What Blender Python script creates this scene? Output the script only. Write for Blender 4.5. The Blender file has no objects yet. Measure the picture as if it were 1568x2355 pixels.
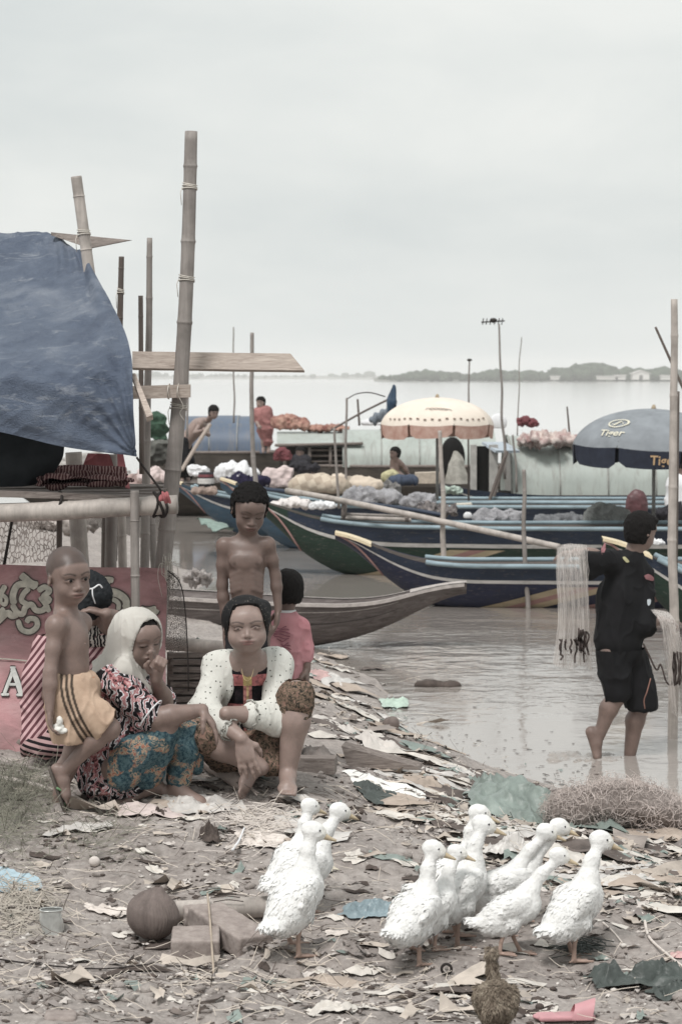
import bpy, math, random
import numpy as np
from mathutils import Vector, Matrix
R = math.radians
SC = bpy.context.scene
COL = SC.collection
rng = np.random.default_rng(7)
random.seed(7)

# ------------------------------------------------------------------ camera, world, sun, exposure
CAMZ = 2.4
FPX = 5560.0                      # focal length in units of a 1568 x 2355 view
PITCH = math.atan((1177.5 - 868) / FPX)
cam_d = bpy.data.cameras.new('camera')
cam = bpy.data.objects.new('camera', cam_d); COL.objects.link(cam); SC.camera = cam
cam.location = (0, 0, CAMZ); cam.rotation_euler = (math.pi / 2 - PITCH, 0, 0)
cam_d.sensor_fit = 'VERTICAL'; cam_d.sensor_height = 36; cam_d.sensor_width = 24; cam_d.lens = 85
cam_d.clip_start = 0.5; cam_d.clip_end = 12000
cam_d.dof.use_dof = True; cam_d.dof.focus_distance = 10.0; cam_d.dof.aperture_fstop = 9.0

SC.view_settings.view_transform = 'Standard'; SC.view_settings.look = 'None'
SC.view_settings.gamma = 1.0; SC.view_settings.use_curve_mapping = False
SC.view_settings.exposure = 0.0
SC.render.engine = 'CYCLES'
try:
    SC.cycles.use_denoising = True
    SC.cycles.max_bounces = 6; SC.cycles.diffuse_bounces = 3; SC.cycles.glossy_bounces = 3
    SC.cycles.transparent_max_bounces = 12; SC.cycles.volume_bounces = 1
except Exception:
    pass

SUN_EL, SUN_AZ = R(58), R(205)     # azimuth measured clockwise from +Y: high, behind the camera on the left
W = bpy.data.worlds.new('World'); SC.world = W; W.use_nodes = True
nt = W.node_tree; N = nt.nodes; L = nt.links
bg = N['Background']
sky = N.new('ShaderNodeTexSky'); sky.sky_type = 'NISHITA'; sky.sun_disc = False
sky.sun_elevation = SUN_EL; sky.sun_rotation = SUN_AZ; sky.dust_density = 4; sky.air_density = 1.5
skym = N.new('ShaderNodeMix'); skym.data_type = 'RGBA'; skym.blend_type = 'MULTIPLY'; skym.inputs[0].default_value = 1
L.new(sky.outputs[0], skym.inputs[6]); skym.inputs[7].default_value = (0.6, 0.6, 0.6, 1)
tc = N.new('ShaderNodeTexCoord'); mp = N.new('ShaderNodeMapping')
mp.inputs['Scale'].default_value = (1.0, 1.0, 3.2)
L.new(tc.outputs['Generated'], mp.inputs[0])
n1 = N.new('ShaderNodeTexNoise'); n1.inputs['Scale'].default_value = 4.2; n1.inputs['Detail'].default_value = 7; n1.inputs['Roughness'].default_value = .52
n1.inputs['Distortion'].default_value = .25
L.new(mp.outputs[0], n1.inputs['Vector'])
cr = N.new('ShaderNodeValToRGB')
cr.color_ramp.elements[0].position = .33; cr.color_ramp.elements[0].color = (6.9, 7.35, 7.35, 1)
cr.color_ramp.elements[1].position = .66; cr.color_ramp.elements[1].color = (8.9, 9.1, 8.85, 1)
L.new(n1.outputs[0], cr.inputs[0])
mx = N.new('ShaderNodeMix'); mx.data_type = 'RGBA'; mx.inputs[0].default_value = .94
L.new(skym.outputs[2], mx.inputs[6]); L.new(cr.outputs[0], mx.inputs[7])
L.new(mx.outputs[2], bg.inputs[0]); bg.inputs[1].default_value = 0.1

sun_d = bpy.data.lights.new('sun', 'SUN'); sun_d.energy = 2.6; sun_d.angle = R(16); sun_d.color = (1.0, .975, .95)
sun = bpy.data.objects.new('sun', sun_d); COL.objects.link(sun)
sd = Vector((math.sin(SUN_AZ) * math.cos(SUN_EL), math.cos(SUN_AZ) * math.cos(SUN_EL), math.sin(SUN_EL)))
sun.rotation_euler = (-sd).to_track_quat('-Z', 'Y').to_euler()

# ------------------------------------------------------------------ surveying: view direction at a given distance -> point of the place
CT, ST = math.cos(PITCH), math.sin(PITCH)
def ray(u, v):
    xc = (u - 784) / FPX; yc = -(v - 1177.5) / FPX
    return np.array([xc, CT + yc * ST, -ST + yc * CT])
CP = np.array([0, 0, CAMZ])
def P(u, v, Y):
    d = ray(u, v); return CP + d * (Y / d[1])
def PZ(u, v, z):
    d = ray(u, v); return CP + d * ((z - CAMZ) / d[2])

# ------------------------------------------------------------------ noise
_pt = rng.random((64, 64, 64)).astype(np.float32) * 2 - 1
def vnoise(p, s=1.0):
    p = np.asarray(p, np.float64) * s
    i = np.floor(p).astype(int); f = p - i; f = f * f * (3 - 2 * f)
    o = 0
    for dx in (0, 1):
        wx = f[:, 0] if dx else 1 - f[:, 0]
        for dy in (0, 1):
            wy = f[:, 1] if dy else 1 - f[:, 1]
            for dz in (0, 1):
                wz = f[:, 2] if dz else 1 - f[:, 2]
                o = o + wx * wy * wz * _pt[(i[:, 0] + dx) & 63, (i[:, 1] + dy) & 63, (i[:, 2] + dz) & 63]
    return o
def fbm(p, s=1.0, o=3, g=.5):
    r = 0; a = 1
    for k in range(o):
        r = r + a * vnoise(p + 17.3 * k, s * 2 ** k); a *= g
    return r

# ------------------------------------------------------------------ mesh building
def new_mesh(name, V, F, mats, fm=None, smooth=True):
    me = bpy.data.meshes.new(name)
    V = np.asarray(V, np.float32).reshape(-1, 3)
    if isinstance(F, np.ndarray) and F.ndim == 2:
        k = F.shape[1]; nf = len(F)
        me.vertices.add(len(V)); me.vertices.foreach_set('co', V.ravel())
        me.loops.add(nf * k); me.loops.foreach_set('vertex_index', F.astype(np.int32).ravel())
        me.polygons.add(nf); me.polygons.foreach_set('loop_start', np.arange(0, nf * k, k, dtype=np.int32))
        try: me.polygons.foreach_set('loop_total', np.full(nf, k, dtype=np.int32))
        except Exception: pass
        me.update(calc_edges=True)
    else:
        me.from_pydata([tuple(map(float, v)) for v in V], [], [tuple(int(i) for i in f) for f in F]); me.update()
    me.validate()
    if not isinstance(mats, (list, tuple)): mats = [mats]
    for m in mats: me.materials.append(m)
    if fm is not None and len(fm) == len(me.polygons): me.polygons.foreach_set('material_index', np.asarray(fm, np.int32))
    if smooth: me.polygons.foreach_set('use_smooth', np.ones(len(me.polygons), bool))
    return me
def world_loc(o):
    v = np.zeros(3)
    while o is not None:
        v = v + np.array(o.location); o = o.parent
    return v
def obj(name, V, F, mats, parent=None, loc=None, fm=None, smooth=True, label=None, cat=None, group=None, kind=None):
    """V in world coordinates; the object's origin goes to loc (own base) and under its parent."""
    V = np.asarray(V, float).reshape(-1, 3)
    if parent is not None: base = world_loc(parent) if loc is None else np.asarray(loc, float)
    else: base = np.zeros(3) if loc is None else np.asarray(loc, float)
    o = bpy.data.objects.new(name, new_mesh(name, V - base, F, mats, fm, smooth)); COL.objects.link(o)
    if parent is not None:
        o.parent = parent; o.location = base - world_loc(parent)
    else: o.location = base
    tag(o, label, cat, group, kind)
    return o
def tag(o, label=None, cat=None, group=None, kind=None):
    if label: o['label'] = label
    if cat: o['category'] = cat
    if group: o['group'] = group
    if kind: o['kind'] = kind
    return o
def thing(name, loc, label, cat, group=None):
    o = bpy.data.objects.new(name, None); COL.objects.link(o); o.location = [float(a) for a in loc]
    o.empty_display_size = .1
    return tag(o, label, cat, group)

class MB:
    """collects simple shapes for one mesh"""
    def __init__(s): s.V = []; s.F = []; s.n = 0
    def add(s, V, F):
        V = np.asarray(V, float).reshape(-1, 3)
        s.V.append(V); s.F += [tuple(int(i) + s.n for i in f) for f in F]; s.n += len(V); return s
    def box(s, c, size, M=None):
        x, y, z = [a / 2 for a in size]
        V = np.array([(i * x, j * y, k * z) for i in (-1, 1) for j in (-1, 1) for k in (-1, 1)])
        if M is not None: V = V @ np.asarray(M).T
        return s.add(V + np.asarray(c), [(0, 1, 3, 2), (4, 6, 7, 5), (0, 4, 5, 1), (2, 3, 7, 6), (0, 2, 6, 4), (1, 5, 7, 3)])
    def tube(s, pts, rad, n=8, cap=True, ups=None):
        pts = np.asarray(pts, float); m = len(pts)
        rad = np.broadcast_to(np.asarray(rad, float), (m,)) if np.ndim(rad) < 2 else rad
        T = np.gradient(pts, axis=0); T /= np.linalg.norm(T, axis=1)[:, None] + 1e-12
        a = np.array([0, 0, 1.]) if abs(T[0][2]) < .9 else np.array([1., 0, 0])
        V = []
        nrm = np.cross(T[0], a); nrm /= np.linalg.norm(nrm)
        for i in range(m):
            nrm = nrm - T[i] * nrm.dot(T[i]); nrm /= np.linalg.norm(nrm) + 1e-12
            b = np.cross(T[i], nrm)
            for k in range(n):
                t = 2 * math.pi * k / n
                V.append(pts[i] + rad[i] * (nrm * math.cos(t) + b * math.sin(t)))
        F = []
        for i in range(m - 1):
            for k in range(n):
                F.append((i * n + k, i * n + (k + 1) % n, (i + 1) * n + (k + 1) % n, (i + 1) * n + k))
        if cap: F += [tuple(range(n - 1, -1, -1)), tuple((m - 1) * n + k for k in range(n))]
        return s.add(V, F)
    def lathe(s, prof, c=(0, 0, 0), n=20, M=None):
        V = []; m = len(prof)
        for r, z in prof:
            for k in range(n):
                t = 2 * math.pi * k / n; V.append((r * math.cos(t), r * math.sin(t), z))
        V = np.array(V)
        if M is not None: V = V @ np.asarray(M).T
        F = [(i * n + k, i * n + (k + 1) % n, (i + 1) * n + (k + 1) % n, (i + 1) * n + k) for i in range(m - 1) for k in range(n)]
        return s.add(V + np.asarray(c), F)
    def grid(s, G):
        """G: array (a,b,3)"""
        a, b = G.shape[:2]
        return s.add(G.reshape(-1, 3), grid_faces(a, b))
    def ball(s, c, r, n=8, M=None):
        r = np.broadcast_to(np.asarray(r, float), (3,))
        V = []; 
        for i in range(n + 1):
            ph = math.pi * i / n
            for k in range(2 * n):
                t = math.pi * k / n; V.append((math.sin(ph) * math.cos(t), math.sin(ph) * math.sin(t), math.cos(ph)))
        V = np.array(V) * r
        if M is not None: V = V @ np.asarray(M).T
        m = 2 * n
        F = [(i * m + k, (i + 1) * m + k, (i + 1) * m + (k + 1) % m, i * m + (k + 1) % m) for i in range(n) for k in range(m)]
        return s.add(V + np.asarray(c), F)
    def build(s, name, mat, parent=None, **kw):
        return obj(name, np.vstack(s.V), s.F, mat, parent, **kw)
def grid_faces(a, b):
    i = np.arange(a - 1)[:, None]; j = np.arange(b - 1)[None, :]
    q = i * b + j
    return [tuple(x) for x in np.stack([q, q + 1, q + b + 1, q + b], -1).reshape(-1, 4)]
def rotz(a):
    c, s_ = math.cos(a), math.sin(a); return np.array([[c, -s_, 0], [s_, c, 0], [0, 0, 1.]])
def rotx(a):
    c, s_ = math.cos(a), math.sin(a); return np.array([[1., 0, 0], [0, c, -s_], [0, s_, c]])
def roty(a):
    c, s_ = math.cos(a), math.sin(a); return np.array([[c, 0, s_], [0, 1., 0], [-s_, 0, c]])
def crom(pts, n):
    """smooth curve through pts, n samples"""
    pts = np.asarray(pts, float); m = len(pts)
    if m == 2: return pts[0] + (pts[1] - pts[0]) * np.linspace(0, 1, n).reshape((-1,) + (1,) * (pts.ndim - 1))
    t = np.linspace(0, m - 1, n); i = np.minimum(t.astype(int), m - 2); f = (t - i)[:, None]
    if pts.ndim > 2: f = f.reshape((-1,) + (1,) * (pts.ndim - 1))
    ext = np.concatenate([[2 * pts[0] - pts[1]], pts, [2 * pts[-1] - pts[-2]]])
    p0, p1, p2, p3 = ext[i], ext[i + 1], ext[i + 2], ext[i + 3]
    return .5 * (2 * p1 + (p2 - p0) * f + (2 * p0 - 5 * p1 + 4 * p2 - p3) * f ** 2 + (3 * p1 - p0 - 3 * p2 + p3) * f ** 3)

# ------------------------------------------------------------------ signed distance modelling on a rectilinear grid -> surface nets
def axis(lo, hi, h, dense=()):
    """coordinates from lo to hi; step h, or finer inside dense intervals (a, b, h2)"""
    out = [lo]; x = lo
    while x < hi:
        st = h
        for a, b, h2 in dense:
            if a - 0.01 <= x <= b: st = min(st, h2)
        x += st; out.append(x)
    return np.array(out, np.float32)
class SDF:
    def __init__(s, lo, hi, h, dense=((), (), ())):
        s.ax = [axis(lo[i], hi[i], h, dense[i]) for i in range(3)]
        s.d = np.full([len(a) for a in s.ax], .5, np.float32)
    def _sub(s, lo, hi):
        sl = []
        for i in range(3):
            a = max(int(np.searchsorted(s.ax[i], lo[i])) - 1, 0); b = min(int(np.searchsorted(s.ax[i], hi[i])) + 1, len(s.ax[i]))
            if b <= a: return None, None
            sl.append(slice(a, b))
        X, Y, Z = np.meshgrid(*[s.ax[i][sl[i]] for i in range(3)], indexing='ij', sparse=True)
        return tuple(sl), (X, Y, Z)
    def _mix(s, sl, q, k, op):
        d = s.d[sl]
        if op == 'add':
            if k > 0:
                h = np.clip(.5 + .5 * (d - q) / k, 0, 1); s.d[sl] = d + (q - d) * h - k * h * (1 - h)
            else: s.d[sl] = np.minimum(d, q)
        else:
            q = -q
            if k > 0:
                h = np.clip(.5 - .5 * (d - q) / k, 0, 1); s.d[sl] = d + (q - d) * h + k * h * (1 - h)
            else: s.d[sl] = np.maximum(d, q)
    def cone(s, a, b, ra, rb=None, k=.02, op='add', flat=None):
        if rb is None: rb = ra
        a = np.asarray(a, float); b = np.asarray(b, float); m = max(ra, rb) + k + .03
        sl, g = s._sub(np.minimum(a, b) - m, np.maximum(a, b) + m)
        if sl is None: return s
        ba = b - a; L2 = float(ba @ ba) + 1e-9
        pa = [g[i] - a[i] for i in range(3)]
        t = np.clip((pa[0] * ba[0] + pa[1] * ba[1] + pa[2] * ba[2]) / L2, 0, 1)
        q = np.sqrt(sum((pa[i] - t * ba[i]) ** 2 for i in range(3))) - (ra + (rb - ra) * t)
        s._mix(sl, q.astype(np.float32), k, op); return s
    def chain(s, pts, rads, k=.02, op='add'):
        for i in range(len(pts) - 1): s.cone(pts[i], pts[i + 1], rads[i], rads[i + 1], k, op)
        return s
    def ell(s, c, r, M=None, k=.02, op='add'):
        c = np.asarray(c, float); r = np.broadcast_to(np.asarray(r, float), (3,))
        m = r.max() + k + .03
        if M is not None: ext = np.sqrt(((np.asarray(M) * r) ** 2).sum(1)) + k + .03
        else: ext = r + k + .03
        sl, g = s._sub(c - ext, c + ext)
        if sl is None: return s
        p = [g[i] - c[i] for i in range(3)]
        if M is not None:
            M = np.asarray(M); p = [p[0] * M[0, i] + p[1] * M[1, i] + p[2] * M[2, i] for i in range(3)]
        k0 = np.sqrt((p[0] / r[0]) ** 2 + (p[1] / r[1]) ** 2 + (p[2] / r[2]) ** 2)
        k1 = np.sqrt((p[0] / r[0] ** 2) ** 2 + (p[1] / r[1] ** 2) ** 2 + (p[2] / r[2] ** 2) ** 2) + 1e-6
        s._mix(sl, (k0 * (k0 - 1) / k1).astype(np.float32), k, op); return s
    def box(s, c, r, M=None, rnd=.01, k=.01, op='add'):
        c = np.asarray(c, float); r = np.asarray(r, float)
        M = np.eye(3) if M is None else np.asarray(M)
        ext = np.abs(M) @ r + k + rnd + .03
        sl, g = s._sub(c - ext, c + ext)
        if sl is None: return s
        p = [g[i] - c[i] for i in range(3)]
        p = [np.abs(p[0] * M[0, i] + p[1] * M[1, i] + p[2] * M[2, i]) - (r[i] - rnd) for i in range(3)]
        q = np.sqrt(np.maximum(p[0], 0) ** 2 + np.maximum(p[1], 0) ** 2 + np.maximum(p[2], 0) ** 2) + np.minimum(np.maximum(np.maximum(p[0], p[1]), p[2]), 0) - rnd
        s._mix(sl, q.astype(np.float32), k, op); return s
    def half(s, p, n, k=.006):
        """cut away the side that n points to"""
        n = np.asarray(n, float); n = n / np.linalg.norm(n); p = np.asarray(p, float)
        X, Y, Z = np.meshgrid(*s.ax, indexing='ij', sparse=True)
        q = -((X - p[0]) * n[0] + (Y - p[1]) * n[1] + (Z - p[2]) * n[2])
        s._mix((slice(None),) * 3, q.astype(np.float32), k, 'sub'); return s
    def nets(s):
        d = s.d; ins = d < 0
        a = ins[:-1, :-1, :-1]; al = a.copy(); an = a.copy()
        for i in (0, 1):
            for j in (0, 1):
                for k in (0, 1):
                    c = ins[i:ins.shape[0] - 1 + i, j:ins.shape[1] - 1 + j, k:ins.shape[2] - 1 + k]
                    al &= c; an |= c
        act = an & ~al; idx = np.argwhere(act)
        if not len(idx): return np.zeros((0, 3)), np.zeros((0, 4), int)
        lut = np.full(act.shape, -1, np.int32); lut[act] = np.arange(len(idx))
        I, J, K = idx.T; acc = np.zeros((len(idx), 3)); cnt = np.zeros(len(idx))
        ax = s.ax; cor = {}
        for i in (0, 1):
            for j in (0, 1):
                for k in (0, 1): cor[i, j, k] = d[I + i, J + j, K + k].astype(float)
        def pos(o): return np.stack([ax[0][I + o[0]], ax[1][J + o[1]], ax[2][K + o[2]]], 1).astype(float)
        for e in range(3):
            for p in (0, 1):
                for q in (0, 1):
                    o0 = [0, 0, 0]; o0[(e + 1) % 3] = p; o0[(e + 2) % 3] = q; o1 = list(o0); o1[e] = 1
                    v0, v1 = cor[tuple(o0)], cor[tuple(o1)]
                    m = (v0 < 0) != (v1 < 0); t = np.where(m, v0 / np.where(m, v0 - v1, 1), 0)
                    P0, P1 = pos(o0), pos(o1)
                    acc[m] += (P0 + (P1 - P0) * t[:, None])[m]; cnt[m] += 1
        V = acc / cnt[:, None]
        Fs = []
        for e in range(3):
            u, w = (e + 1) % 3, (e + 2) % 3
            s0 = [slice(None)] * 3; s1 = [slice(None)] * 3; s0[e] = slice(None, -1); s1[e] = slice(1, None)
            A, B = ins[tuple(s0)], ins[tuple(s1)]
            E = np.argwhere(A != B); fl = A[E[:, 0], E[:, 1], E[:, 2]]
            ok = (E[:, u] > 0) & (E[:, w] > 0) & (E[:, u] < d.shape[u] - 1) & (E[:, w] < d.shape[w] - 1)
            E = E[ok]; fl = fl[ok]
            def cell(du, dw):
                c = E.copy(); c[:, u] += du; c[:, w] += dw; return lut[c[:, 0], c[:, 1], c[:, 2]]
            q = np.stack([cell(-1, -1), cell(0, -1), cell(0, 0), cell(-1, 0)], 1)
            q[~fl] = q[~fl][:, ::-1]; Fs.append(q)
        return V, np.vstack(Fs)
def vnormals(V, F):
    n = np.cross(V[F[:, 2]] - V[F[:, 0]], V[F[:, 3]] - V[F[:, 1]])
    o = np.zeros_like(V)
    for k in range(4): np.add.at(o, F[:, k], n)
    return o / (np.linalg.norm(o, axis=1)[:, None] + 1e-12)
def relax(V, F, it=1):
    for _ in range(it):
        o = np.zeros_like(V); c = np.zeros(len(V))
        for a, b in ((0, 1), (1, 2), (2, 3), (3, 0)):
            np.add.at(o, F[:, a], V[F[:, b]]); np.add.at(o, F[:, b], V[F[:, a]])
            np.add.at(c, F[:, a], 1); np.add.at(c, F[:, b], 1)
        V = V * .5 + .5 * o / np.maximum(c, 1)[:, None]
    return V
def vcol(o, C, name='tint'):
    at = o.data.color_attributes.new(name, 'FLOAT_COLOR', 'POINT')
    if len(C) == len(o.data.vertices):
        at.data.foreach_set('color', np.concatenate([C, np.ones((len(C), 1))], 1).astype(np.float32).ravel())

# ------------------------------------------------------------------ materials
def S(r, g, b):
    f = lambda c: (c / 255 / 12.92) if c / 255 <= .04045 else ((c / 255 + .055) / 1.055) ** 2.4
    c = [f(r), f(g), f(b)]; l = .25 * c[0] + .65 * c[1] + .1 * c[2]      # every colour pulled part way to grey for a desaturated grade
    return tuple(l + (x - l) * .74 for x in c) + (1.0,)
class Nt:
    def __init__(s, name):
        s.m = bpy.data.materials.new(name); s.m.use_nodes = True; s.t = s.m.node_tree
        s.b = s.t.nodes['Principled BSDF']; s.co = s.n('TexCoord').outputs['Object']
    def n(s, k, **kw):
        x = s.t.nodes.new('ShaderNode' + k)
        for a, b in kw.items(): setattr(x, a, b)
        return x
    def l(s, a, b): s.t.links.new(a, b)
    def map(s, sc, rot=(0, 0, 0), src=None):
        m = s.n('Mapping'); m.inputs['Scale'].default_value = sc if np.ndim(sc) else (sc,) * 3
        m.inputs['Rotation'].default_value = rot; s.l(src or s.co, m.inputs[0]); return m.outputs[0]
    def noise(s, sc, det=4, ro=.55, dist=0, src=None):
        x = s.n('TexNoise'); x.inputs['Scale'].default_value = sc; x.inputs['Detail'].default_value = det
        x.inputs['Roughness'].default_value = ro; x.inputs['Distortion'].default_value = dist; s.l(src or s.co, x.inputs['Vector']); return x.outputs[0]
    def ramp(s, f, st, interp='LINEAR'):
        r = s.n('ValToRGB'); e = r.color_ramp; e.interpolation = interp
        while len(e.elements) < len(st): e.elements.new(.5)
        for q, (p, c) in zip(e.elements, st): q.position = p; q.color = c if np.ndim(c) else (c, c, c, 1)
        s.l(f, r.inputs[0]); return r.outputs[0]
    def mix(s, f, a, b, mode='MIX'):
        x = s.n('Mix'); x.data_type = 'RGBA'; x.blend_type = mode
        for i, v in ((0, f), (6, a), (7, b)):
            if hasattr(v, 'links'): s.l(v, x.inputs[i])
            else: x.inputs[i].default_value = v
        return x.outputs[2]
    def math(s, op, a, b=None):
        x = s.n('Math'); x.operation = op
        for i, v in ((0, a), (1, b)):
            if v is None: continue
            if hasattr(v, 'links'): s.l(v, x.inputs[i])
            else: x.inputs[i].default_value = v
        return x.outputs[0]
    def bump(s, h, st=.3, dist=.01):
        x = s.n('Bump'); x.inputs['Strength'].default_value = st; x.inputs['Distance'].default_value = dist
        s.l(h, x.inputs['Height']); s.l(x.outputs[0], s.b.inputs['Normal'])
    def out(s, col=None, ro=.8, spec=.3):
        if col is not None:
            if hasattr(col, 'links'): s.l(col, s.b.inputs['Base Color'])
            else: s.b.inputs['Base Color'].default_value = col
        if hasattr(ro, 'links'): s.l(ro, s.b.inputs['Roughness'])
        else: s.b.inputs['Roughness'].default_value = ro
        s.b.inputs['Specular IOR Level'].default_value = spec
        return s.m
_mc = {}
def M_(name, c, ro=.8, var=.25, sc=12, bump=.25, bs=60, bd=.004, spec=.25, stretch=(1, 1, 1), c2=None):
    """worn plain surface: colour with blotches, fine relief"""
    key = name
    if key in _mc: return _mc[key]
    t = Nt(name); src = t.map(stretch)
    dk = tuple(x * (1 - var) for x in c[:3]) + (1,); lt = tuple(min(1, x * (1 + var)) for x in c[:3]) + (1,)
    if c2 is not None: lt = c2
    f = t.noise(sc, 5, .6, .3, src)
    col = t.ramp(f, [(.3, dk), (.7, lt)])
    if bump: t.bump(t.noise(bs, 4, .6, 0, src), bump, bd)
    _mc[key] = t.out(col, ro, spec); return _mc[key]
# ------------------------------------------------------------------ terrain
def tps_fit(pts):
    X = pts[:, :2]; n = len(X)
    r = np.linalg.norm(X[:, None] - X[None], axis=2); K = np.where(r > 0, r * r * np.log(r + 1e-9), 0) + np.eye(n) * .02
    A = np.zeros((n + 3, n + 3)); A[:n, :n] = K; A[:n, n] = 1; A[:n, n + 1:] = X; A[n, :n] = 1; A[n + 1:, :n] = X.T
    w = np.linalg.solve(A, np.concatenate([pts[:, 2], [0, 0, 0]])); return X, w
ctl = [P(*a) for a in [(784, 2355, 6.9), (0, 2355, 6.9), (1568, 2355, 6.9), (784, 2200, 8.0), (0, 2200, 7.9), (1568, 2200, 8.1), (400, 2100, 8.45),
    (1100, 2000, 9.3), (200, 2000, 9.0), (784, 1850, 10.0), (1568, 1990, 9.9), (1568, 1900, 11.8), (1300, 1850, 12.0), (1100, 1850, 10.9),
    (940, 1690, 16.2), (1150, 1775, 14.8), (1300, 1812, 14.2), (1568, 1960, 12.2), (900, 1600, 18.2), (800, 1530, 20.1), (720, 1500, 21.1),
    (150, 1870, 9.7), (620, 1800, 10.2), (430, 1830, 9.9), (50, 1740, 10.8), (700, 1700, 12), (760, 1600, 15), (900, 1720, 13.6),
    (384, 1620, 12.5), (200, 1250, 28), (350, 1350, 24), (480, 1400, 24)]]
ctl += [np.array(a) for a in [(2, 17, -.3), (.5, 24, -.5), (3, 26, -.6), (-.6, 26, -.45), (5, 14, -.1), (6, 9, .4), (6, 5, .55), (-6, 5, .75), (0, 4, .58), (-6, 10, .85),
    (-6, 20, .7), (-6, 32, .5), (-1, 34, -.6), (5, 34, -.8), (8, 20, -.7), (-3.5, 16, .68), (-2.2, 19, .55), (1.3, 19, -.25), (-.6, 17, .25)]]
_tx, _tw = tps_fit(np.array(ctl))
def base_h(x, y):
    x = np.asarray(x, float); y = np.asarray(y, float)
    xc = np.clip(x, -6, 8); yc = np.clip(y, 4, 30); o = _tw[-3] + _tw[-2] * xc + _tw[-1] * yc
    for (a, b), w in zip(_tx, _tw):
        r2 = (xc - a) ** 2 + (yc - b) ** 2; o = o + w * .5 * r2 * np.log(r2 + 1e-9)
    o = np.clip(o, -.8, .95)
    far = np.clip((y - np.where(x < -2.4, 33.0, 29.0)) / 4, 0, 1); o = o * (1 - far) + far * -.8
    return o
def height(x, y):
    sh = np.shape(x); x = np.ravel(np.asarray(x, float)); y = np.ravel(np.asarray(y, float))
    b = base_h(x, y)
    p = np.stack([x, y, np.zeros_like(x)], 1)
    amp = np.clip((b + .05) / .3, .25, 1)
    n = .055 * vnoise(p, 1.3) + .032 * vnoise(p + 5, 3.1) + .020 * vnoise(p + 9, 7.3)
    rid = 1 - np.abs(vnoise(p * [1, 1.6, 1] + 3, 9.)); n = n + .012 * rid ** 3 + .006 * vnoise(p, 23) + .003 * vnoise(p + 2, 51)
    # trodden hollows and the bank of clods under the front ducks
    n = n + .05 * np.exp(-(((x + .02) / .3) ** 2 + ((y - 7.95) / .12) ** 2)) 
    return (b + n * amp).reshape(sh)
def G(u, v):
    """the ground (or water) under this line of sight"""
    d = ray(u, v); t = np.linspace(6.2, 60, 2200); X = d[0] / d[1] * t; Z = CAMZ + d[2] / d[1] * t
    H = np.maximum(height(X, t), 0.0); k = np.argmax(Z <= H)
    if not (Z <= H).any(): k = len(t) - 1
    return np.array([X[k], t[k], H[k]])
def GZ(x, y): return float(max(height(np.array([x]), np.array([y]))[0], 0.0))

t = Nt('wet_mud')
f1 = t.noise(2.2, 6, .6, .4); f2 = t.noise(26, 5, .65)
c = t.ramp(f1, [(.3, S(142, 129, 122)), (.5, S(178, 165, 157)), (.72, S(206, 195, 187))])
c = t.mix(.55, c, t.ramp(f2, [(.3, S(106, 96, 91)), (.55, S(168, 157, 150)), (.8, S(212, 204, 197))]))
vo = t.n('TexVoronoi'); vo.inputs['Scale'].default_value = 70; t.l(t.co, vo.inputs['Vector'])
gr = t.ramp(vo.outputs['Color'], [(0, .0), (.86, .0), (.9, 1.0)])
c = t.mix(t.math('MULTIPLY', gr, .35), c, S(196, 190, 184))
t.bump(t.math('ADD', t.noise(40, 8, .7), t.math('MULTIPLY', t.noise(9, 4), 1.2)), .75, .03)
mud = t.out(c, t.ramp(f1, [(.3, .55), (.6, .85)]), .35)
ax = axis(-60, 60, 4, ((-8, 8, .5), (-3, 3.4, .08), (-1.75, 1.95, .017)))
ay = axis(2.5, 70, 2, ((2.5, 36, .4), (6, 24, .07), (6.5, 11.6, .017), (11.6, 15, .03)))
GX, GY = np.meshgrid(ax.astype(float), ay.astype(float), indexing='ij')
GH = height(GX, GY)
a_, b_ = GX.shape; q = (np.arange(a_ - 1)[:, None] * b_ + np.arange(b_ - 1)[None])
obj('ground', np.stack([GX, GY, GH], -1).reshape(-1, 3), np.stack([q, q + b_, q + b_ + 1, q + 1], -1).reshape(-1, 4), mud, kind='structure')

# river: one sheet to the horizon
t = Nt('muddy_water')
mpw = t.map((1.0, 1.0, 1))
w1 = t.noise(5.0, 3, .5, .6, mpw); w2 = t.noise(1.1, 3, .5, .4, mpw); w3 = t.noise(17, 2, .5, .2, t.map((.7, 1.3, 1)))
h = t.math('ADD', t.math('MULTIPLY', w1, .55), t.math('ADD', t.math('MULTIPLY', w2, 1.6), t.math('MULTIPLY', w3, .10)))
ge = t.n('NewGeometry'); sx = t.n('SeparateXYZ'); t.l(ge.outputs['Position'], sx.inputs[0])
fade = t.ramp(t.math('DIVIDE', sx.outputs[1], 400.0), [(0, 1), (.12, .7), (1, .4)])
patch = t.ramp(t.noise(.22, 2, .5, 0, t.map((.5, 1.2, 1))), [(.38, .35), (.62, 1.0)])
bn = t.n('Bump'); bn.inputs['Distance'].default_value = .026
nearm = t.ramp(t.math('DIVIDE', sx.outputs[1], 60.0), [(.22, .30), (.285, .5), (.325, 1.5), (.385, 1.3), (.425, .22), (.6, .3)])
t.l(t.math('MULTIPLY', t.math('MULTIPLY', fade, patch), nearm), bn.inputs['Strength']); t.l(h, bn.inputs['Height']); t.l(bn.outputs[0], t.b.inputs['Normal'])
farc = t.ramp(t.math('DIVIDE', sx.outputs[1], 120.0), [(.08, S(170, 162, 155)), (.19, S(140, 130, 122)), (.3, S(150, 140, 132)), (1, S(226, 220, 217))])  # reflections put into the base colour: pale sky far out, darker band before the boats
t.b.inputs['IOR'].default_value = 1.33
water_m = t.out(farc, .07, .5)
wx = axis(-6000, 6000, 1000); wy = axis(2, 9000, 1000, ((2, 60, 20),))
WX, WY = np.meshgrid(wx.astype(float), wy.astype(float), indexing='ij')
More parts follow.
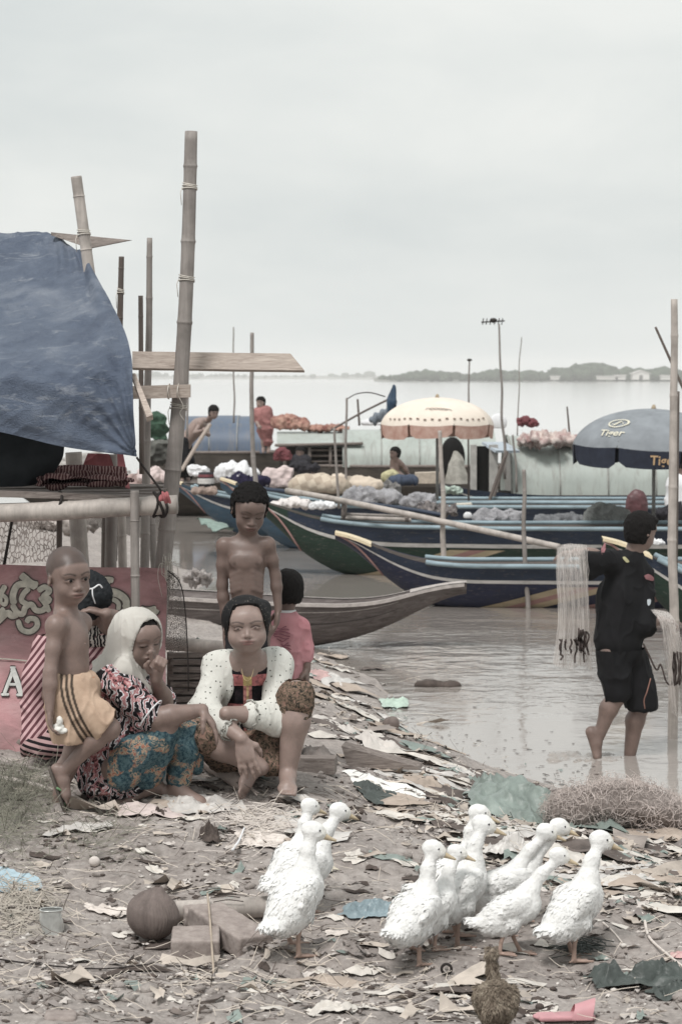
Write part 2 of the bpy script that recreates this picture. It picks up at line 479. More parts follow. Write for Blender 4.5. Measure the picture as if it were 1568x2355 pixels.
a_, b_ = WX.shape; q = (np.arange(a_ - 1)[:, None] * b_ + np.arange(b_ - 1)[None])
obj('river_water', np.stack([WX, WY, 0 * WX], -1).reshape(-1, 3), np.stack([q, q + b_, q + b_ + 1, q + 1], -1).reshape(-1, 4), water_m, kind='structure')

# far shore: ground strip and a wood that reads as one mass
shore_m = M_('far_bank', S(120, 120, 112), var=.2, sc=.05, bump=0)
fol = M_('far_foliage', (.045, .062, .04, 1), var=.5, sc=.15, bump=0)
mb = MB()
xs = np.linspace(20, 900, 60)
Gs = np.array([[(x, 1450 + 25 * math.sin(x * .013) + dy, z) for dy, z in ((0, -1), (6, 1.1), (120, 2.2))] for x in xs]); mb.grid(Gs)
mb.build('far_bank', shore_m, kind='structure', label=None)
mb = MB()
xs = np.linspace(-1500, 60, 40)
mb.grid(np.array([[(x, 3300 + dy, z) for dy, z in ((0, -1), (20, 3), (300, 5))] for x in xs])); mb.build('distant_bank', shore_m, kind='structure')
def crowns(n, x0, x1, y, yr, hs, name, prof, seed):
    r = np.random.default_rng(seed)
    th = np.array([(0, 0, 1)] + [(math.sin(a) * math.cos(b), math.sin(a) * math.sin(b), math.cos(a)) for a in (.8, 1.6, 2.4) for b in np.arange(6) * math.pi / 3 + a] + [(0, 0, -1)])
    Fb = [(0, 1 + k, 1 + (k + 1) % 6) for k in range(6)]
    for lv in (0, 1):
        for k in range(6):
            a, b = 1 + lv * 6 + k, 1 + lv * 6 + (k + 1) % 6; Fb += [(a, a + 6, b), (b, a + 6, b + 6)]
    Fb += [(13 + k, 19, 13 + (k + 1) % 6) for k in range(6)]
    Vs = []; Fs = []; n0 = 0
    for i in range(n):
        x = x0 + (x1 - x0) * r.random(); hh = hs * prof(x) * (.45 + .75 * r.random() ** 1.3)
        if hh <= .3: continue
        rad = hh * (.35 + .4 * r.random()); zc = hh * (.3 + .5 * r.random())
        V = th * [rad * 1.5, rad, rad] * (.7 + .6 * r.random((20, 1))) + [x, y + r.random() * yr + 8, zc + .8]
        Vs.append(V); Fs.append(np.array([f for f in Fb]) + n0); n0 += 20
    return obj(name, np.vstack(Vs), np.vstack(Fs), fol, kind='stuff', smooth=False)
def prof(x): 
    s_ = min(1, max(0, (x - 22) / 70)); return (.35 + .65 * s_) * (1 + .25 * math.sin(x * .05) + .2 * math.sin(x * .13 + 1))
w_ = crowns(3200, 24, 520, 1450, 60, 4.8, 'far_wood', prof, 3); tag(w_, 'hazy grey green trees along the far bank on the right', 'trees')
w_ = crowns(600, -1300, 40, 3300, 100, 7.0, 'distant_wood', lambda x: .8 + .3 * math.sin(x * .02), 5); tag(w_, 'very faint strip of trees on the distant left horizon', 'trees')
hs = P(1473, 868, 1440); hb = thing('far_house', (hs[0], 1440, 1.0), 'small pale house with pitched roof in front of the far trees', 'house')
wh = M_('whitewash', S(196, 194, 188), var=.06, bump=0)
m = MB(); m.add([(hs[0] - 5, 1440, 1), (hs[0] + 5, 1440, 1), (hs[0] + 5, 1440, 5), (hs[0], 1440, 6.5), (hs[0] - 5, 1440, 5), (hs[0] - 5, 1450, 1), (hs[0] + 5, 1450, 1), (hs[0] + 5, 1450, 5), (hs[0], 1450, 6.5), (hs[0] - 5, 1450, 5)],
    [(0, 1, 2, 3, 4), (9, 8, 7, 6, 5), (0, 4, 9, 5), (1, 6, 7, 2)]); m.build('wall', wh, hb, smooth=False)
m = MB()
for s_ in (-1, 1): m.add([(hs[0], 1439.2, 6.8), (hs[0] + 6 * s_, 1439.2, 4.7), (hs[0] + 6 * s_, 1451, 4.7), (hs[0], 1451, 6.8), (hs[0], 1439.2, 6.6), (hs[0] + 6 * s_, 1439.2, 4.5), (hs[0] + 6 * s_, 1451, 4.5), (hs[0], 1451, 6.6)], [(0, 1, 2, 3), (4, 7, 6, 5), (0, 4, 5, 1), (1, 5, 6, 2)])
m.build('roof', M_('far_roof', S(190, 186, 182), bump=0), hb, smooth=False)
MB().box((hs[0], 1439.95, 2.4), (2, .2, 2.8)).build('door', M_('far_dark', S(90, 88, 86), bump=0), hb, smooth=False)
for k, (uu, w0, h0) in enumerate([(1395, 12, 1.8), (1425, 6, 2.4), (1535, 9, 2.2), (1275, 5, 1.8)]):
    p = P(uu, 868, 1444); m = MB().box((p[0], 1444, 1 + h0 / 2), (w0, 6, h0)); rf = thing('far_shed', (p[0], 1444, 1), ['long low pale shed left of the small pitched house', 'pale hut between the long shed and the pitched house', 'low pale shed right of the small pitched house', 'tiny pale hut far left on the wooded bank'][k], 'shed', 'sheds on the far bank')
    m.build('wall', wh, rf, smooth=False); MB().box((p[0], 1444, 1 + h0 + .3), (w0 + 1, 7.5, .5)).build('roof', M_('far_roof', S(190, 186, 182)), rf, smooth=False)

# air
hz = Nt('river_haze'); hz.t.nodes.remove(hz.b); pv = hz.n('VolumePrincipled'); pv.inputs['Density'].default_value = .00028; pv.inputs['Color'].default_value = (.99, .99, .98, 1); pv.inputs['Anisotropy'].default_value = .3
hz.l(pv.outputs[0], [n for n in hz.t.nodes if n.type == 'OUTPUT_MATERIAL'][0].inputs['Volume'])
MB().box((0, 1850, 13.2), (9000, 3900, 30)).build('haze', hz.m, kind='stuff', smooth=False)
# ------------------------------------------------------------------ materials of the stall and boats
def bamboo_mat(name, c, dark=.6):
    t = Nt(name); src = t.map((60, 60, 4)); f = t.noise(1, 5, .65, .2, src); g = t.noise(6, 4, .6)
    col = t.ramp(f, [(.25, tuple(x * dark for x in c[:3]) + (1,)), (.75, c)])
    col = t.mix(t.ramp(g, [(.45, 0), (.75, .6)]), col, S(92, 84, 78)); t.bump(f, .4, .003)
    return t.out(col, .6, .35)
bam_pale = bamboo_mat('bamboo_pale', S(196, 184, 174), .7)
bam_grey = bamboo_mat('bamboo_grey', S(160, 150, 143), .62)
bam_dark = bamboo_mat('bamboo_dark', S(112, 98, 90), .6)
wood_t = Nt('sawn_wood'); src = wood_t.map((4, 40, 40)); f = wood_t.noise(2, 6, .65, 1.2, src)
wood_t.bump(f, .3, .003); wood_pale = wood_t.out(wood_t.ramp(f, [(.3, S(150, 132, 120)), (.7, S(200, 184, 170))]), .75, .2)
wood_t = Nt('old_wood'); src = wood_t.map((3, 30, 30)); f = wood_t.noise(3, 6, .7, 1.0, src)
wood_t.bump(f, .5, .005); wood_old = wood_t.out(wood_t.ramp(f, [(.3, S(96, 84, 78)), (.7, S(156, 144, 136))]), .8, .2)
twine_m = M_('twine', S(196, 188, 176), bump=0)
rope_dark = M_('dark_cord', S(50, 44, 42), bump=0)
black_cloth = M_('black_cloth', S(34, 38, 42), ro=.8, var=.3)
iron_m = M_('dark_iron', S(58, 52, 48), ro=.6)

def pole(u0, v0, u1, v1, Y0, r0, r1, mat, label, cat='pole', group=None, nodes=0, bend=0, Y1=None, name='pole', lash=(), hollow=False, n=12, wob=0, sink=.15):
    """upright from bottom (u0,v0) to top (u1,v1)"""
    a = P(u0, v0, Y0); b = P(u1, v1, Y0 if Y1 is None else Y1); m = 40
    t_ = np.linspace(0, 1, m)[:, None]
    c = a + (b - a) * t_; side = np.cross(b - a, (0, 1, 0)); side /= np.linalg.norm(side) + 1e-9
    c = c + side * bend * np.sin(t_ * math.pi)
    if wob: c = c + side * (wob * vnoise(c * [0, 0, 1] + a, 2.2))[:, None]
    if sink: c[0] -= (b - a) / np.linalg.norm(b - a) * sink
    r = np.linspace(r0, r1, m)
    if nodes:
        ss = np.linspace(0, 1, 1200); 
        cc = np.stack([np.interp(ss * (m - 1), np.arange(m), c[:, k]) for k in range(3)], 1)
        pos_ = (np.arange(nodes) + .55) / nodes + rng.uniform(-.03, .03, nodes)
        keep = np.unique(np.concatenate([np.linspace(0, 1, 50), *[p + np.array([-.006, -.002, 0, .002, .006]) for p in pos_]]).clip(0, 1))
        c = np.stack([np.interp(keep * (m - 1), np.arange(m), c[:, k]) for k in range(3)], 1)
        r = np.interp(keep, [0, 1], [r0, r1])
        for p in pos_: r = r * (1 + .10 * np.exp(-((keep - p) / .003) ** 2) + .03 * np.exp(-((keep - p) / .012) ** 2))
    root = thing(name, c[0], label, cat, group)
    mb = MB()
    if hollow:
        tip = c[-1]; d = (c[-1] - c[-2]); d /= np.linalg.norm(d)
        c = np.vstack([c, tip, tip - d * .12]); r = np.concatenate([r, [r[-1] * .82, r[-1] * .82]])
    mb.tube(c, r, n); mb.build('stem', mat, root)
    for p in lash:
        i = np.clip(p, 0, 1) * (len(c) - 1); j = int(i); q = c[j]; rr = r[j] * 1.12; d = c[min(j + 1, len(c) - 1)] - c[j - 1]; d /= np.linalg.norm(d)
        e1 = np.cross(d, (0, 1, 0)); e1 /= np.linalg.norm(e1); e2 = np.cross(d, e1); lb = MB()
        for k in range(3):
            tt = np.linspace(0, 2 * math.pi, 14)
            lb.tube([q + rr * (e1 * math.cos(x) + e2 * math.sin(x)) + d * ((k - 1) * .012 + .006 * math.sin(x + k)) for x in tt], .003, 5)
        lb.tube([q + e1 * rr - e2 * .0, q + e1 * rr * 1.25 - np.array([0, .02, .03]), q + e1 * rr * 1.1 - np.array([0, .02, .09])], .002, 4)
        lb.build('twine', twine_m, root)
    return root
gS = 'bamboo posts of the waterside stall'
pole(372, 1330, 440, 302, 11.58, .040, .030, bam_grey, 'tallest bamboo post with darkened top beside the blue tarpaulin', group=gS, nodes=6, bend=-.03, lash=(.36, .66, .85), hollow=True, name='bamboo_post', n=16, sink=0.9)
pole(208, 640, 176, 406, 11.9, .028, .027, bam_pale, 'pale slanting bamboo stub poking out above the blue tarpaulin', group=gS, nodes=2, lash=(.45,), hollow=True, name='bamboo_post', n=14, sink=.8)
pole(276, 760, 280, 590, 12.6, .016, .014, bam_dark, 'short dark split bamboo stake just right of the tarpaulin slope', group=gS, nodes=3, name='bamboo_post', sink=1.2, lash=(.5,))
pole(334, 1300, 344, 547, 12.4, .024, .014, bam_grey, 'thin bamboo pole left of the tallest post', group=gS, nodes=7, name='bamboo_post', sink=.7, wob=.01, lash=(.55,))
pole(326, 1000, 324, 680, 12.3, .013, .012, bam_dark, 'split bamboo slat tied against the thin pole', group=gS, nodes=3, name='bamboo_post', sink=0.2)
pole(312, 1402, 310, 1128, 10.85, .020, .020, bam_grey, 'short bamboo upright in front of the red banner', group=gS, nodes=2, name='bamboo_post', sink=.0, n=14)
pole(186, 1300, 170, 1040, 12.3, .045, .042, bam_pale, 'thick pale bamboo leg under the stall shelf', group=gS, nodes=1, name='bamboo_post', sink=.8, n=16)
pole(255, 1310, 258, 1045, 12.0, .030, .030, bam_grey, 'middle bamboo leg beneath the red cloths', group=gS, nodes=1, name='bamboo_post', sink=.8)
pole(283, 1310, 280, 1170, 12.2, .022, .022, bam_pale, 'slim bamboo leg right of the middle leg', group=gS, nodes=1, name='bamboo_post', sink=.8)
pole(137, 1262, 138, 1130, 11.8, .014, .015, bam_dark, 'thin dark stick under the left half of the rail', group=gS, name='bamboo_post', sink=.8, nodes=1)
pole(240, 1305, 242, 1160, 12.6, .016, .016, bam_dark, 'near black stake behind the middle leg', group=gS, name='bamboo_post', sink=.8, nodes=1)
pole(355, 1290, 345, 1130, 12.6, .020, .020, bam_grey, 'bamboo leg right behind the banner corner', group=gS, name='bamboo_post', sink=.8, nodes=1)
pole(12, 1290, 30, 1190, 11.9, .008, .007, iron_m, 'leaning dark iron rod under the rail at far left', cat='rod', name='iron_rod', sink=.4)
# horizontals
def beam(pts, r, mat, name, label, cat, nodes=0, n=14, hollow=False, group=None, parent=None):
    c = crom(np.array([P(*p) for p in pts]), 50); rr = np.full(50, r)
    for k in range(nodes):
        p = (k + .5) / nodes * 49; rr = rr * (1 + .09 * np.exp(-((np.arange(50) - p) / .7) ** 2))
    if hollow:
        d = c[-1] - c[-2]; d /= np.linalg.norm(d); c = np.vstack([c, c[-1] - d * .001, c[-1] - d * .06]); rr = np.concatenate([rr, [r * .75, r * .75]])
    m = MB().tube(c, rr, n)
    if parent is not None: return m.build(name, mat, parent)
    root = thing(name, c[0], label, cat, group); m.build('stem', mat, root); return root
beam([(-300, 1188, 11.0), (100, 1176, 10.95), (250, 1168, 10.92), (408, 1160, 10.9)], .043, bam_pale, 'bamboo_rail', 'thick horizontal bamboo rail below the stall shelf', 'rail', nodes=4, hollow=True, n=18)
m = MB()
for k, (uu, yy) in enumerate([(372, 10.84), (381, 10.83), (360, 10.85), (140, 10.9)]):
    q = P(uu, 1160, yy + .07); tt = np.linspace(0, 2 * math.pi, 16)
    m.tube([q + np.array([.012 * math.sin(x * 2 + k), .056 * math.cos(x), .056 * math.sin(x)]) for x in tt], .007, 6)
lr = thing('rail_lashing', P(372, 1160, 10.9), 'dark cord lashing wound round the rail at the tall post', 'cord'); m.build('cord', rope_dark, lr)
# shelf of boards
sh = thing('stall_shelf', P(150, 1140, 11.3), 'weathered plank shelf of the stall under the tarpaulin', 'shelf')
for k in range(6):
    ya, yb = 10.93 + k * .17, 10.93 + k * .17 + .16
    zt = 2.4 - (1137 + (k % 2) * 1.2 - 868) * 11.0 / FPX - .0
    xl, xr = -2.6, P(368 - 6 * (k % 3), 1130, 11.1)[0]
    m = MB(); xs_ = np.linspace(xl, xr, 24)
    top = np.array([[(x, y, zt + .010 * math.sin(x * 3 + k) - .016 * (x + 1) * (x < -1)) for y in (ya, (ya + yb) / 2, yb)] for x in xs_])
    bot = top - [0, 0, .028]; m.grid(top); m.grid(bot[:, ::-1])
    m.grid(np.stack([top[:, 0], bot[:, 0]], 1)[:, ::-1]); m.grid(np.stack([top[:, -1], bot[:, -1]], 1)); m.grid(np.stack([top[-1], bot[-1]], 1)[:, ::-1])
    m.build('plank', wood_old, sh, smooth=False)
def board(c4, th, mat, name, label, cat='board', parent=None):
    """four corners of the front face, thickness pushed back"""
    c = np.array([P(*p) for p in c4]); nrm = np.cross(c[1] - c[0], c[3] - c[0]); nrm /= np.linalg.norm(nrm)
    if nrm[1] < 0: nrm = -nrm
    nu, nv = 20, 4; G_ = np.array([[c[0] * (1 - a) * (1 - b) + c[1] * a * (1 - b) + c[2] * a * b + c[3] * (1 - a) * b for b in np.linspace(0, 1, nv)] for a in np.linspace(0, 1, nu)])
    G_ = G_ + nrm * (.003 * vnoise(G_.reshape(-1, 3), 6)).reshape(nu, nv, 1)
    B = G_ + nrm * th; m = MB(); m.grid(G_); m.grid(B[:, ::-1])
    for A_, B_ in ((G_[:, 0], B[:, 0]), (B[:, -1], G_[:, -1]), (B[0], G_[0]), (G_[-1], B[-1])): m.grid(np.stack([A_, B_], 1)[:, ::-1])
    return m.build(name, mat, parent, smooth=False, loc=c.mean(0) if parent is None else None, label=label, cat=cat)
board([(305, 808, 11.75), (668, 813, 11.75), (700, 852, 11.72), (305, 846, 11.72)], .03, wood_pale, 'long_plank', 'long pale plank sticking out to the right behind the tallest post')
board([(300, 888, 11.49), (438, 884, 11.49), (438, 914, 11.49), (300, 918, 11.49)], .04, wood_pale, 'cross_board', 'short board tied with twine across the tallest post')
m = MB()
for uu in (389, 411):
    q = P(uu, 900, 11.55); m.tube([q + np.array([.002 * math.sin(x), .085 * math.cos(x), .036 * math.sin(x)]) for x in np.linspace(0, 2 * math.pi, 14)], .003, 5)
m.tube(crom([P(413, 915, 11.47), P(422, 935, 11.46), P(414, 950, 11.46), P(425, 968, 11.46)], 12), .0015, 4)
o = m.build('board_twine', twine_m, None, loc=P(400, 900, 11.2)); tag(o, 'white twine binding the short board to the tallest post', 'twine')
board([(302, 858, 10.9), (312, 858, 10.9), (352, 955, 10.7), (338, 960, 10.7)], .03, wood_pale, 'loose_batten', 'slanting broken batten below the tarpaulin edge')
board([(118, 534, 12.2), (300, 552, 12.1), (205, 571, 12.1), (118, 541, 12.2)], .03, wood_old, 'pointed_plank', 'pointed weathered plank end behind the pale bamboo stub')
# far gear hanging near the shelf: cord and red rag
beam([(315, 1052, 10.75), (335, 1080, 10.78), (365, 1120, 10.8), (374, 1135, 10.82)], .005, rope_dark, 'tarp_cord', 'dark cord from the tarpaulin corner to the red rag', 'cord', n=6)
def cloth_patch(rows, n, mat, name, wr=.006, sc=8, parent=None, th=0, smooth=True, warp=None, **kw):
    g = np.array([[P(*p) for p in r] for r in rows]); g = crom(g, n); g = crom(g.transpose(1, 0, 2), n).transpose(1, 0, 2)
    du = np.gradient(g, axis=0); dv = np.gradient(g, axis=1); nn = np.cross(du, dv); nn /= np.linalg.norm(nn, axis=2)[..., None] + 1e-9
    p = g.reshape(-1, 3); w = wr * (fbm(p * [1, 1, 1.0], sc, 3) + .6 * (1 - np.abs(vnoise(p @ rotx(.3).T @ roty(.6).T * [.5, .5, 2.2] + 4, sc * .8))) ** 4)
    if warp is not None: w = w + warp(g).ravel()
    g = g + nn * w.reshape(g.shape[:2] + (1,))
    m = MB().grid(g)
    if th: m.grid((g - nn * th)[:, ::-1])
    return m.build(name, mat, parent, **kw), g
t = Nt('blue_tarpaulin'); wv = t.noise(230, 2, .5, 0, t.map((1, 1, .3))); f = t.noise(3, 5, .6, .5)
c = t.ramp(f, [(.25, S(64, 78, 102)), (.55, S(88, 102, 124)), (.8, S(132, 140, 154))])
c = t.mix(t.ramp(t.noise(9, 6, .7, 1, t.map((.6, 1, 2.5))), [(.56, 0), (.7, .45)]), c, S(170, 174, 180))
ge_ = t.noise(22, 8, .72, 2.0, t.map((1, 1, 2.2))); t.bump(t.math('ADD', t.math('MULTIPLY', ge_, 1.0), t.math('MULTIPLY', wv, .5)), .9, .012); tarp_m = t.out(c, .5, .4)
def tarpwarp(g):
    n = g.shape[0]; i = np.linspace(0, 1, n)[:, None]; j = np.linspace(0, 1, n)[None]
    e = np.exp(-((1 - j) / .16) ** 2)                                # gathered pleats near the corner rope and the right edge
    fold = .02 * e * np.sin(26 * j + 9 * i) + .012 * np.exp(-((i - .08) / .10) ** 2) * np.exp(-((j - .85) / .2) ** 2) * np.sin(50 * j + 20 * i)
    rad = np.hypot((1 - j) * 1.2, (1 - i)); ang = np.arctan2((1 - i), (1 - j) * 1.2 + .01)
    fold += .012 * np.exp(-rad * 2.5) * np.sin(ang * 22) + .010 * np.exp(-((i - .62) / .03) ** 2) + .007 * np.sin(38 * i + 4 * j + 3 * np.sin(5 * j)) * (i > .55) * (i < .98) * np.exp(-((i-.8)/.2)**2)
    return fold
cloth_patch([[(-200, 535, 12.4), (0, 537, 12.4), (110, 537, 12.3), (185, 577, 12.1)], [(-200, 620, 12.0), (0, 640, 12.0), (130, 650, 11.9), (234, 657, 11.7)],
    [(-200, 740, 11.5), (0, 740, 11.5), (150, 745, 11.4), (283, 750, 11.2)], [(-200, 840, 11.0), (0, 830, 11.0), (150, 830, 10.95), (304, 830, 10.9)],
    [(-200, 900, 10.85), (0, 890, 10.85), (150, 890, 10.8), (307, 905, 10.8)], [(-200, 955, 10.85), (0, 993, 10.82), (150, 1028, 10.8), (314, 1050, 10.75)]], 170, tarp_m, 'blue_tarpaulin', wr=.010, sc=9, warp=tarpwarp, th=.004,
    loc=P(100, 800, 11.2), label='faded blue tarpaulin draped over the stall roof', cat='tarpaulin')
# dark sheet hanging under the tarpaulin on the left, and the covered inside
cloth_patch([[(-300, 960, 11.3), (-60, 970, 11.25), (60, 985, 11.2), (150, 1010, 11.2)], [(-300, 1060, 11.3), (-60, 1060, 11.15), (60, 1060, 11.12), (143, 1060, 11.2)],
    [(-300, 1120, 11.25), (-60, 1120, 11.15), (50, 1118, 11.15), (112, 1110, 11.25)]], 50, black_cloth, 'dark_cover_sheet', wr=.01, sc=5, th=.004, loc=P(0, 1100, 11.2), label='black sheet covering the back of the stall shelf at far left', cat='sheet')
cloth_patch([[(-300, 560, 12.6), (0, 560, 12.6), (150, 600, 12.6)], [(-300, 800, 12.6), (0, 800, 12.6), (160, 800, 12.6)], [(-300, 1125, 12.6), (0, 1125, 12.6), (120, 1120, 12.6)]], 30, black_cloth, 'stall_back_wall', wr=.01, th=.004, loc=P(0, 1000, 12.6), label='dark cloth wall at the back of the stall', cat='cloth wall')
# red cloths on the shelf
t = Nt('red_krama'); f = t.n('TexWave'); f.inputs['Scale'].default_value = 22; f.inputs['Distortion'].default_value = 6; t.l(t.co, f.inputs[0])
krama = t.out(t.ramp(f.outputs['Fac'], [(.3, S(80, 46, 48)), (.6, S(116, 74, 74)), (.9, S(150, 120, 114))]), .9, .1)
s = SDF(P(95, 1135, 11.5) + [-.05, -.4, -.06], P(310, 1060, 11.5) + [.05, .3, .1], .009)
for (u, v, y, r) in [(150, 1098, 11.3, (.12, .10, .032)), (185, 1088, 11.3, (.16, .1, .03)), (225, 1086, 11.3, (.14, .1, .03)), (262, 1104, 11.25, (.09, .08, .022)), (200, 1104, 11.15, (.18, .06, .024)), (125, 1108, 11.15, (.08, .07, .03))]: s.ell(P(u, v, y), r, k=.02)
V, F = s.nets(); Nn = vnormals(V, F); V = V + Nn * (.012 * np.sin(V[:, 2] * 260 + 5 * fbm(V, 6, 2) + V[:, 0] * 14))[:, None]
obj('folded_cloth', V, F, krama, loc=P(190, 1120, 11.3), label='heap of folded dark red checked cloths lying on the shelf', cat='cloth')
red_m = M_('red_cloth', S(176, 92, 96), ro=.85, var=.25)
cloth_patch([[(203, 1042, 11.9), (228, 1043, 11.9), (250, 1045, 11.85)], [(190, 1075, 11.9), (225, 1072, 11.9), (262, 1080, 11.85)]], 24, red_m, 'hanging_red_cloth', wr=.02, th=.003, loc=P(225, 1060, 11.9), label='dull red cloth hanging behind the folded cloths', cat='cloth')
cloth_patch([[(270, 1045, 11.7), (284, 1045, 11.7)], [(274, 1090, 11.6), (296, 1100, 11.6)], [(290, 1120, 11.5), (300, 1122, 11.5)]], 20, red_m, 'hanging_pink_cloth', wr=.01, th=.003, loc=P(280, 1080, 11.7), label='narrow pinkish cloth hanging under the tarpaulin edge', cat='cloth')
s = SDF(P(358, 1185, 10.7) - .03, P(400, 1110, 10.7) + .03, .004)
s.chain([P(371, 1128, 10.75), P(380, 1142, 10.75), P(392, 1155, 10.76), P(399, 1168, 10.77)], [.008, .028, .024, .006], k=.01)
V, F = s.nets(); V = V + vnormals(V, F) * (.006 * np.sin(V[:, 0] * 300 + V[:, 2] * 90))[:, None]
obj('red_rag', V, F, red_m, loc=P(385, 1150, 10.7), label='red rag tied to the tall post by the rail end', cat='rag')

# banner with painted letters
t = Nt('red_banner'); f = t.noise(4, 6, .65, .6, t.map((1, 1, 2.4))); c = t.ramp(f, [(.25, S(144, 104, 105)), (.5, S(192, 136, 139)), (.75, S(214, 168, 169))])
c = t.mix(t.ramp(t.noise(1.7, 5, .6, .5), [(.45, 0), (.7, .75)]), c, S(150, 132, 126)); t.bump(t.noise(24, 5, .65, 1, t.map((1, 1, 2))), .5, .01); ban_m = t.out(c, .75, .2)
def bwarp(g):
    n = g.shape[0]; i = np.linspace(0, 1, n)[:, None]; j = np.linspace(0, 1, n)[None]
    return .012 * np.sin(7 * i + 5 * j + 2 * np.sin(9 * j)) * (.4 + i) + .010 * np.sin(34 * j + 8 * i) * np.exp(-i * 4) + .008 * np.sin(16 * i + 9 * j + 3 * np.sin(6 * j))
BY = 11.42
_, bg_ = cloth_patch([[(-260, 1290, BY), (0, 1298, BY), (190, 1304, BY), (383, 1306, BY - .1)], [(-260, 1450, BY), (0, 1450, BY - .03), (190, 1450, BY - .02), (382, 1450, BY - .1)],
    [(-260, 1600, BY - .15), (0, 1600, BY - .18), (190, 1600, BY - .15), (381, 1600, BY - .15)], [(-260, 1760, BY - .3), (0, 1740, BY - .3), (190, 1725, BY - .25), (380, 1690, BY - .2)]], 110, ban_m, 'painted_banner', wr=.008, sc=5, warp=bwarp, th=.003,
    loc=P(150, 1700, 11.3), label='faded red banner with pale painted letters hung across the stall front', cat='banner')
banner = bpy.data.objects['painted_banner']
_bx = bg_[..., 0].ravel(); _bz = bg_[..., 2].ravel(); _by = bg_[..., 1].ravel()
def on_banner(u, v, off):
    y = 11.35
    for _ in range(2):
        p = P(u, v, y); k = np.argsort((_bx - p[0]) ** 2 + (_bz - p[2]) ** 2)[:4]; y = _by[k].min()
    return P(u, v, y - off)
def stroke(mb, pts, w0, off, w1=None, n=None):
    pts = np.array(pts, float); n = n or max(6, 5 * len(pts)); c = crom(pts, n); T = np.gradient(c, axis=0); T /= np.linalg.norm(T, axis=1)[:, None] + 1e-9
    Nn = np.stack([-T[:, 1], T[:, 0]], 1); w = np.linspace(w0, w0 if w1 is None else w1, n) / 2; w[0] *= .6; w[-1] *= .6
    A = [on_banner(*(c[i] + Nn[i] * w[i]), off) for i in range(n)]; B = [on_banner(*(c[i] - Nn[i] * w[i]), off) for i in range(n)]; C_ = [on_banner(*c[i], off + .002) for i in range(n)]
    mb.grid(np.stack([A, C_, B], 1))
q1 = lambda L_: [(x * .22, 1236 + y * .22) for x, y in L_]; q2 = lambda L_: [(184 + x * .22, 1351 + y * .22) for x, y in L_]
strokes = [(q1([(0, 700), (10, 600), (60, 500)]), 12), (q1([(30, 600), (70, 640), (60, 700), (20, 690)]), 9), (q1([(150, 700), (140, 600), (190, 500), (300, 490), (380, 520)]), 15),
    (q1([(310, 530), (250, 590), (230, 660), (290, 700)]), 12), (q1([(130, 700), (180, 780), (240, 800), (270, 730), (330, 700), (380, 760), (450, 760), (510, 700)]), 13),
    (q1([(220, 390), (270, 430), (330, 480), (400, 500)]), 16), (q1([(400, 560), (470, 520), (520, 560), (460, 620), (520, 650), (450, 700)]), 13), (q1([(420, 620), (480, 700), (520, 780)]), 11),
    (q1([(190, 860), (230, 960), (320, 985), (390, 930), (380, 860), (310, 850), (280, 890)]), 12), (q1([(-40, 900), (40, 820), (90, 790), (130, 820), (190, 800)]), 15), (q1([(-60, 760), (0, 780), (50, 740)]), 12),
    (q1([(940, 500), (1030, 460), (1120, 440), (1190, 450)]), 13), (q1([(1000, 510), (1080, 500), (1150, 470)]), 9), (q1([(1060, 660), (1120, 600), (1220, 590), (1310, 650), (1320, 750), (1250, 820)]), 15),
    (q1([(1100, 690), (1180, 650), (1240, 690), (1240, 760)]), 10), (q2([(630, 215), (700, 235), (800, 215)]), 11), (q2([(650, 260), (720, 290), (790, 260), (810, 230)]), 11), (q2([(230, 60), (330, 40), (420, 70), (490, 140), (470, 220)]), 14)]
A_strokes = [([(10, 1597), (24, 1560), (33, 1536)], 8), ([(29, 1536), (40, 1565), (50, 1597)], 12), ([(20, 1574), (44, 1574)], 6), ([(3, 1597), (22, 1597)], 6), ([(38, 1598), (60, 1598)], 6), ([(24, 1535), (37, 1535)], 5), ([(62, 1560), (66, 1580), (64, 1598)], 5)]
m = MB(); m2 = MB()
for s_, w in strokes: stroke(m, s_, w + 6, .006); stroke(m2, s_, w, .009)
m.build('letter_outline', M_('letter_dark', S(98, 88, 84), bump=0), banner); m2.build('painted_letters', M_('letter_pale', S(196, 192, 176), var=.25, sc=30), banner)
m = MB(); m2 = MB()
for s_, w in A_strokes: stroke(m, s_, w + 5, .006); stroke(m2, s_, w, .009)
m.build('letter_outline', M_('letter_black', S(64, 58, 56), bump=0), banner); m2.build('letter_a', M_('letter_white', S(200, 202, 196), var=.15, sc=30), banner)
m = MB(); stroke(m, [(-60, 1512), (20, 1516), (75, 1521)], 3, .01); stroke(m, [(60, 1524), (66, 1600), (60, 1700)], 3, .01); m.build('ruled_line', M_('letter_pale', S(196, 192, 176)), banner)
# twine tuft on the banner corner and net rag hanging from it
m = MB()
for k in range(16):
    q = P(384, 1300, 11.25); e = rng.normal(size=3) * [.02, .015, .015]
    m.tube(crom([q, q + e + [0, -.02, .02], q + e * 1.3 + [.0, -.02, -.03 - .05 * rng.random()], q + e + [.01, -.02, -.05 - .12 * rng.random() ** 2]], 8), .0015, 4)
tag(m.build('twine_tuft', twine_m, None, loc=P(384, 1300, 11.2)), 'pale twine tangle knotted at the banner corner on the tall post', 'twine')
t = Nt('fine_net'); t.m.blend_method = 'HASHED' if hasattr(t.m, 'blend_method') else None
wa = t.n('TexVoronoi'); wa.feature = 'DISTANCE_TO_EDGE'; wa.inputs['Scale'].default_value = 110; t.l(t.co, wa.inputs['Vector'])
t.l(t.ramp(wa.outputs['Distance'], [(.06, 1), (.14, .04)]), t.b.inputs['Alpha']); dark_net = t.out(S(96, 88, 84), .8, .1)
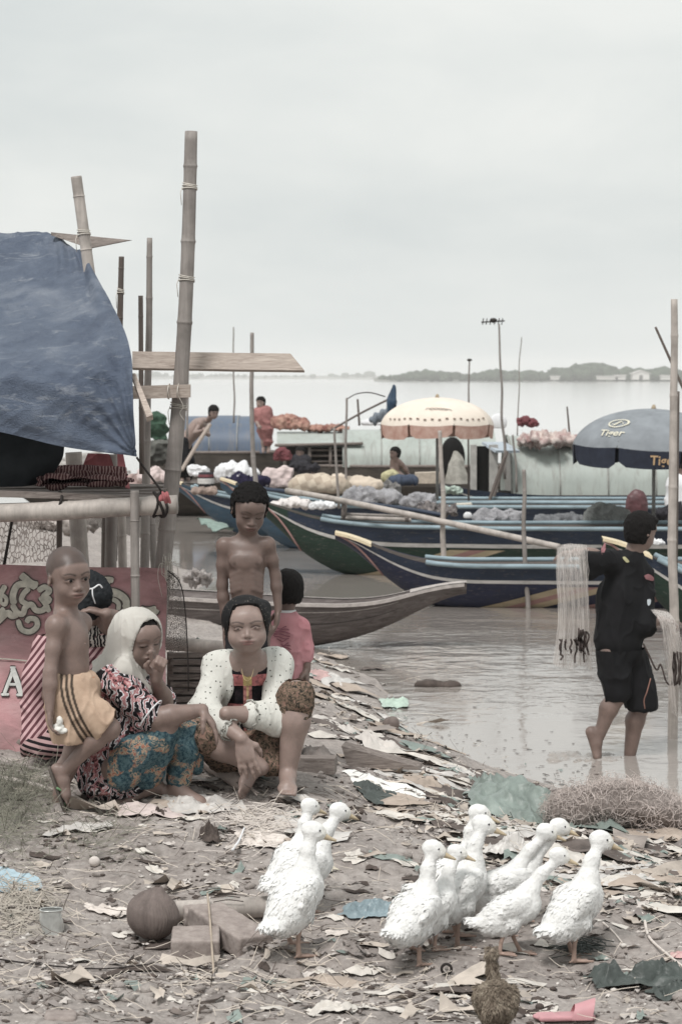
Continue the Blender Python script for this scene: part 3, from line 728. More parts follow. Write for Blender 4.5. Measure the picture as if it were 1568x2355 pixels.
cloth_patch([[(386, 1310, 11.15), (400, 1318, 11.15), (412, 1330, 11.2)], [(386, 1400, 11.15), (405, 1400, 11.1), (424, 1410, 11.2)], [(384, 1500, 11.15), (408, 1500, 11.1), (430, 1490, 11.2)]], 26, dark_net, 'wire_mesh_scrap', wr=.01, loc=P(400, 1500, 11.2), label='grey netting scrap hanging beside the banner edge', cat='netting')
m = MB(); m.tube(crom([P(386, 1312, 11.1), P(414, 1340, 11.1), P(426, 1400, 11.1), P(432, 1500, 11.1), P(434, 1590, 11.1)], 30), .003, 5)
tag(m.build('dangling_string', rope_dark, None, loc=P(430, 1590, 11.1)), 'thin cord dangling along the netting scrap edge', 'cord')
beam([(383, 1480, 11.6), (430, 1483, 11.6), (520, 1490, 11.6)], .033, bam_pale, 'ground_bamboo', 'pale bamboo length lying behind the dotted cardigan', 'bamboo', nodes=1, n=16)
# distant fence netting behind the stall
t = Nt('rough_net'); wa = t.n('TexVoronoi'); wa.feature = 'DISTANCE_TO_EDGE'; wa.inputs['Scale'].default_value = 34; t.l(t.map((1.6, 1, .7), (0, .5, 0)), wa.inputs['Vector'])
t.l(t.ramp(wa.outputs['Distance'], [(.05, .9), (.12, .02)]), t.b.inputs['Alpha']); nm = t.out(S(120, 108, 102), .8, .1)
cloth_patch([[(-60, 1190, 14), (40, 1195, 14), (130, 1200, 14)], [(-60, 1300, 14), (40, 1295, 14), (130, 1290, 14)]], 20, nm, 'hanging_net', wr=.03, loc=P(40, 1290, 14), label='coarse fishing net strung behind the stall legs at left', cat='net')

# slatted crate behind the women and loose net by the banner
cr_ = thing('slatted_crate', P(430, 1640, 11.9), 'weathered slatted crate between the banner and the dotted cardigan', 'crate')
for k in range(8):
    v_ = 1506 + k * 17; xa, xb = P(388, v_, 11.9)[0], P(478, v_, 11.9)[0]; zz_ = P(400, v_, 11.9)[2]
    MB().box(((xa + xb) / 2 + .01 * (k % 3), 11.9 + .01 * (k % 2), zz_), (xb - xa, .02, .026), roty(R((k % 3 - 1) * 1.2))).build('slat', wood_old, cr_, smooth=False)
for u_ in (392, 470): MB().box(P(u_, 1566, 11.93), (.03, .03, .29)).build('corner_post', wood_old, cr_, smooth=False)
MB().box(P(433, 1566, 12.02), (.17, .02, .28)).build('back_panel', M_('crate_dark', S(70, 62, 58)), cr_, smooth=False)
# ------------------------------------------------------------------ boats
def paint(name, c, v=.18):
    if name in _mc: return _mc[name]
    t = Nt(name); f = t.noise(5, 6, .65, .5, t.map((.6, 1, 3))); g = t.noise(22, 6, .75, .6, t.map((.4, 1, 2)))
    col = t.ramp(f, [(.3, tuple(x * (1 - v) for x in c[:3]) + (1,)), (.7, tuple(min(1, x * (1 + v)) for x in c[:3]) + (1,))])
    col = t.mix(t.ramp(g, [(.56, 0), (.68, .55)]), col, S(126, 118, 110)); col = t.mix(t.ramp(t.noise(9, 5, .7), [(.58, 0), (.75, .5)]), col, S(74, 66, 60)); t.bump(g, .35, .006)
    _mc[name] = t.out(col, .55, .35); return _mc[name]
b_green = paint('paint_green', S(34, 62, 50)); b_navy = paint('paint_navy', S(44, 50, 78)); b_teal = paint('paint_teal', S(62, 96, 120)); b_dkblue = paint('paint_dark_blue', S(42, 56, 78))
b_sky = paint('paint_pale_blue', S(132, 156, 166), .3); b_cream = paint('paint_cream', S(226, 204, 160)); b_white = paint('paint_white', S(208, 204, 200)); b_pink = paint('paint_pink', S(176, 128, 122)); b_ochre = paint('paint_ochre', S(184, 164, 128))
b_in = paint('hull_inside', S(88, 78, 72))
class Hull:
    """long river boat. Local: s = metres aft of the bow tip along +x', z up; heading turns it about the bow"""
    def __init__(h, bow, L, heading, zg, zk, wmax, gun, keel, wid):
        h.b = np.array([bow[0], bow[1], 0.]); h.L = L; h.M = rotz(heading); h.gun = np.array(gun); h.keel = np.array(keel); h.wid = np.array(wid)
    def zg(h, s): return np.interp(s, h.gun[:, 0], h.gun[:, 1]) if len(h.gun) < 3 else h._sm(h.gun, s)
    def _sm(h, A, s):
        # smooth interpolation
        x = A[:, 0]; d = .12
        return sum(np.interp(s + o * d, x, A[:, 1]) for o in (-2, -1, 0, 1, 2)) / 5
    def pt(h, s, t, side=1, off=0, z=None):
        """t 0 = keel, 1 = gunwale; side -1 faces the camera (-y)"""
        zg, zk, w = h._sm(h.gun, s), h._sm(h.keel, s), h._sm(h.wid, s)
        y = w * (t ** .45) * .5 + off; zz = zk + (zg - zk) * t
        loc = np.stack([s + 0 * t, side * y + 0 * s, zz + 0 * s], -1)
        return loc @ h.M.T + h.b
    def patch(h, mb, s0, s1, t0, t1, off=.004, side=-1, n=40, m=5, skew=0, tlim=True):
        S_, T_ = np.meshgrid(np.linspace(0, 1, n), np.linspace(0, 1, m), indexing='ij')
        s = s0 + (s1 - s0) * S_ + skew * (T_); t_ = t0 + (t1 - t0) * T_
        mb.grid(h.pt(s, t_, side, off)); return mb
def make_boat(name, label, bow, L, heading, gun, keel, wid, hullm, decor=True, rail=True, group=None, plate=None, stripes=(), rail_from=.6, seats=0, bandm=None):
    h = Hull(bow, L, heading, 0, 0, 0, gun, keel, wid); root = thing(name, (bow[0], bow[1], 0), label, 'boat', group)
    mb = MB()
    for sd in (-1, 1): h.patch(mb, 0, L, 0.0, 1, 0, sd, 90, 10)
    mb.build('hull', hullm, root)
    mb = MB()
    for sd in (-1, 1): h.patch(mb, .05, L - .02, .55, .99, -.03, sd, 80, 4)
    # bottom boards inside
    s = np.linspace(.1, L - .1, 80); A = h.pt(s, np.full(80, .56), -1, -.03); B = h.pt(s, np.full(80, .56), 1, -.03); mb.grid(np.stack([A, B], 1)); mb.build('inner_hull', b_in, root)
    if decor:
        for sd in (-1, 1):
            h.patch(MB(), 0, 1, 0, 1)
            m = h.patch(MB(), .0, L, .66, .73, .006, sd, 90, 2); m.build('white_line', b_white, root)
            m = h.patch(MB(), .35, L, .735, .985, .005, sd, 90, 3); m.build('painted_band', bandm or b_dkblue, root)
    if rail:
        for sd in (-1, 1):
            s = np.linspace(rail_from, L - .1, 70); MB().tube(h.pt(s, np.ones(70), sd, .01) + [0, 0, .012], .026, 8).build('gunwale_rail', b_sky, root)
    if plate is not None:
        s = np.linspace(0, plate, 14); A = h.pt(s, np.ones(14), -1, .02) + [0, 0, .012]; B = h.pt(s, np.ones(14), 1, .02) + [0, 0, .012]
        m = MB().grid(np.stack([A, (A + B) / 2, B], 1)); m.grid(np.stack([A, A - [0, 0, .03]], 1)[:, ::-1]); m.grid(np.stack([B, B - [0, 0, .03]], 1)); m.build('bow_plate', b_cream, root)
        s = np.zeros(10); m = MB().tube(np.concatenate([h.pt(np.linspace(0, .5, 12), np.linspace(.9, 0, 12), -1, .0)]), .014, 6); m.build('stem_edge', b_pink, root)
    for (s0, w_, sk, mt, t0, t1) in stripes:
        h.patch(MB(), s0, s0 + w_, t0, t1, .008, -1, 10, 14, sk).build('painted_stripe', mt, root)
    for k in range(seats):
        s_ = 1.5 + k * (L - 2.5) / max(1, seats); A = h.pt(np.array([s_, s_ + .18]), np.array([.93, .93]), -1, -.03); B = h.pt(np.array([s_, s_ + .18]), np.array([.93, .93]), 1, -.03)
        m = MB().grid(np.stack([A, B], 1)); m.grid(np.stack([A, B], 1)[:, ::-1] - [0, 0, .03]); m.grid(np.stack([A, A - [0, 0, .03]], 1)); m.build('thwart', wood_old, root)
    return h, root
gB = 'long painted river boats moored in rows'
pA = P(771, 1216, 25.4)
hA, A_boat = make_boat('river_boat', 'dark blue river boat with cream bow plate and diagonal stripes, nearest of the painted boats', pA, 10, R(-1.5), [(0, .80), (.36, .66), (.75, .50), (1.2, .44), (2.5, .44), (10, .46)],
    [(0, .76), (.35, .45), (.8, .08), (1.15, -.05), (1.6, -.08), (10, -.08)], [(0, .22), (.5, .5), (1.2, .85), (3, 1.05), (10, 1.05)], b_navy, plate=.38, rail_from=.95,
    stripes=[(1.35, .22, 1.0, b_ochre, .05, .60), (1.57, .18, 1.0, b_pink, .05, .60), (1.75, .22, 1.0, b_ochre, .05, .60), (2.25, .5, 1.3, b_pink, .05, .6), (5.5, .4, 1.3, b_ochre, .05, .6)], group=gB)
pB = P(598, 1150, 29.5)
hB, B_boat = make_boat('river_boat', 'dark green river boat with pale blue rail behind the dark blue one', pB, 13, R(-1.0), [(0, .92), (.35, .78), (.8, .66), (1.5, .60), (3, .58), (13, .60)],
    [(0, .84), (.3, .45), (.7, .12), (1.1, -.04), (1.6, -.1), (13, -.1)], [(0, .24), (.6, .6), (1.6, 1.0), (4, 1.25), (13, 1.25)], b_green, rail_from=.75, plate=.1,
    stripes=[(1.1, .25, 1.2, b_ochre, .02, .62), (1.35, .2, 1.2, b_pink, .02, .62), (1.55, .22, 1.2, b_ochre, .02, .62), (4.9, .5, 1.2, b_pink, .02, .62)], group=gB, seats=5)
pC = P(398, 1118, 37)
hC, C_boat = make_boat('river_boat', 'teal blue river boat with its bow just right of the tall bamboo post', pC, 14, R(-2), [(0, .85), (.3, .72), (.8, .58), (1.5, .52), (14, .52)],
    [(0, .78), (.4, .4), (.9, .02), (1.3, -.08), (14, -.08)], [(0, .24), (.6, .6), (1.6, 1.0), (14, 1.2)], b_teal, rail_from=.3, plate=.15, group=gB, seats=4)
pD = P(508, 1105, 34)
hD, D_boat = make_boat('river_boat', 'loaded river boat with cream bow tip behind the head of the standing boy', pD, 16, R(-1), [(0, 1.02), (.35, .84), (.9, .68), (1.8, .60), (16, .60)],
    [(0, .94), (.3, .55), (.7, .1), (1.2, -.1), (16, -.1)], [(0, .24), (.6, .6), (1.6, 1.1), (16, 1.3)], b_teal, rail_from=.5, plate=.22, group=gB, seats=4)
pE = P(1384, 1236, 22.5)
hE, E_boat = make_boat('river_boat', 'green river boat with cream bow plate behind the wading teenager', pE, 8, R(-4), [(0, .93), (.4, .78), (.8, .56), (1.2, .42), (2, .40), (8, .42)],
    [(0, .88), (.35, .5), (.7, .1), (1.0, -.06), (8, -.08)], [(0, .24), (.5, .5), (1.2, .85), (8, 1.05)], b_green, rail_from=.5, plate=.45, group=gB)
pF = P(1010, 1160, 38.5)
hF, F_boat = make_boat('river_boat', 'dark blue boat half hidden behind the net heaps', pF, 14, R(-1), [(0, .72), (.5, .62), (1.5, .55), (14, .56)], [(0, .6), (.7, .1), (1.3, -.1), (14, -.1)], [(0, .3), (1.6, 1.1), (14, 1.3)], b_dkblue, rail_from=.6, group=gB, rail=False, seats=3)
# outrigger pole, blue oar, posts
tp = beam([(660, 1128, 30.5), (790, 1152, 29.2), (1000, 1196, 28.2), (1285, 1258, 26.6)], .035, bam_pale, 'long_spar', 'long pale bamboo spar sloping down across the green boat', 'spar', nodes=6)
beam([(604, 1124, 31.4), (700, 1136, 31), (800, 1153, 30.5), (930, 1170, 30), (1020, 1185, 29.8)], .028, b_dkblue, 'blue_oar', 'dark blue oar shaft lying above the pale spar', 'oar', n=8)
fr = thing('oar_frame', P(792, 1200, 29.3), 'small wooden frame carrying the spar on the green boat', 'frame')
for a, b in (((792, 1152, 29.3), (790, 1196, 29.3)), ((935, 1182, 29.3), (935, 1200, 29.3))): MB().tube([P(*a), P(*b)], .035, 8).build('upright', wood_old, fr)
MB().tube([P(785, 1190, 29.3), P(860, 1193, 29.3), P(945, 1196, 29.3)], .028, 8).build('crossbar', bam_pale, fr); MB().tube([P(785, 1182, 29.4), P(945, 1188, 29.4)], .018, 8).build('crossbar', bam_grey, fr)
# old grey canoe
wt = Nt('canoe_wood'); f = wt.noise(3, 6, .7, 1, wt.map((1.2, 8, 8))); wt.bump(f, .5, .01)
canoe_m = wt.out(wt.ramp(f, [(.3, S(84, 75, 72)), (.55, S(112, 102, 99)), (.8, S(146, 136, 132))]), .75, .2)
canoe_rim = M_('canoe_rim', S(176, 166, 160), var=.2, sc=20)
pK = P(1072, 1360, 21.4)
hK = Hull(pK, 5.2, math.pi - R(2), 0, 0, 0, [(0, .58), (.25, .57), (.55, .47), (.9, .40), (1.6, .42), (3, .50), (5.2, .62)], [(0, .50), (.2, .46), (.6, .22), (1.1, .04), (1.6, -.02), (5.2, -.04)], [(0, .12), (.3, .22), (.9, .5), (2, .78), (5.2, .85)])
kr = thing('wooden_canoe', pK * [1, 1, 0], 'old grey brown wooden canoe afloat behind the standing boy', 'canoe')
m = MB()
for sd in (-1, 1): hK.patch(m, 0, 5.2, 0, 1, 0, sd, 70, 10)
m.build('hull', canoe_m, kr); m = MB()
for sd in (-1, 1): hK.patch(m, .5, 5.1, .3, .99, -.03, sd, 50, 4)
s_ = np.linspace(.5, 5.1, 50); m.grid(np.stack([hK.pt(s_, np.full(50, .31), -1, -.03), hK.pt(s_, np.full(50, .31), 1, -.03)], 1)); m.build('inner_hull', canoe_m, kr)
for sd in (-1, 1):
    s_ = np.linspace(.02, 5.15, 60); A = hK.pt(s_, np.ones(60), sd, .012) + [0, 0, .006]; B = hK.pt(s_, np.ones(60), sd, -.035) + [0, 0, .006]
    m = MB().grid(np.stack([A, B], 1)); m.grid(np.stack([A, A - [0, 0, .03]], 1)); m.build('gunwale', canoe_rim, kr)
s_ = np.linspace(0, .5, 12); A = hK.pt(s_, np.ones(12), -1, .01) + [0, 0, .012]; B = hK.pt(s_, np.ones(12), 1, .01) + [0, 0, .012]; MB().grid(np.stack([A, (A + B) / 2 + [0, 0, .01], B], 1)).build('bow_block', canoe_rim, kr)
for tt in (.52, .8): hK.patch(MB(), .6, 5, tt, tt + .02, .006, 1, 50, 2).build('plank_seam', canoe_rim if tt > .6 else M_('seam', S(70, 62, 60)), kr)

# ------------------------------------------------------------------ houseboats with barrel roofs
def ribbed(name, c, sc=5):
    t = Nt(name); f = t.noise(2.0, 5, .6, .4, t.map((1, 1, 1))); w = t.n('TexWave'); w.bands_direction = 'X'; w.inputs['Scale'].default_value = sc; w.inputs['Distortion'].default_value = .3; t.l(t.co, w.inputs[0])
    col = t.ramp(f, [(.3, tuple(x * .82 for x in c[:3]) + (1,)), (.7, c)]); col = t.mix(t.ramp(t.noise(5, 6, .7, 1, t.map((2, 1, .3))), [(.5, 0), (.72, .6)]), col, S(128, 120, 112))
    t.bump(w.outputs['Fac'], .08, .01); return t.out(col, .5, .4)
roof_m = ribbed('pale_tin', S(174, 183, 175)); roof_blue = ribbed('blue_tin', S(92, 110, 134)); hull_old = M_('old_hull', S(74, 67, 60), var=.35, sc=3, stretch=(1, 1, 6))
def barrel(name, label, u0, u1, vtop, veave, Y, depth, rm, hullv, segs=4, vend=None):
    x0, x1 = P(u0, vtop, Y)[0], P(u1, vtop, Y)[0]; zt = P(0, vtop, Y)[2]; ze = P(0, veave, Y - depth / 2)[2]; zh = P(0, hullv, Y - depth / 2)[2]
    root = thing(name, ((x0 + x1) / 2, Y, 0), label, 'houseboat', 'houseboats with barrel roofs'); a = np.linspace(0, math.pi, 19)
    def arc(x, g=0): return np.array([(x, Y - (depth / 2 + g) * math.cos(q), ze + (zt - ze + g) * math.sin(q) ** .8) for q in a])
    n = max(1, int(segs)); xs = np.linspace(x0, x1, n + 1)
    for k in range(n):
        g = .015 * (k % 2); A = np.array([arc(x, g) for x in np.linspace(xs[k] - .02, xs[k + 1] + .02, 8)]); m = MB().grid(A); m.grid(A[:, ::-1] - [0, 0, .02]); m.build('roof_sheet', rm, root)
        m = MB().tube(arc(xs[k], .012), .012, 6); m.build('roof_hoop', M_('hoop', S(150, 148, 142)), root)
    m = MB(); A = arc(x1 - .05, -.05); m.add(np.vstack([A, [[x1 - .05, Y, ze]]]), [(i, i + 1, len(A)) for i in range(len(A) - 1)]); m.add(np.vstack([arc(x0 + .05, -.05), [[x0 + .05, Y, ze]]]), [(i, i + 1, len(A)) for i in range(len(A) - 1)]); m.build('end_wall', M_('end_boards', S(150, 146, 140)), root)
    sx_ = np.linspace(x0 - .8, x1 + .8, 40); e = np.clip(np.minimum(sx_ - x0 + .8, x1 + .8 - sx_) / 1.2, 0, 1) ** .5
    Gg = np.array([[(x, Y + sgn * (depth / 2 + .05) * (.35 + .65 * ee) * f_, z) for sgn, f_, z in ((-1, .75, -.1), (-1, 1.0, .35), (-1, 1.03, ze - .02), (1, 1.03, ze - .02), (1, .8, -.1))] for x, ee in zip(sx_, e)])
    MB().grid(Gg).build('hull', hull_old, root, smooth=False)
    m = MB(); 
    for sgn in (-1,): m.tube([(x, Y - (depth / 2 + .08) * (.35 + .65 * ee), ze) for x, ee in zip(sx_, e)], .03, 6)
    m.build('rub_rail', wood_old, root); return root, (x0, x1, zt, ze, Y)
barrel('houseboat', 'houseboat with blue barrel roof at the left behind the bending man', 425, 612, 957, 1040, 50, 2.2, roof_blue, 1062, segs=3)
H1, _ = barrel('houseboat', 'long houseboat with pale barrel roof behind the cream umbrella', 790, 1130, 988, 1072, 46.5, 2.4, roof_m, 1098, segs=4)
H2, _ = barrel('houseboat', 'houseboat with pale greenish barrel roof behind the blue umbrella', 1165, 1700, 1002, 1142, 40, 2.6, roof_m, 1178, segs=5)
# flat-roofed deck house between the blue roof and the pale barrel
dh = thing('deck_house', P(730, 1060, 47), 'open deck house with flat white awning next to the blue barrel roof', 'deck house')
m = MB(); A = np.array([[P(u, v, y) for (v, y) in ((992, 47.5), (1000, 46.4), (1022, 45.4))] for u in np.linspace(637, 832, 14)]); m.grid(A); m.grid(A[:, ::-1] - [0, 0, .05]); m.build('awning', roof_m, dh)
MB().tube([P(632, 1024, 45.4), P(835, 1020, 45.4)], .03, 6).build('eave_pole', wood_old, dh)
for u in (655, 712, 760, 815): MB().tube([P(u, 1024, 45.5), P(u, 1078, 45.5)], .035, 6).build('post', wood_old, dh)
MB().box((P(735, 1050, 46.6)[0], 46.6, P(735, 1052, 46.6)[2]), (1.55, .05, .5)).build('back_wall', M_('deckhouse_dark', S(52, 46, 44)), dh, smooth=False)
for k in range(3): MB().tube([P(715, 1035 + k * 13, 45.6), P(812, 1035 + k * 13, 45.6)], .02, 5).build('railing', wood_old, dh)
# doorway pieces on the pale houseboats
dark = M_('interior_shade', S(22, 20, 20), bump=0)  # near-black colour that paints the shade of cabin interiors
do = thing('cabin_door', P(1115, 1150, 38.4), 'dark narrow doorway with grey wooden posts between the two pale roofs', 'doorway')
MB().box(P(1112, 1088, 38.5), (.42, .06, .86)).build('opening', dark, do, smooth=False)  # solid box; the shade inside the doorway is put into its colour
for u, w in ((1088, .10), (1134, .14)): MB().box(P(u, 1088, 38.4), (w, .08, .9)).build('door_post', M_('grey_post', S(168, 164, 158), var=.25, sc=8), do, smooth=False)
board([(1108, 1016, 38.6), (1160, 1016, 39.2), (1195, 1036, 38.4), (1140, 1036, 38.2)], .04, ribbed('awning_blue', S(180, 194, 206)), 'door_awning', 'small bluish tin awning above the dark doorway', 'awning')
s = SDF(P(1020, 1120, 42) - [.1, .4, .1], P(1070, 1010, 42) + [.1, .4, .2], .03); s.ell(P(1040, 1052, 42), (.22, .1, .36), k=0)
V, F = s.nets(); obj('arched_shade', V, F, dark, loc=P(1040, 1085, 42), label='near black shape painting the shaded arched cabin mouth behind the cream umbrella pole', cat='opening')  # solid ellipsoid, cabin shade painted as near-black instead of a hole
cloth_patch([[(1042, 1040, 41.6), (1050, 1040, 41.6), (1062, 1050, 41.6)], [(1030, 1080, 41.4), (1052, 1080, 41.3), (1072, 1085, 41.4)], [(1022, 1112, 41.4), (1050, 1115, 41.2), (1078, 1115, 41.3)]], 20, M_('canvas_grey', S(150, 146, 136)), 'canvas_flap', wr=.06, sc=2, th=.02, loc=P(1050, 1112, 41.5), label='grey canvas flap hanging by the arched cabin mouth', cat='canvas')
for k, (a, b, lb) in enumerate([((1128, 1165, 37.5), (1165, 1038, 37.8), 'leaning stick right of the dark doorway'), ((1118, 1170, 37.2), (1160, 1050, 37.4), 'second leaning stick beside the dark doorway')]):
    beam([a, b], .03, bam_dark, 'leaning_stick', lb, 'stick', n=6)
# ------------------------------------------------------------------ thin stakes in the water and on the boats
gP = 'thin stakes and poles over the river boats'
pole(433, 985, 432, 788, 40, .02, .016, bam_grey, 'thin upright stake just right of the tallest bamboo post', group=gP, wob=.02)
pole(538, 955, 537, 752, 47, .018, .012, bam_grey, 'thin stake left of the crooked pole over the blue roof', group=gP, wob=.03)
pole(586, 1110, 576, 765, 33, .033, .026, bam_grey, 'crooked pole standing in front of the blue barrel roof', group=gP, wob=.06, nodes=3)
pole(793, 1110, 797, 915, 36, .02, .016, bam_grey, 'thin pole of the curved frame left of the blue flag', group=gP, wob=.02)
pole(778, 1145, 768, 985, 33, .02, .016, bam_grey, 'short stake in front of the checked bundle', group=gP)
pole(825, 960, 822, 918, 44, .02, .018, bam_dark, 'stub stake on the houseboat roof left of the flag', group=gP)
pole(1160, 1080, 1148, 745, 38, .024, .014, bam_grey, 'crooked aerial mast above the right houseboat', group=gP, wob=.06)
pole(1190, 990, 1197, 775, 44, .012, .008, bam_grey, 'hair thin rod right of the aerial mast', group=gP, wob=.02)
pole(1076, 950, 1080, 828, 44, .018, .014, bam_grey, 'thin mast rising behind the cream umbrella', group=gP, wob=.02)
pole(1077, 1150, 1076, 950, 36, .016, .012, bam_dark, 'thin dark rod with knob in front of the cream umbrella edge', group=gP)
pole(1308, 990, 1303, 935, 42, .018, .014, bam_dark, 'short stick on the roof left of the blue umbrella', group=gP)
pole(1021, 1270, 1012, 990, 28.2, .032, .022, bam_pale, 'pale stake in front of the cream umbrella between the painted boats', group=gP, wob=.02, nodes=3, sink=.5)
pole(1213, 1380, 1201, 1080, 25, .026, .020, bam_grey, 'grey stake in the water left of the wading teenager', group=gP, wob=.02, nodes=3, sink=.5)
pole(1546, 1672, 1547, 688, 16.0, .034, .022, bam_pale, 'tall pale pole standing in the water at the right edge', group=gP, wob=.012, nodes=6, n=14, sink=.5)
pole(1600, 960, 1506, 752, 20, .014, .010, bam_dark, 'dark slanting stick crossing behind the tall right pole', group=gP, sink=.4)
pole(1186, 1110, 1180, 1000, 37, .018, .016, bam_grey, 'short curved stick by the small awning', group=gP, wob=.03)
pole(1548, 1510, 1556, 900, 17.5, .022, .018, bam_dark, 'dark stake right behind the tall right pole', group=gP, sink=.5)
ar = thing('tv_aerial', P(1132, 740, 38), 'television aerial on the crooked mast', 'aerial')
m = MB(); m.tube([P(1106, 741, 38), P(1160, 738, 38)], .012, 6); m.build('boom', iron_m, ar)
for k, u in enumerate((1110, 1118, 1127, 1137, 1146, 1154)): MB().tube([P(u, 733, 38) + [0, -.12, 0], P(u, 746, 38) + [0, .12, 0]], .008, 5).build('rod', iron_m, ar)
MB().ball(P(1134, 737, 38), (.06, .05, .04), 6).build('junction', iron_m, ar)
m = MB(); m.ball(P(1079, 828, 44), (.05, .04, .025), 6); tag(m.build('mast_cap', iron_m, None, loc=P(1079, 828, 44)), 'small dark cap on the mast behind the cream umbrella', 'cap')
m = MB(); m.ball(P(1077, 951, 36), (.045, .04, .025), 6); tag(m.build('rod_knob', iron_m, None, loc=P(1077, 951, 36)), 'dark knob on the rod before the cream umbrella', 'knob')
beam([(797, 918, 36), (820, 906, 36), (850, 903, 36.2), (885, 912, 36.4)], .009, iron_m, 'bent_hoop', 'thin bent hoop reaching from the frame pole towards the blue flag', 'hoop', n=6)
beam([(760, 990, 40), (830, 950, 40), (900, 915, 40)], .02, bam_dark, 'flag_spar', 'slanting spar under the blue flag', 'spar', n=6)
s = SDF(P(840, 990, 39) - [.1, .3, .1], P(925, 875, 39) + [.1, .3, .2], .02); s.cone(P(903, 888, 39), P(903, 925, 39), .03, .085, .02); s.cone(P(903, 925, 39), P(885, 972, 39), .085, .05, .02); s.cone(P(897, 940, 39), P(862, 965, 39.1), .05, .09, .02)
V, F = s.nets(); fm = (V[F[:, 0], 0] < P(893, 0, 39)[0]).astype(int); V = V + vnormals(V, F) * (.02 * np.sin(V[:, 0] * 60))[:, None]
obj('furled_flag', V, F, [paint('flag_blue', S(36, 66, 92)), paint('flag_grey', S(112, 122, 134))], fm=fm, loc=P(903, 960, 39), label='furled dark blue cloth standing up left of the cream umbrella', cat='flag')

# ------------------------------------------------------------------ parasols
def parasol(name, label, cu, cv_top, v_rim, half_u, Y, panels, rot, canopy_m, val_m, pole_to, vdrop, tilt=0, ry=None):
    c = P(cu, v_rim, Y); top = P(cu, cv_top, Y); Rr = half_u * Y / FPX; hh = top[2] - c[2]; dv = vdrop * Y / FPX
    root = thing(name, P(cu, pole_to, Y), label, 'parasol'); T = roty(tilt)
    def pt(a, t):   # a angle, t 0 top..1 rim; sag between ribs
        ph = ((a - rot) / (2 * math.pi / panels)) % 1; sag = math.cos((ph - .5) * math.pi)
        r = Rr * math.sin(t * 1.45) / math.sin(1.45) * (1 - .035 * sag * t); z = hh * (math.cos(t * 1.45) - math.cos(1.45)) / (1 - math.cos(1.45)) - .02 * sag * t
        return np.array([r * math.cos(a), r * math.sin(a), z])
    for k in range(panels):
        aa = rot + 2 * math.pi / panels * (k + np.linspace(0.0, 1, 9)); Gp = np.array([[pt(a, t_) for t_ in np.linspace(.02, 1, 14)] for a in aa]) @ T.T + c
        m = MB().grid(Gp); m.grid(Gp[:, ::-1] - [0, 0, .004]); m.build('canopy_panel', canopy_m, root)
        aa = rot + 2 * math.pi / panels * (k + np.linspace(0.03, .97, 9)); q = rng.uniform(-.03, .03)
        Gv = np.array([[pt(a, 1.0) * [1 - .02 * j, 1 - .02 * j, 1] - [0, 0, dv * j * (1 - (.25 if i in (0, 8) else 0) * (j == 1))] + [0, 0, q * j * i / 8] for j in (0, .5, 1)] for i, a in enumerate(aa)]) @ T.T + c
        m = MB().grid(Gv); m.build('valance', val_m, root)
        a = rot + 2 * math.pi / panels * k; MB().tube(np.array([pt(a, t_) - [0, 0, .012] for t_ in np.linspace(.05, 1, 10)]) @ T.T + c, .006, 5).build('rib', iron_m, root)
    MB().tube([P(cu, cv_top - 3, Y), P(cu, pole_to, Y)], .022, 8).build('pole', M_('parasol_pole', S(150, 148, 144), bump=0), root)
    MB().tube([top - [0, 0, .02], top + [0, 0, .05]], [.04, .015], 8).build('finial', M_('finial', S(170, 150, 120)), root)
    return root, c, pt, T
t = Nt('cream_canvas'); c = t.ramp(t.noise(4, 5, .6), [(.3, S(220, 204, 186)), (.7, S(232, 218, 202))]); cream_c = t.out(c, .85, .1)
t = Nt('salmon_valance'); c = t.ramp(t.noise(9, 4, .6), [(.35, S(190, 140, 122)), (.7, S(214, 176, 158))]); salmon = t.out(c, .85, .1)
par1, c1, pt1, T1 = parasol('cream_parasol', 'cream parasol with salmon valance over the market boats', 1005, 914, 975, 134, 35, 8, R(14), cream_c, salmon, 1190, 30)
grey_c = M_('grey_blue_canvas', S(132, 138, 144), var=.18, sc=5); navy_c = M_('navy_valance', S(44, 50, 66), var=.2, sc=8)
par2, c2, pt2, T2 = parasol('blue_parasol', 'large grey blue parasol with dark valance at the right edge', 1502, 940, 1030, 192, 29.5, 8, R(-112.5 - 10), grey_c, navy_c, 1195, 42, tilt=R(3))
def text_on(txt, size, place, mat, name, parent, extr=.001):
    cu = bpy.data.curves.new('txt', 'FONT'); cu.body = txt; cu.size = size; cu.align_x = 'CENTER'; cu.align_y = 'CENTER'; cu.resolution_u = 3; cu.offset = size * .018
    o = bpy.data.objects.new('txt', cu); COL.objects.link(o); dg = bpy.context.evaluated_depsgraph_get(); me = bpy.data.meshes.new_from_object(o.evaluated_get(dg))
    V = np.array([v.co[:] for v in me.vertices]); F = [tuple(p.vertices) for p in me.polygons]
    bpy.data.objects.remove(o); bpy.data.meshes.remove(me)
    return obj(name, np.array([place(v[0], v[1]) for v in V]), F, mat, parent, smooth=False)
def val_pt(x, y, a0, c, pt, T, dv, Rr, lift=.012):
    a = a0 + x / Rr; p = pt(a, 1.0); p = p * [1.012, 1.012, 1] + [0, 0, y - dv * .5]; return T @ p + c
gold = M_('gold_print', S(188, 150, 100), bump=0, var=.1)
Rr2 = 192 * 29.5 / FPX
text_on('Tiger', .155, lambda x, y: val_pt(x, y, R(-90) + .0, c2, pt2, T2, 42 * 29.5 / FPX, Rr2), gold, 'lettering', par2)
pale_print = M_('pale_print', S(214, 208, 184), bump=0, var=.1)
def can_pt(x, y, a0, t0, c, pt, T, Rr, L_):
    t_ = t0 - y / L_; a = a0 + x / (Rr * max(.2, math.sin(t_ * 1.45))); p = pt(a, t_); return T @ (p * 1.0 + np.array([math.cos(a), math.sin(a), .8]) * .012) + c
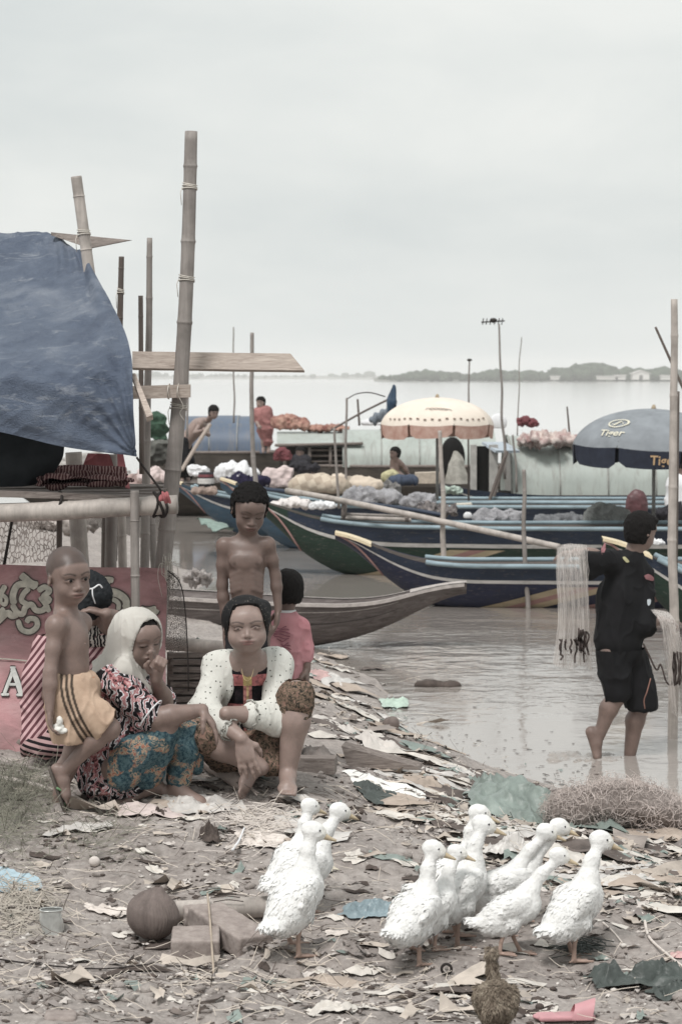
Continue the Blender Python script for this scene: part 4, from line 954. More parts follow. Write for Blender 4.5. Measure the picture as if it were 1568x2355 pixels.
text_on('Tiger', .17, lambda x, y: can_pt(x, y, R(-90 - 41), .78, c2, pt2, T2, Rr2, 1.25), pale_print, 'lettering', par2)
m = MB(); k_ = [can_pt(.15 * math.cos(a), .10 * math.sin(a), R(-90 - 41), .60, c2, pt2, T2, Rr2, 1.25) for a in np.linspace(0, 2 * math.pi, 28)]; k2 = [can_pt(.125 * math.cos(a), .08 * math.sin(a), R(-90 - 41), .60, c2, pt2, T2, Rr2, 1.25) for a in np.linspace(0, 2 * math.pi, 28)]
m.grid(np.stack([k_, k2], 1)); k3 = [[can_pt(x, .045 * math.sin(x * 40 + i) + (.012 if i else -.012), R(-90 - 41), .60, c2, pt2, T2, Rr2, 1.25) for i in (0, 1)] for x in np.linspace(-.09, .09, 14)]; m.grid(np.array(k3)); m.build('emblem', pale_print, par2)
brown_p = M_('brown_print', S(120, 96, 80), bump=0); m = MB(); Rr1 = 134 * 35 / FPX
for i in range(6):
    x0 = -.16 + i * .055; m.grid(np.array([[can_pt(x0 + .10 * q + w, .05 - .10 * abs(q - .4) + i * .004 * (3 - i), R(-93), .62, c1, pt1, T1, Rr1, 1.1) for w in (-.008, .008)] for q in np.linspace(0, 1, 6)]))
for i in range(16):
    a = R(-150) + i * R(7.5); 
    m.grid(np.array([[can_pt(.02 * q, .018 * w + .01 * math.sin(i * 3), a, .86, c1, pt1, T1, Rr1, 1.1) for w in (-1, 1)] for q in (-1, -.3, .4, 1)]))
m.build('emblem', brown_p, par1)

# ------------------------------------------------------------------ cargo on the boats
def heap(name, label, cat, u, v, Y, w, h, mat, seed=0, d=None, rough=.045, freq=9, group=None, lumps=5, stretch=1.0):
    """soft lumpy pile: w, h in view units at distance Y; v is its base"""
    r = np.random.default_rng(seed + 100); k = Y / FPX; W_, H_ = w * k, h * k; D_ = d or W_ * .5; c = P(u, v, Y)
    s = SDF(c - [W_ * .62, D_ * .75, .02 + H_ * .1], c + [W_ * .62, D_ * .75, H_ * 1.25], max(W_, H_) / 44)
    for i in range(lumps):
        f = (i + .5) / lumps - .5 if lumps > 1 else 0
        hh = H_ * (.95 - 1.3 * f * f) * r.uniform(.7, 1.05)
        s.ell(c + [f * W_ * .8, r.uniform(-.2, .2) * D_, hh * .38], (W_ / max(1.6, lumps * .75) * .62, D_ * .42, hh * .6), k=H_ * .2)
    s.half(c - [0, 0, .0], (0, 0, -1), .01)
    V, F = s.nets(); Nn = vnormals(V, F)
    V = V + Nn * ((rough * H_ / .3) * (fbm(V * [1, 1, stretch], freq / H_ * .3, 3) + .7 * (1 - np.abs(vnoise(V * [1, 1, stretch] + 7, freq / H_ * .25))) ** 5))[:, None]
    return obj(name, V, F, mat, loc=c, label=label, cat=cat, group=group)
def netm(name, c, c2):
    t = Nt(name); f = t.noise(26, 6, .75, 2.0); g = t.noise(5, 4, .6, 1); col = t.ramp(t.math('ADD', t.math('MULTIPLY', f, .6), t.math('MULTIPLY', g, .4)), [(.35, c2), (.62, c)]); t.bump(f, .9, .05); return t.out(col, .9, .1)
white_net = netm('pale_net', S(216, 214, 218), S(138, 136, 142)); grey_net = netm('grey_net', S(170, 172, 176), S(92, 92, 98)); foam_net = netm('grey_green_net', S(182, 184, 180), S(120, 122, 120))
t = Nt('checked_cloth'); br = t.n('TexChecker'); br.inputs['Scale'].default_value = 9; t.l(t.map((1, .4, 1), (0, .4, 0)), br.inputs[0]); br.inputs[1].default_value = S(206, 190, 166); br.inputs[2].default_value = S(164, 144, 122); check_m = t.out(t.mix(t.noise(4, 4), br.outputs[0], S(196, 178, 156)), .9, .1)
t = Nt('dotted_white'); vo = t.n('TexVoronoi'); vo.inputs['Scale'].default_value = 14; t.l(t.co, vo.inputs['Vector']); wd = t.out(t.ramp(vo.outputs['Distance'], [(.12, S(90, 40, 48)), (.2, S(216, 208, 204))]), .9, .1)
t = Nt('dotted_dark'); vo = t.n('TexVoronoi'); vo.inputs['Scale'].default_value = 10; t.l(t.co, vo.inputs['Vector']); dd = t.out(t.ramp(vo.outputs['Distance'], [(.12, S(180, 176, 184)), (.22, S(44, 40, 66))]), .9, .1)
white_sack = M_('white_sack', S(222, 222, 224), var=.12, sc=6); cream_sack = M_('cream_sack', S(208, 190, 168), var=.15, sc=5); pink_sack = M_('pink_sack', S(212, 190, 186), var=.12, sc=6)
dk_cloth = M_('dark_bundle', S(46, 44, 50), var=.4); maroon = M_('maroon_bundle', S(120, 60, 66), var=.35); red_b = M_('red_bundle', S(160, 86, 78), var=.4, sc=8, c2=S(196, 150, 128)); greenb = M_('green_tarp_far', S(52, 84, 64), var=.35)
heap('net_heap', 'long pale net heap sagging over the middle boat', 'net', 855, 1155, 33.5, 130, 42, white_net, 1, lumps=4)
heap('net_heap', 'pale net heap right of the long one, by the cream umbrella pole', 'net', 962, 1162, 33.4, 78, 34, white_net, 2, lumps=3)
heap('net_heap', 'crumpled white net heap between the two stakes', 'net', 1145, 1202, 30.2, 100, 42, white_net, 3, lumps=3, rough=.05)
heap('net_heap', 'flat grey net heap left of the round one', 'net', 1290, 1204, 30.4, 130, 26, grey_net, 4, lumps=5, rough=.05)
heap('net_heap', 'round grey green net heap beside the maroon helmet shape', 'net', 1398, 1207, 30.2, 96, 62, foam_net, 5, lumps=2, rough=.03)
heap('maroon_bundle', 'shiny maroon bundle behind the round grey net heap', 'bundle', 1462, 1186, 32.5, 66, 62, M_('maroon_plastic', S(98, 58, 62), ro=.45, var=.35, spec=.4), 6, lumps=1, rough=.01)
heap('checked_bundle', 'big checked cloth bundle in the middle of the market boats', 'bundle', 735, 1132, 35.5, 135, 55, check_m, 7, lumps=3, rough=.015)
heap('cream_bundle', 'cream covered load right of the checked bundle', 'bundle', 815, 1128, 36.2, 120, 48, cream_sack, 8, lumps=3, rough=.02)
heap('white_sack', 'row of white sacks left of the crooked pole', 'sack', 545, 1098, 39, 100, 40, white_sack, 9, lumps=4)
heap('white_sack', 'small white sack by the feet of the bending man', 'sack', 458, 1092, 39.5, 42, 28, white_sack, 10, lumps=2)
heap('pink_sack', 'pale pink cloth load right of the crooked pole', 'sack', 638, 1120, 37.5, 62, 66, pink_sack, 11, lumps=2, rough=.03)
heap('dotted_blanket', 'navy blanket with pale dots between the sacks and the boy', 'blanket', 565, 1118, 36, 110, 34, dd, 12, lumps=4)
heap('dotted_cloth', 'white cloth with dark dots folded on the boat right of the boy', 'cloth', 668, 1166, 33.2, 95, 26, wd, 13, lumps=4)
heap('white_bag', 'white plastic bag beside the dotted cloth', 'bag', 742, 1170, 33, 52, 22, white_sack, 14, lumps=2)
heap('dark_bundle', 'black bundle lying on the deck house edge', 'bundle', 700, 1082, 40, 66, 26, dk_cloth, 15, lumps=3)
heap('maroon_cloth', 'maroon cloth piled above the pink load', 'cloth', 650, 1056, 41, 40, 30, maroon, 16, lumps=3)
heap('red_bundle', 'striped red and brown bundle on top of the white awning', 'bundle', 668, 984, 47, 82, 36, red_b, 17, lumps=3, rough=.05)
heap('roof_clutter', 'mixed colourful clutter along the top of the awning', 'clutter', 755, 990, 47, 100, 14, red_b, 18, lumps=6, rough=.1)
heap('roof_clutter', 'red and pink laundry heaped on the right houseboat roof', 'clutter', 1262, 1022, 39, 150, 30, M_('laundry', S(196, 140, 138), var=.4, sc=9, c2=S(222, 210, 200)), 19, lumps=6, rough=.1)
heap('roof_clutter', 'dark red lump on the curved stick over the right houseboat', 'clutter', 1214, 978, 39.5, 44, 22, maroon, 20, lumps=2, rough=.06)
heap('green_bundle', 'green plastic bundle behind the tall bamboo post', 'bundle', 360, 1010, 41, 40, 70, greenb, 21, lumps=2)
heap('grey_bundle', 'dark grey load behind the post above the teal boat', 'bundle', 375, 1060, 43, 90, 62, M_('murky_load', S(92, 92, 86), var=.4, sc=6), 22, lumps=3)
heap('pale_load', 'pale pink load glimpsed between the bamboo posts', 'bundle', 352, 1105, 40, 70, 40, pink_sack, 23, lumps=3)
heap('dark_pots', 'dark pots and rags at the foot of the cream umbrella', 'pots', 1005, 1182, 31.5, 95, 26, M_('pots', S(60, 56, 66), var=.6, sc=14, c2=S(150, 140, 136)), 24, lumps=6, rough=.12)
heap('white_pot', 'white enamel pot right of the cream umbrella pole', 'pot', 1075, 1192, 31, 26, 16, white_sack, 25, lumps=1, rough=0)
heap('green_bag', 'pale green bag at the foot of the grey canvas flap', 'bag', 1040, 1135, 38, 40, 28, M_('mint_bag', S(168, 186, 172), var=.2), 26, lumps=2)
heap('patterned_rags', 'black and white patterned rags under the seated boy', 'rags', 893, 1130, 37.5, 50, 32, netm('rags', S(190, 186, 182), S(40, 38, 44)), 27, lumps=3)
heap('white_helmet', 'white round bundle on the roof under the flag', 'bundle', 862, 978, 44, 56, 18, white_sack, 28, lumps=2, rough=.01)
heap('white_dome', 'white dome behind the right side of the cream umbrella', 'dome', 1145, 985, 44, 52, 44, white_sack, 29, lumps=1, rough=0)
heap('dark_rags', 'dark rags behind the teenager near the blue umbrella pole', 'rags', 1530, 1206, 31.5, 80, 60, dk_cloth, 30, lumps=3)
heap('orange_sacks', 'dim load aboard the left teal boat', 'load', 470, 1135, 35.6, 60, 20, M_('dull_load', S(150, 128, 116), var=.4, sc=10), 31, lumps=4)
heap('white_scraps', 'white cloth scraps on the bow of the far right boat', 'cloth', 1500, 1252, 22.9, 50, 14, white_sack, 32, lumps=3, rough=.06)
heap('foam_litter', 'bright floating litter clump in the water behind the canoe stern', 'litter', 455, 1335, 23, 60, 22, netm('bright_litter', S(232, 222, 218), S(150, 138, 132)), 33, lumps=5, rough=.16)
board([(955, 1088, 39), (1010, 1086, 39), (1010, 1112, 39), (955, 1112, 39)], .4, M_('carton', S(188, 172, 152)), 'carton_box', 'brown carton right of the seated boy', 'box')
board([(1045, 1160, 34), (1085, 1158, 34), (1085, 1180, 34), (1045, 1180, 34)], .3, M_('cream_box', S(214, 206, 188)), 'cream_box', 'cream box behind the white enamel pot', 'box')
m = MB(); q = P(468, 1090, 36); 
bt = thing('striped_drum', P(478, 1118, 36.2), 'small red and black striped drum left of the dotted blanket', 'drum')
m = MB().lathe([(0, .26), (.11, .26), (.12, .13), (.11, 0), (0, 0)], P(474, 1126, 36.2), 14); m.build('shell', dk_cloth, bt)
MB().lathe([(.124, .17), (.126, .13), (.124, .09)], P(474, 1126, 36.2), 14).build('band', b_white, bt); MB().lathe([(.113, .23), (.119, .19)], P(474, 1126, 36.2), 14).build('band', maroon, bt)
# cut green plastic drifting sheet near the teal boat
cloth_patch([[(450, 1195, 33), (500, 1198, 33)], [(490, 1225, 31), (540, 1218, 31)]], 16, M_('green_sheet', S(124, 146, 136), var=.3), 'drifting_sheet', wr=.06, sc=3, th=.01, loc=P(490, 1215, 32), label='pale green plastic sheet in the water below the teal boat', cat='plastic sheet')

heap('mixed_goods', 'murky pile of goods seen between the shelf and the tarpaulin', 'goods', 205, 1125, 43, 180, 80, M_('murky_goods', S(140, 132, 124), var=.5, sc=5, c2=S(196, 190, 184)), 41, lumps=5, rough=.09)
heap('mixed_goods', 'dull pinkish bundle behind the right end of the shelf', 'goods', 320, 1120, 41.5, 60, 46, M_('pinkish_goods', S(170, 142, 136), var=.4, sc=6), 42, lumps=2, rough=.06)
heap('mixed_goods', 'grey heap of gear on the far bank under the shelf', 'gear', 120, 1215, 30, 200, 36, M_('gear_grey', S(132, 120, 112), var=.5, sc=9, c2=S(190, 178, 170)), 43, lumps=6, rough=.12)
make_boat('old_barge', 'old dark wooden barge carrying the goods seen through the stall', P(20, 1108, 42.3), 5.0, 0, [(0, .66), (.5, .60), (1.5, .58), (5, .60)], [(0, .5), (.5, .1), (1.0, -.1), (5, -.1)], [(0, .5), (1, 1.5), (5, 1.7)], hull_old, decor=False, rail=False, seats=3)
# ------------------------------------------------------------------ people
def skin_mat(name, c):
    t = Nt(name); a = t.n('Attribute'); a.attribute_name = 'tint'
    f = t.noise(13, 7, .7, .4); col = t.ramp(f, [(.3, tuple(x * .74 for x in c[:3]) + (1,)), (.68, tuple(x * 1.06 for x in c[:3]) + (1,))])
    col = t.mix(1.0, col, a.outputs['Color'], 'MULTIPLY'); t.bump(t.noise(160, 3, .6), .12, .002)
    t.b.inputs['Subsurface Weight'].default_value = .04; t.b.inputs['Subsurface Radius'].default_value = (.012, .005, .003)
    return t.out(col, .46, .45)
def fr(v): v = np.asarray(v, float); return v / (np.linalg.norm(v) + 1e-12)
class Head:
    """c centre, H chin-to-crown; yaw 0 faces the camera, positive turns to image right; pitch>0 looks down"""
    def __init__(h, c, H, yaw, pitch, roll=0, wide=1.0, child=0.):
        h.c = np.asarray(c, float); h.H = H; h.wide = wide; h.child = child
        # columns: s (side), f (face direction), u (up)
        B = np.array([[1, 0, 0], [0, -1, 0], [0, 0, 1.]]).T
        h.M = rotz(R(yaw)) @ rotx(R(pitch)) @ roty(R(roll)) @ B
        f = h.M[:, 1]; h.f = f; h.s = h.M[:, 0]; h.u = h.M[:, 2]
    def p(h, s, f, u): return h.c + h.M @ (np.array([s * h.wide, f, u]) * h.H)
    def e(h, F, c, r, k=.04, op='add', rot=None):
        M = h.M if rot is None else h.M @ rot
        F.ell(h.p(*c), np.array(r) * [h.wide, 1, 1] * h.H, M, k * h.H, op)
    def build(h, F, skull_only=False):
        ch = h.child
        h.e(F, (0, -.06, .12 + .02 * ch), (.345, .42, .375), .05)
        h.e(F, (0, .10, -.12), (.285 - .01 * ch, .26, .35 - .05 * ch), .12)
        h.e(F, (0, .12, -.30 + .04 * ch), (.225, .21, .17), .10)
        h.e(F, (0, .235, -.405 + .05 * ch), (.085, .07, .07), .08)
        for s in (-1, 1):
            h.e(F, (s * .165, .19, -.17), (.10 + .015 * ch, .10, .11), .08)
            h.e(F, (s * .12, .30, .085), (.13, .055, .045), .06)
        h.e(F, (0, .27, .17), (.24, .10, .13), .1)
        for s in (-1, 1): h.e(F, (s * .135, .405, -.005), (.085, .075, .055), .05, 'sub')
        for s in (-1, 1): h.e(F, (s * .135, .285, -.005), (.09, .075, .055), .02)
        F.cone(h.p(0, .33, .02), h.p(0, .405 - .01 * ch, -.13), .032 * h.H, .048 * h.H, .035 * h.H)
        for s in (-1, 1): F.cone(h.p(s * .062, .36, -.155), h.p(s * .04, .378, -.15), .036 * h.H, .032 * h.H, .02 * h.H)
        for s in (-1, 1): F.ell(h.p(s * .035, .395, -.192), np.array((.022, .03, .014)) * h.H, h.M, .01 * h.H, 'sub')
        h.e(F, (0, .325, -.255), (.13, .06, .07), .06)
        h.e(F, (0, .372, -.236), (.122, .038, .027), .014); h.e(F, (0, .364, -.287), (.10, .040, .031), .014)
        h.e(F, (0, .416, -.262), (.12, .032, .008), .008, 'sub')
        for s in (-1, 1):
            h.e(F, (s * .355, -.03, -.03), (.035, .075, .115), .02, rot=rotz(s * -.35)); h.e(F, (s * .385, -.02, -.02), (.02, .04, .07), .015, 'sub', rot=rotz(s * -.35))
    def tint(h, V, C, brow=1., lip=(.80, .62, .62), stubble=None, closed=False):
        L = (V - h.c) @ h.M / h.H; L[:, 0] /= h.wide
        near = L[:, 1] > .15
        def fade(c, r, col, p=2.0):
            q = (((L - c) / r) ** 2).sum(1); w = np.clip(1.15 - q, 0, 1) * near
            C[:] = C * (1 - w[:, None] * (1 - np.array(col)))
        fade((0, .37, -.238), (.125, .09, .025), lip); fade((0, .37, -.289), (.11, .09, .030), lip); fade((0, .39, -.262), (.13, .1, .011), (.32, .25, .25))
        for s in (-1, 1):
            for t_ in np.linspace(0, 1, 6): fade((s * (.065 + .16 * t_), .33 - .04 * t_, .092 + .032 * math.sin(t_ * 2.6)), (.036, .12, .024 * (1.1 - .4 * t_)), (1 - .8 * brow,) * 3)
            for t_ in np.linspace(0, 1, 6): fade((s * (.075 + .125 * t_), .33, (.014 if not closed else -.018) + .022 * math.sin(t_ * math.pi) * (1 if not closed else -.6)), (.024, .12, .015), (.14, .12, .12))
            for t_ in np.linspace(0, 1, 5): fade((s * (.08 + .115 * t_), .33, -.030 - .006 * math.sin(t_ * math.pi)), (.024, .12, .008), (.62, .58, .58))
            fade((s * .034, .40, -.185), (.022, .05, .014), (.4, .36, .36))
        if stubble is not None:
            w = np.clip((stubble(L)) / .05, 0, 1); C[:] = C * (1 - w[:, None] * .62)
        return C
    def eyes(h, parent, open_=1., gaze=0.):
        for s in (-1, 1):
            m = MB().ball(h.p(s * .137, .318, -.006), np.array((.060, .040, .023 * open_)) * h.H, 7, h.M); e = m.build('eye', eye_white, parent)
            g = s * .137 + gaze * .03; m = MB().ball(h.p(g, .3445, -.003), np.array((.036, .0205, .0238 * open_)) * h.H, 6, h.M); m.build('iris', iris_m, e)
eye_white = M_('eye_white', S(120, 112, 106), ro=.3, var=.05, bump=0, spec=.5); iris_m = M_('iris', S(14, 10, 9), ro=.35, bump=0, spec=.25)
def hand(F, w, d, pn, L=.17, side=1, curl=.5, spread=.12, rad=.0085, k=.006, th=.6):
    """w wrist, d finger direction, pn palm normal (towards the curl). Palm and five separate fingers."""
    d = fr(d); pn = fr(np.asarray(pn) - d * np.dot(pn, d)); x = np.cross(d, pn) * side
    g = L / .17; pc = w + d * .042 * g
    Mx = np.stack([x, pn, d], 1); F.ell(w + d * .045 * g, np.array((.036, .015, .05)) * g, Mx, .012 * g); F.ell(w + d * .065 * g, np.array((.038, .013, .03)) * g, Mx, .01 * g)
    for i, (o, l) in enumerate(((-.029, .068), (-.010, .080), (.010, .076), (.028, .060))):
        b = w + d * .082 * g + x * o * g; a0 = curl * (.5 + .12 * i); dd = fr(d + x * (o / .03) * spread); p = [b - d * .02 * g, b]; ang = 0; q = b
        for j, fl in enumerate((.42, .32, .26)):
            ang += a0 * (1, 1.1, .8)[j]; v = dd * math.cos(ang) + pn * math.sin(ang); q = q + v * l * fl * g; p.append(q)
        F.chain(p, [rad * g, rad * g * 1.02, rad * g * .95, rad * g * .85, rad * g * .72], k * g)
    t0 = w + d * .022 * g - x * .022 * g + pn * .006; t1 = t0 + (d * .55 - x * .75 + pn * .35) * .032 * g; t2 = t1 + fr(d * .8 - x * .25 + pn * .5) * .03 * g; t3 = t2 + fr(d * .75 + pn * th) * .024 * g
    F.chain([t0, t1, t2, t3], [.014 * g, .0115 * g, .0098 * g, .008 * g], .01 * g)
def foot(F, ank, heel_to_toe, up=(0, 0, 1), L=.23, k=.02, toes=True):
    d = fr(heel_to_toe); u = fr(np.asarray(up) - d * np.dot(up, d)); x = np.cross(d, u); g = L / .24; a = np.asarray(ank, float)
    heel = a - d * .045 * g - u * .045 * g; ball_ = a + d * .115 * g - u * .058 * g
    F.ell(heel, np.array((.03, .034, .03)) * g, np.stack([x, d, u], 1), .025 * g)
    F.chain([heel + u * .01, a + d * .03 * g - u * .03 * g, ball_ + u * .012 * g], [.028 * g, .034 * g, .024 * g], .02 * g)
    F.ell(ball_, np.array((.043, .035, .017)) * g, np.stack([x, d, u], 1), .02 * g)
    F.cone(heel, ball_ + x * .02 * g, .024 * g, .018 * g, .02 * g); F.cone(heel, ball_ - x * .02 * g, .024 * g, .018 * g, .02 * g)
    if toes:
        for i, (o, l, r_) in enumerate(((-.032, .056, .0135), (-.013, .056, .0095), (.003, .052, .009), (.017, .045, .0085), (.031, .036, .008))):
            b = ball_ + x * o * g + d * .02 * g - u * .004 * g; F.cone(b, b + d * l * g * .8 - u * .004 * g, r_ * g, r_ * g * .85, .006 * g)
def torso(F, J, W=1., D=1., k=.05, belly=0., extra=0.):
    """chest, waist and pelvis from J: neck, shl, shr, hipl, hipr; extra inflates (clothes)"""
    sh = (J['shl'] + J['shr']) / 2; hp = (J['hipl'] + J['hipr']) / 2; up = fr(sh - hp); x = fr(J['shr'] - J['shl']); x = fr(x - up * x.dot(up)); y = np.cross(up, x)
    sw = np.linalg.norm(J['shr'] - J['shl']) / 2; L = np.linalg.norm(sh - hp); M = np.stack([x, y, up], 1)
    xh = fr(J['hipr'] - J['hipl']); xh = fr(xh - up * xh.dot(up)); Mh = np.stack([xh, np.cross(up, xh), up], 1)
    bend = J.get('bend', np.zeros(3))
    at = lambda t_: hp + (sh - hp) * t_ + bend * math.sin(t_ * math.pi)
    e = extra
    F.ell(at(.80), (sw * .86 * W + e, sw * .56 * D + e, L * .27 + e), M, k); F.ell(at(.58), (sw * .78 * W + e, sw * .54 * D + e, L * .30 + e), M, k)
    F.ell(at(.32) - y * belly * .0, (sw * (.72 + belly) * W + e, sw * (.50 + belly) * D + e, L * .28 + e), M, k); F.ell(at(.05), (sw * .82 * W + e, sw * .60 * D + e, L * .2 + e), Mh, k)
    F.cone(J['shl'] - up * .01, J['shr'] - up * .01, sw * .27 * D + e, sw * .27 * D + e, k)
    return M, up, x, y, at, sw, L
def arm(F, a, b, c, r=(.042, .036, .038, .024), k=.02, e=0):
    m = a + (b - a) * .5; F.chain([a, m, b], [r[0] + e, (r[0] + r[1]) / 2 + e, r[1] + e], k); m2 = b + (c - b) * .3; F.chain([b, m2, c], [r[1] * .95 + e, r[2] + e, r[3] + e], k)
def leg(F, a, b, c, r=(.075, .05, .052, .032), k=.03, e=0, calf=None):
    F.cone(a, b, r[0] + e, r[1] + e, k); d = fr(c - b); cf = np.zeros(3) if calf is None else np.asarray(calf) * .012
    m = b + (c - b) * .32 + cf; F.chain([b, m, c], [r[1] * .97 + e, r[2] + e, r[3] + e], k)
def bbox(J, pad=.2):
    A = np.array([v for v in J.values() if np.ndim(v) == 1 and np.abs(v).sum() > 1]); return A.min(0) - pad, A.max(0) + pad
def finish(F, name, mat, parent, it=1, disp=None, tintf=None, **kw):
    V, Fc = F.nets(); V = relax(V, Fc, it) if it else V
    if disp is not None: V = V + vnormals(V, Fc) * disp(V)[:, None]
    o = obj(name, V, Fc, mat, parent, **kw)
    C = np.ones((len(V), 3))
    if tintf is not None: C = tintf(V, C)
    vcol(o, C); return o
def folds(amp, freq, dirs=(1, 1, 1), seed=0):
    def f(V):
        q = V * np.asarray(dirs) + seed; q = q + .35 / freq * np.stack([vnoise(q, freq * .8), vnoise(q + 5, freq * .8), vnoise(q + 11, freq * .8)], 1)
        w = fbm(q, freq * .7, 2); r = (1 - np.abs(vnoise(q + 3, freq * .9))) ** 5; r2 = (1 - np.abs(vnoise(q + 9, freq * 2.1))) ** 6
        return amp * (w * .8 + r * 1.5 + r2 * .7 - .6)
    return f
def person(label, base, group=None): return thing('person', base, label, 'person', group)
skin_a = skin_mat('skin_warm', S(140, 114, 103)); skin_b = skin_mat('skin_brown', S(122, 98, 88)); skin_c = skin_mat('skin_pale', S(158, 132, 121))
hair_t = Nt('black_hair'); f = hair_t.noise(60, 6, .7, 0, hair_t.map((3, 3, .6))); hair_t.bump(f, .8, .01); hair_m = hair_t.out(hair_t.ramp(f, [(.3, S(15, 13, 13)), (.75, S(34, 30, 29))]), .8, .2)
def hairdo(h, parent, cutf, th=.03, rough=.006, freq=80, res=.005, mat=None, extra=None, name='hair', jag=1.):
    """cap of hair: skull grown by th, kept where cutf(local) > 0"""
    H_ = h.H; F = SDF(h.c - H_ * .75, h.c + H_ * .78, res)
    h.e(F, (0, -.07, .13), (.345 + th, .42 + th, .375 + th), .02); h.e(F, (0, -.12, -.12), (.30 + th, .30 + th, .28 + th), .1)
    if extra: extra(F)
    X, Y, Z = np.meshgrid(*F.ax, indexing='ij'); q = np.stack([X - h.c[0], Y - h.c[1], Z - h.c[2]], -1) @ h.M / H_; q[..., 0] /= h.wide
    nz = .02 * jag * np.sin(q[..., 0] * 40) * np.sin(q[..., 2] * 31)
    cut = -(cutf(q[..., 0], q[..., 1], q[..., 2]) + nz) * H_; F.d = np.maximum(F.d, cut.astype(np.float32))
    return finish(F, name, mat or hair_m, parent, 1, lambda V: rough * H_ * 4 * fbm(V, freq, 2))

# ---- 1. little boy walking in front of the banner
Y0 = 9.7
K = person('little shirtless boy in orange shorts with black side stripes walking past the red banner', G(150, 1872))
J = dict(head=P(159, 1326, Y0), neck=P(152, 1412, Y0 + .02), shl=P(130, 1437, Y0 - .10), shr=P(188, 1430, Y0 + .10), ell=P(116, 1548, Y0 - .14), wrl=P(115, 1632, Y0 - .16),
    hipl=P(150, 1600, Y0 - .06), hipr=P(180, 1600, Y0 + .06), knl=P(252, 1676, Y0 - .08), anl=P(150, 1772, Y0 - .06), knr=P(172, 1730, Y0 + .05), anr=P(132, 1848, Y0 + .06), toel=P(160, 1865, Y0 - .05))
lo, hi = bbox(J, .17); hz_ = (J['head'][2] - .14, J['head'][2] + .14, .0034)
F = SDF(lo, hi, .006, ((), (), (hz_,)))
h1 = Head(J['head'], .236, 32, 6, -4, child=1, wide=1.0); h1.build(F)
M, up, x, y, at, sw, L_ = torso(F, J, 1.0, 1.18, .04, belly=.06)
F.cone(J['head'] - [.012, 0, .05], J['neck'] - [0, 0, .03], .044, .048, .03); F.cone(J['neck'], J['shl'] + [0, 0, -.005], .034, .03, .03); F.cone(J['neck'], J['shr'] + [0, 0, -.005], .032, .03, .03)
F.ell(J['shl'], .036, None, .03); F.ell(J['shr'], .034, None, .03)
arm(F, J['shl'], J['ell'], J['wrl'], (.033, .026, .027, .018)); hand(F, J['wrl'], (.05, .0, -1), (.9, 0, -.1), .125, side=1, curl=.55, rad=.0085)
leg(F, J['hipl'], J['knl'], J['anl'], (.058, .041, .038, .024), calf=(-.6, 0, .3)); leg(F, J['hipr'], J['knr'], J['anr'], (.056, .040, .038, .024), calf=(-1, 0, 0))
foot(F, J['anl'] + [.006, 0, -.012], (.42, -.05, -.95), (.9, 0, .35), .165, .015); foot(F, J['anr'] + [0, 0, 0], (.95, -.25, -.04), (0, 0, 1), .165, .015)
F.ell(at(.74) - y * .0 + np.array([.07, -.055, 0]), .006, None, .003)
def tk(V, C):
    h1.tint(V, C, brow=.95, lip=(.86, .66, .66), stubble=lambda L: (L[:, 2] - (.16 + .06 * np.sin(L[:, 0] * 9) * 0) + np.where(L[:, 1] < .12, (.12 - L[:, 1]) * 1.15, (.12 - L[:, 1]) * .45)) * (L[:, 2] > -.30)); return C
finish(F, 'body', skin_a, K, 1, tintf=tk); h1.eyes(K, 1.15, .3)
# shorts
t = Nt('orange_shorts'); at_ = t.n('Attribute'); at_.attribute_name = 'tint'; f = t.noise(14, 5, .6); c = t.ramp(f, [(.3, S(178, 144, 116)), (.7, S(200, 168, 138))])
t.bump(t.noise(90, 4), .3, .004); shorts_m = t.out(t.mix(1, c, at_.outputs['Color'], 'MULTIPLY'), .7, .25)
F = SDF(P(90, 1730, Y0 - .3), P(285, 1515, Y0 + .3), .005)
F.d[:] = .5; e = .014
F.ell(at(.16), (sw * .9 + e, sw * .9 + e, .07), M, .04); F.ell(at(.0), (sw * 1.02, sw * .98, .08), M, .04)
F.cone(J['hipl'], J['hipl'] + (J['knl'] - J['hipl']) * .84, .080, .074, .04); F.cone(J['hipl'] + [-.03, 0, 0], P(160, 1690, Y0 - .07), .07, .075, .04); F.cone(J['hipr'] + [0, 0, 0], P(168, 1700, Y0 + .05), .075, .085, .04)
F.cone(P(225, 1640, Y0 - .08), P(238, 1672, Y0 - .07), .05, .058, .03)
F.half(P(160, 1530, Y0), (0, 0, 1)); F.half(P(160, 1706, Y0), (.05, 0, -1)); F.half(P(240, 1682, Y0), (.85, 0, -.75)); 
def tsh(V, C):
    # two black side stripes running down the near thigh
    a = P(158, 1528, Y0); b_ = P(166, 1590, Y0); c_ = P(212, 1694, Y0)
    pts = crom([a, b_, P(186, 1645, Y0), c_], 30)[:, [0, 2]]; q = V[:, [0, 2]]; D = np.full(len(V), 9.); sgn = np.zeros(len(V))
    for i in range(29):
        ab = pts[i + 1] - pts[i]; t_ = np.clip(((q - pts[i]) @ ab) / (ab @ ab), 0, 1); dd = q - pts[i] - t_[:, None] * ab; d_ = np.hypot(*dd.T); s_ = np.sign(ab[0] * dd[:, 1] - ab[1] * dd[:, 0]); m_ = d_ < D; D[m_] = d_[m_]; sgn[m_] = s_[m_]
    sd = D * sgn; w = np.zeros(len(V))
    for c0 in (-.020, 0, .020): w = np.maximum(w, np.clip((.0068 - np.abs(sd - c0)) / .0025, 0, 1))
    w *= (V[:, 1] < J['hipl'][1] + .03); C[:] = C * (1 - w[:, None] * .88); return C
finish(F, 'shorts', shorts_m, K, 1, folds(.006, 13, (1.4, 1, .5), 3), tsh)
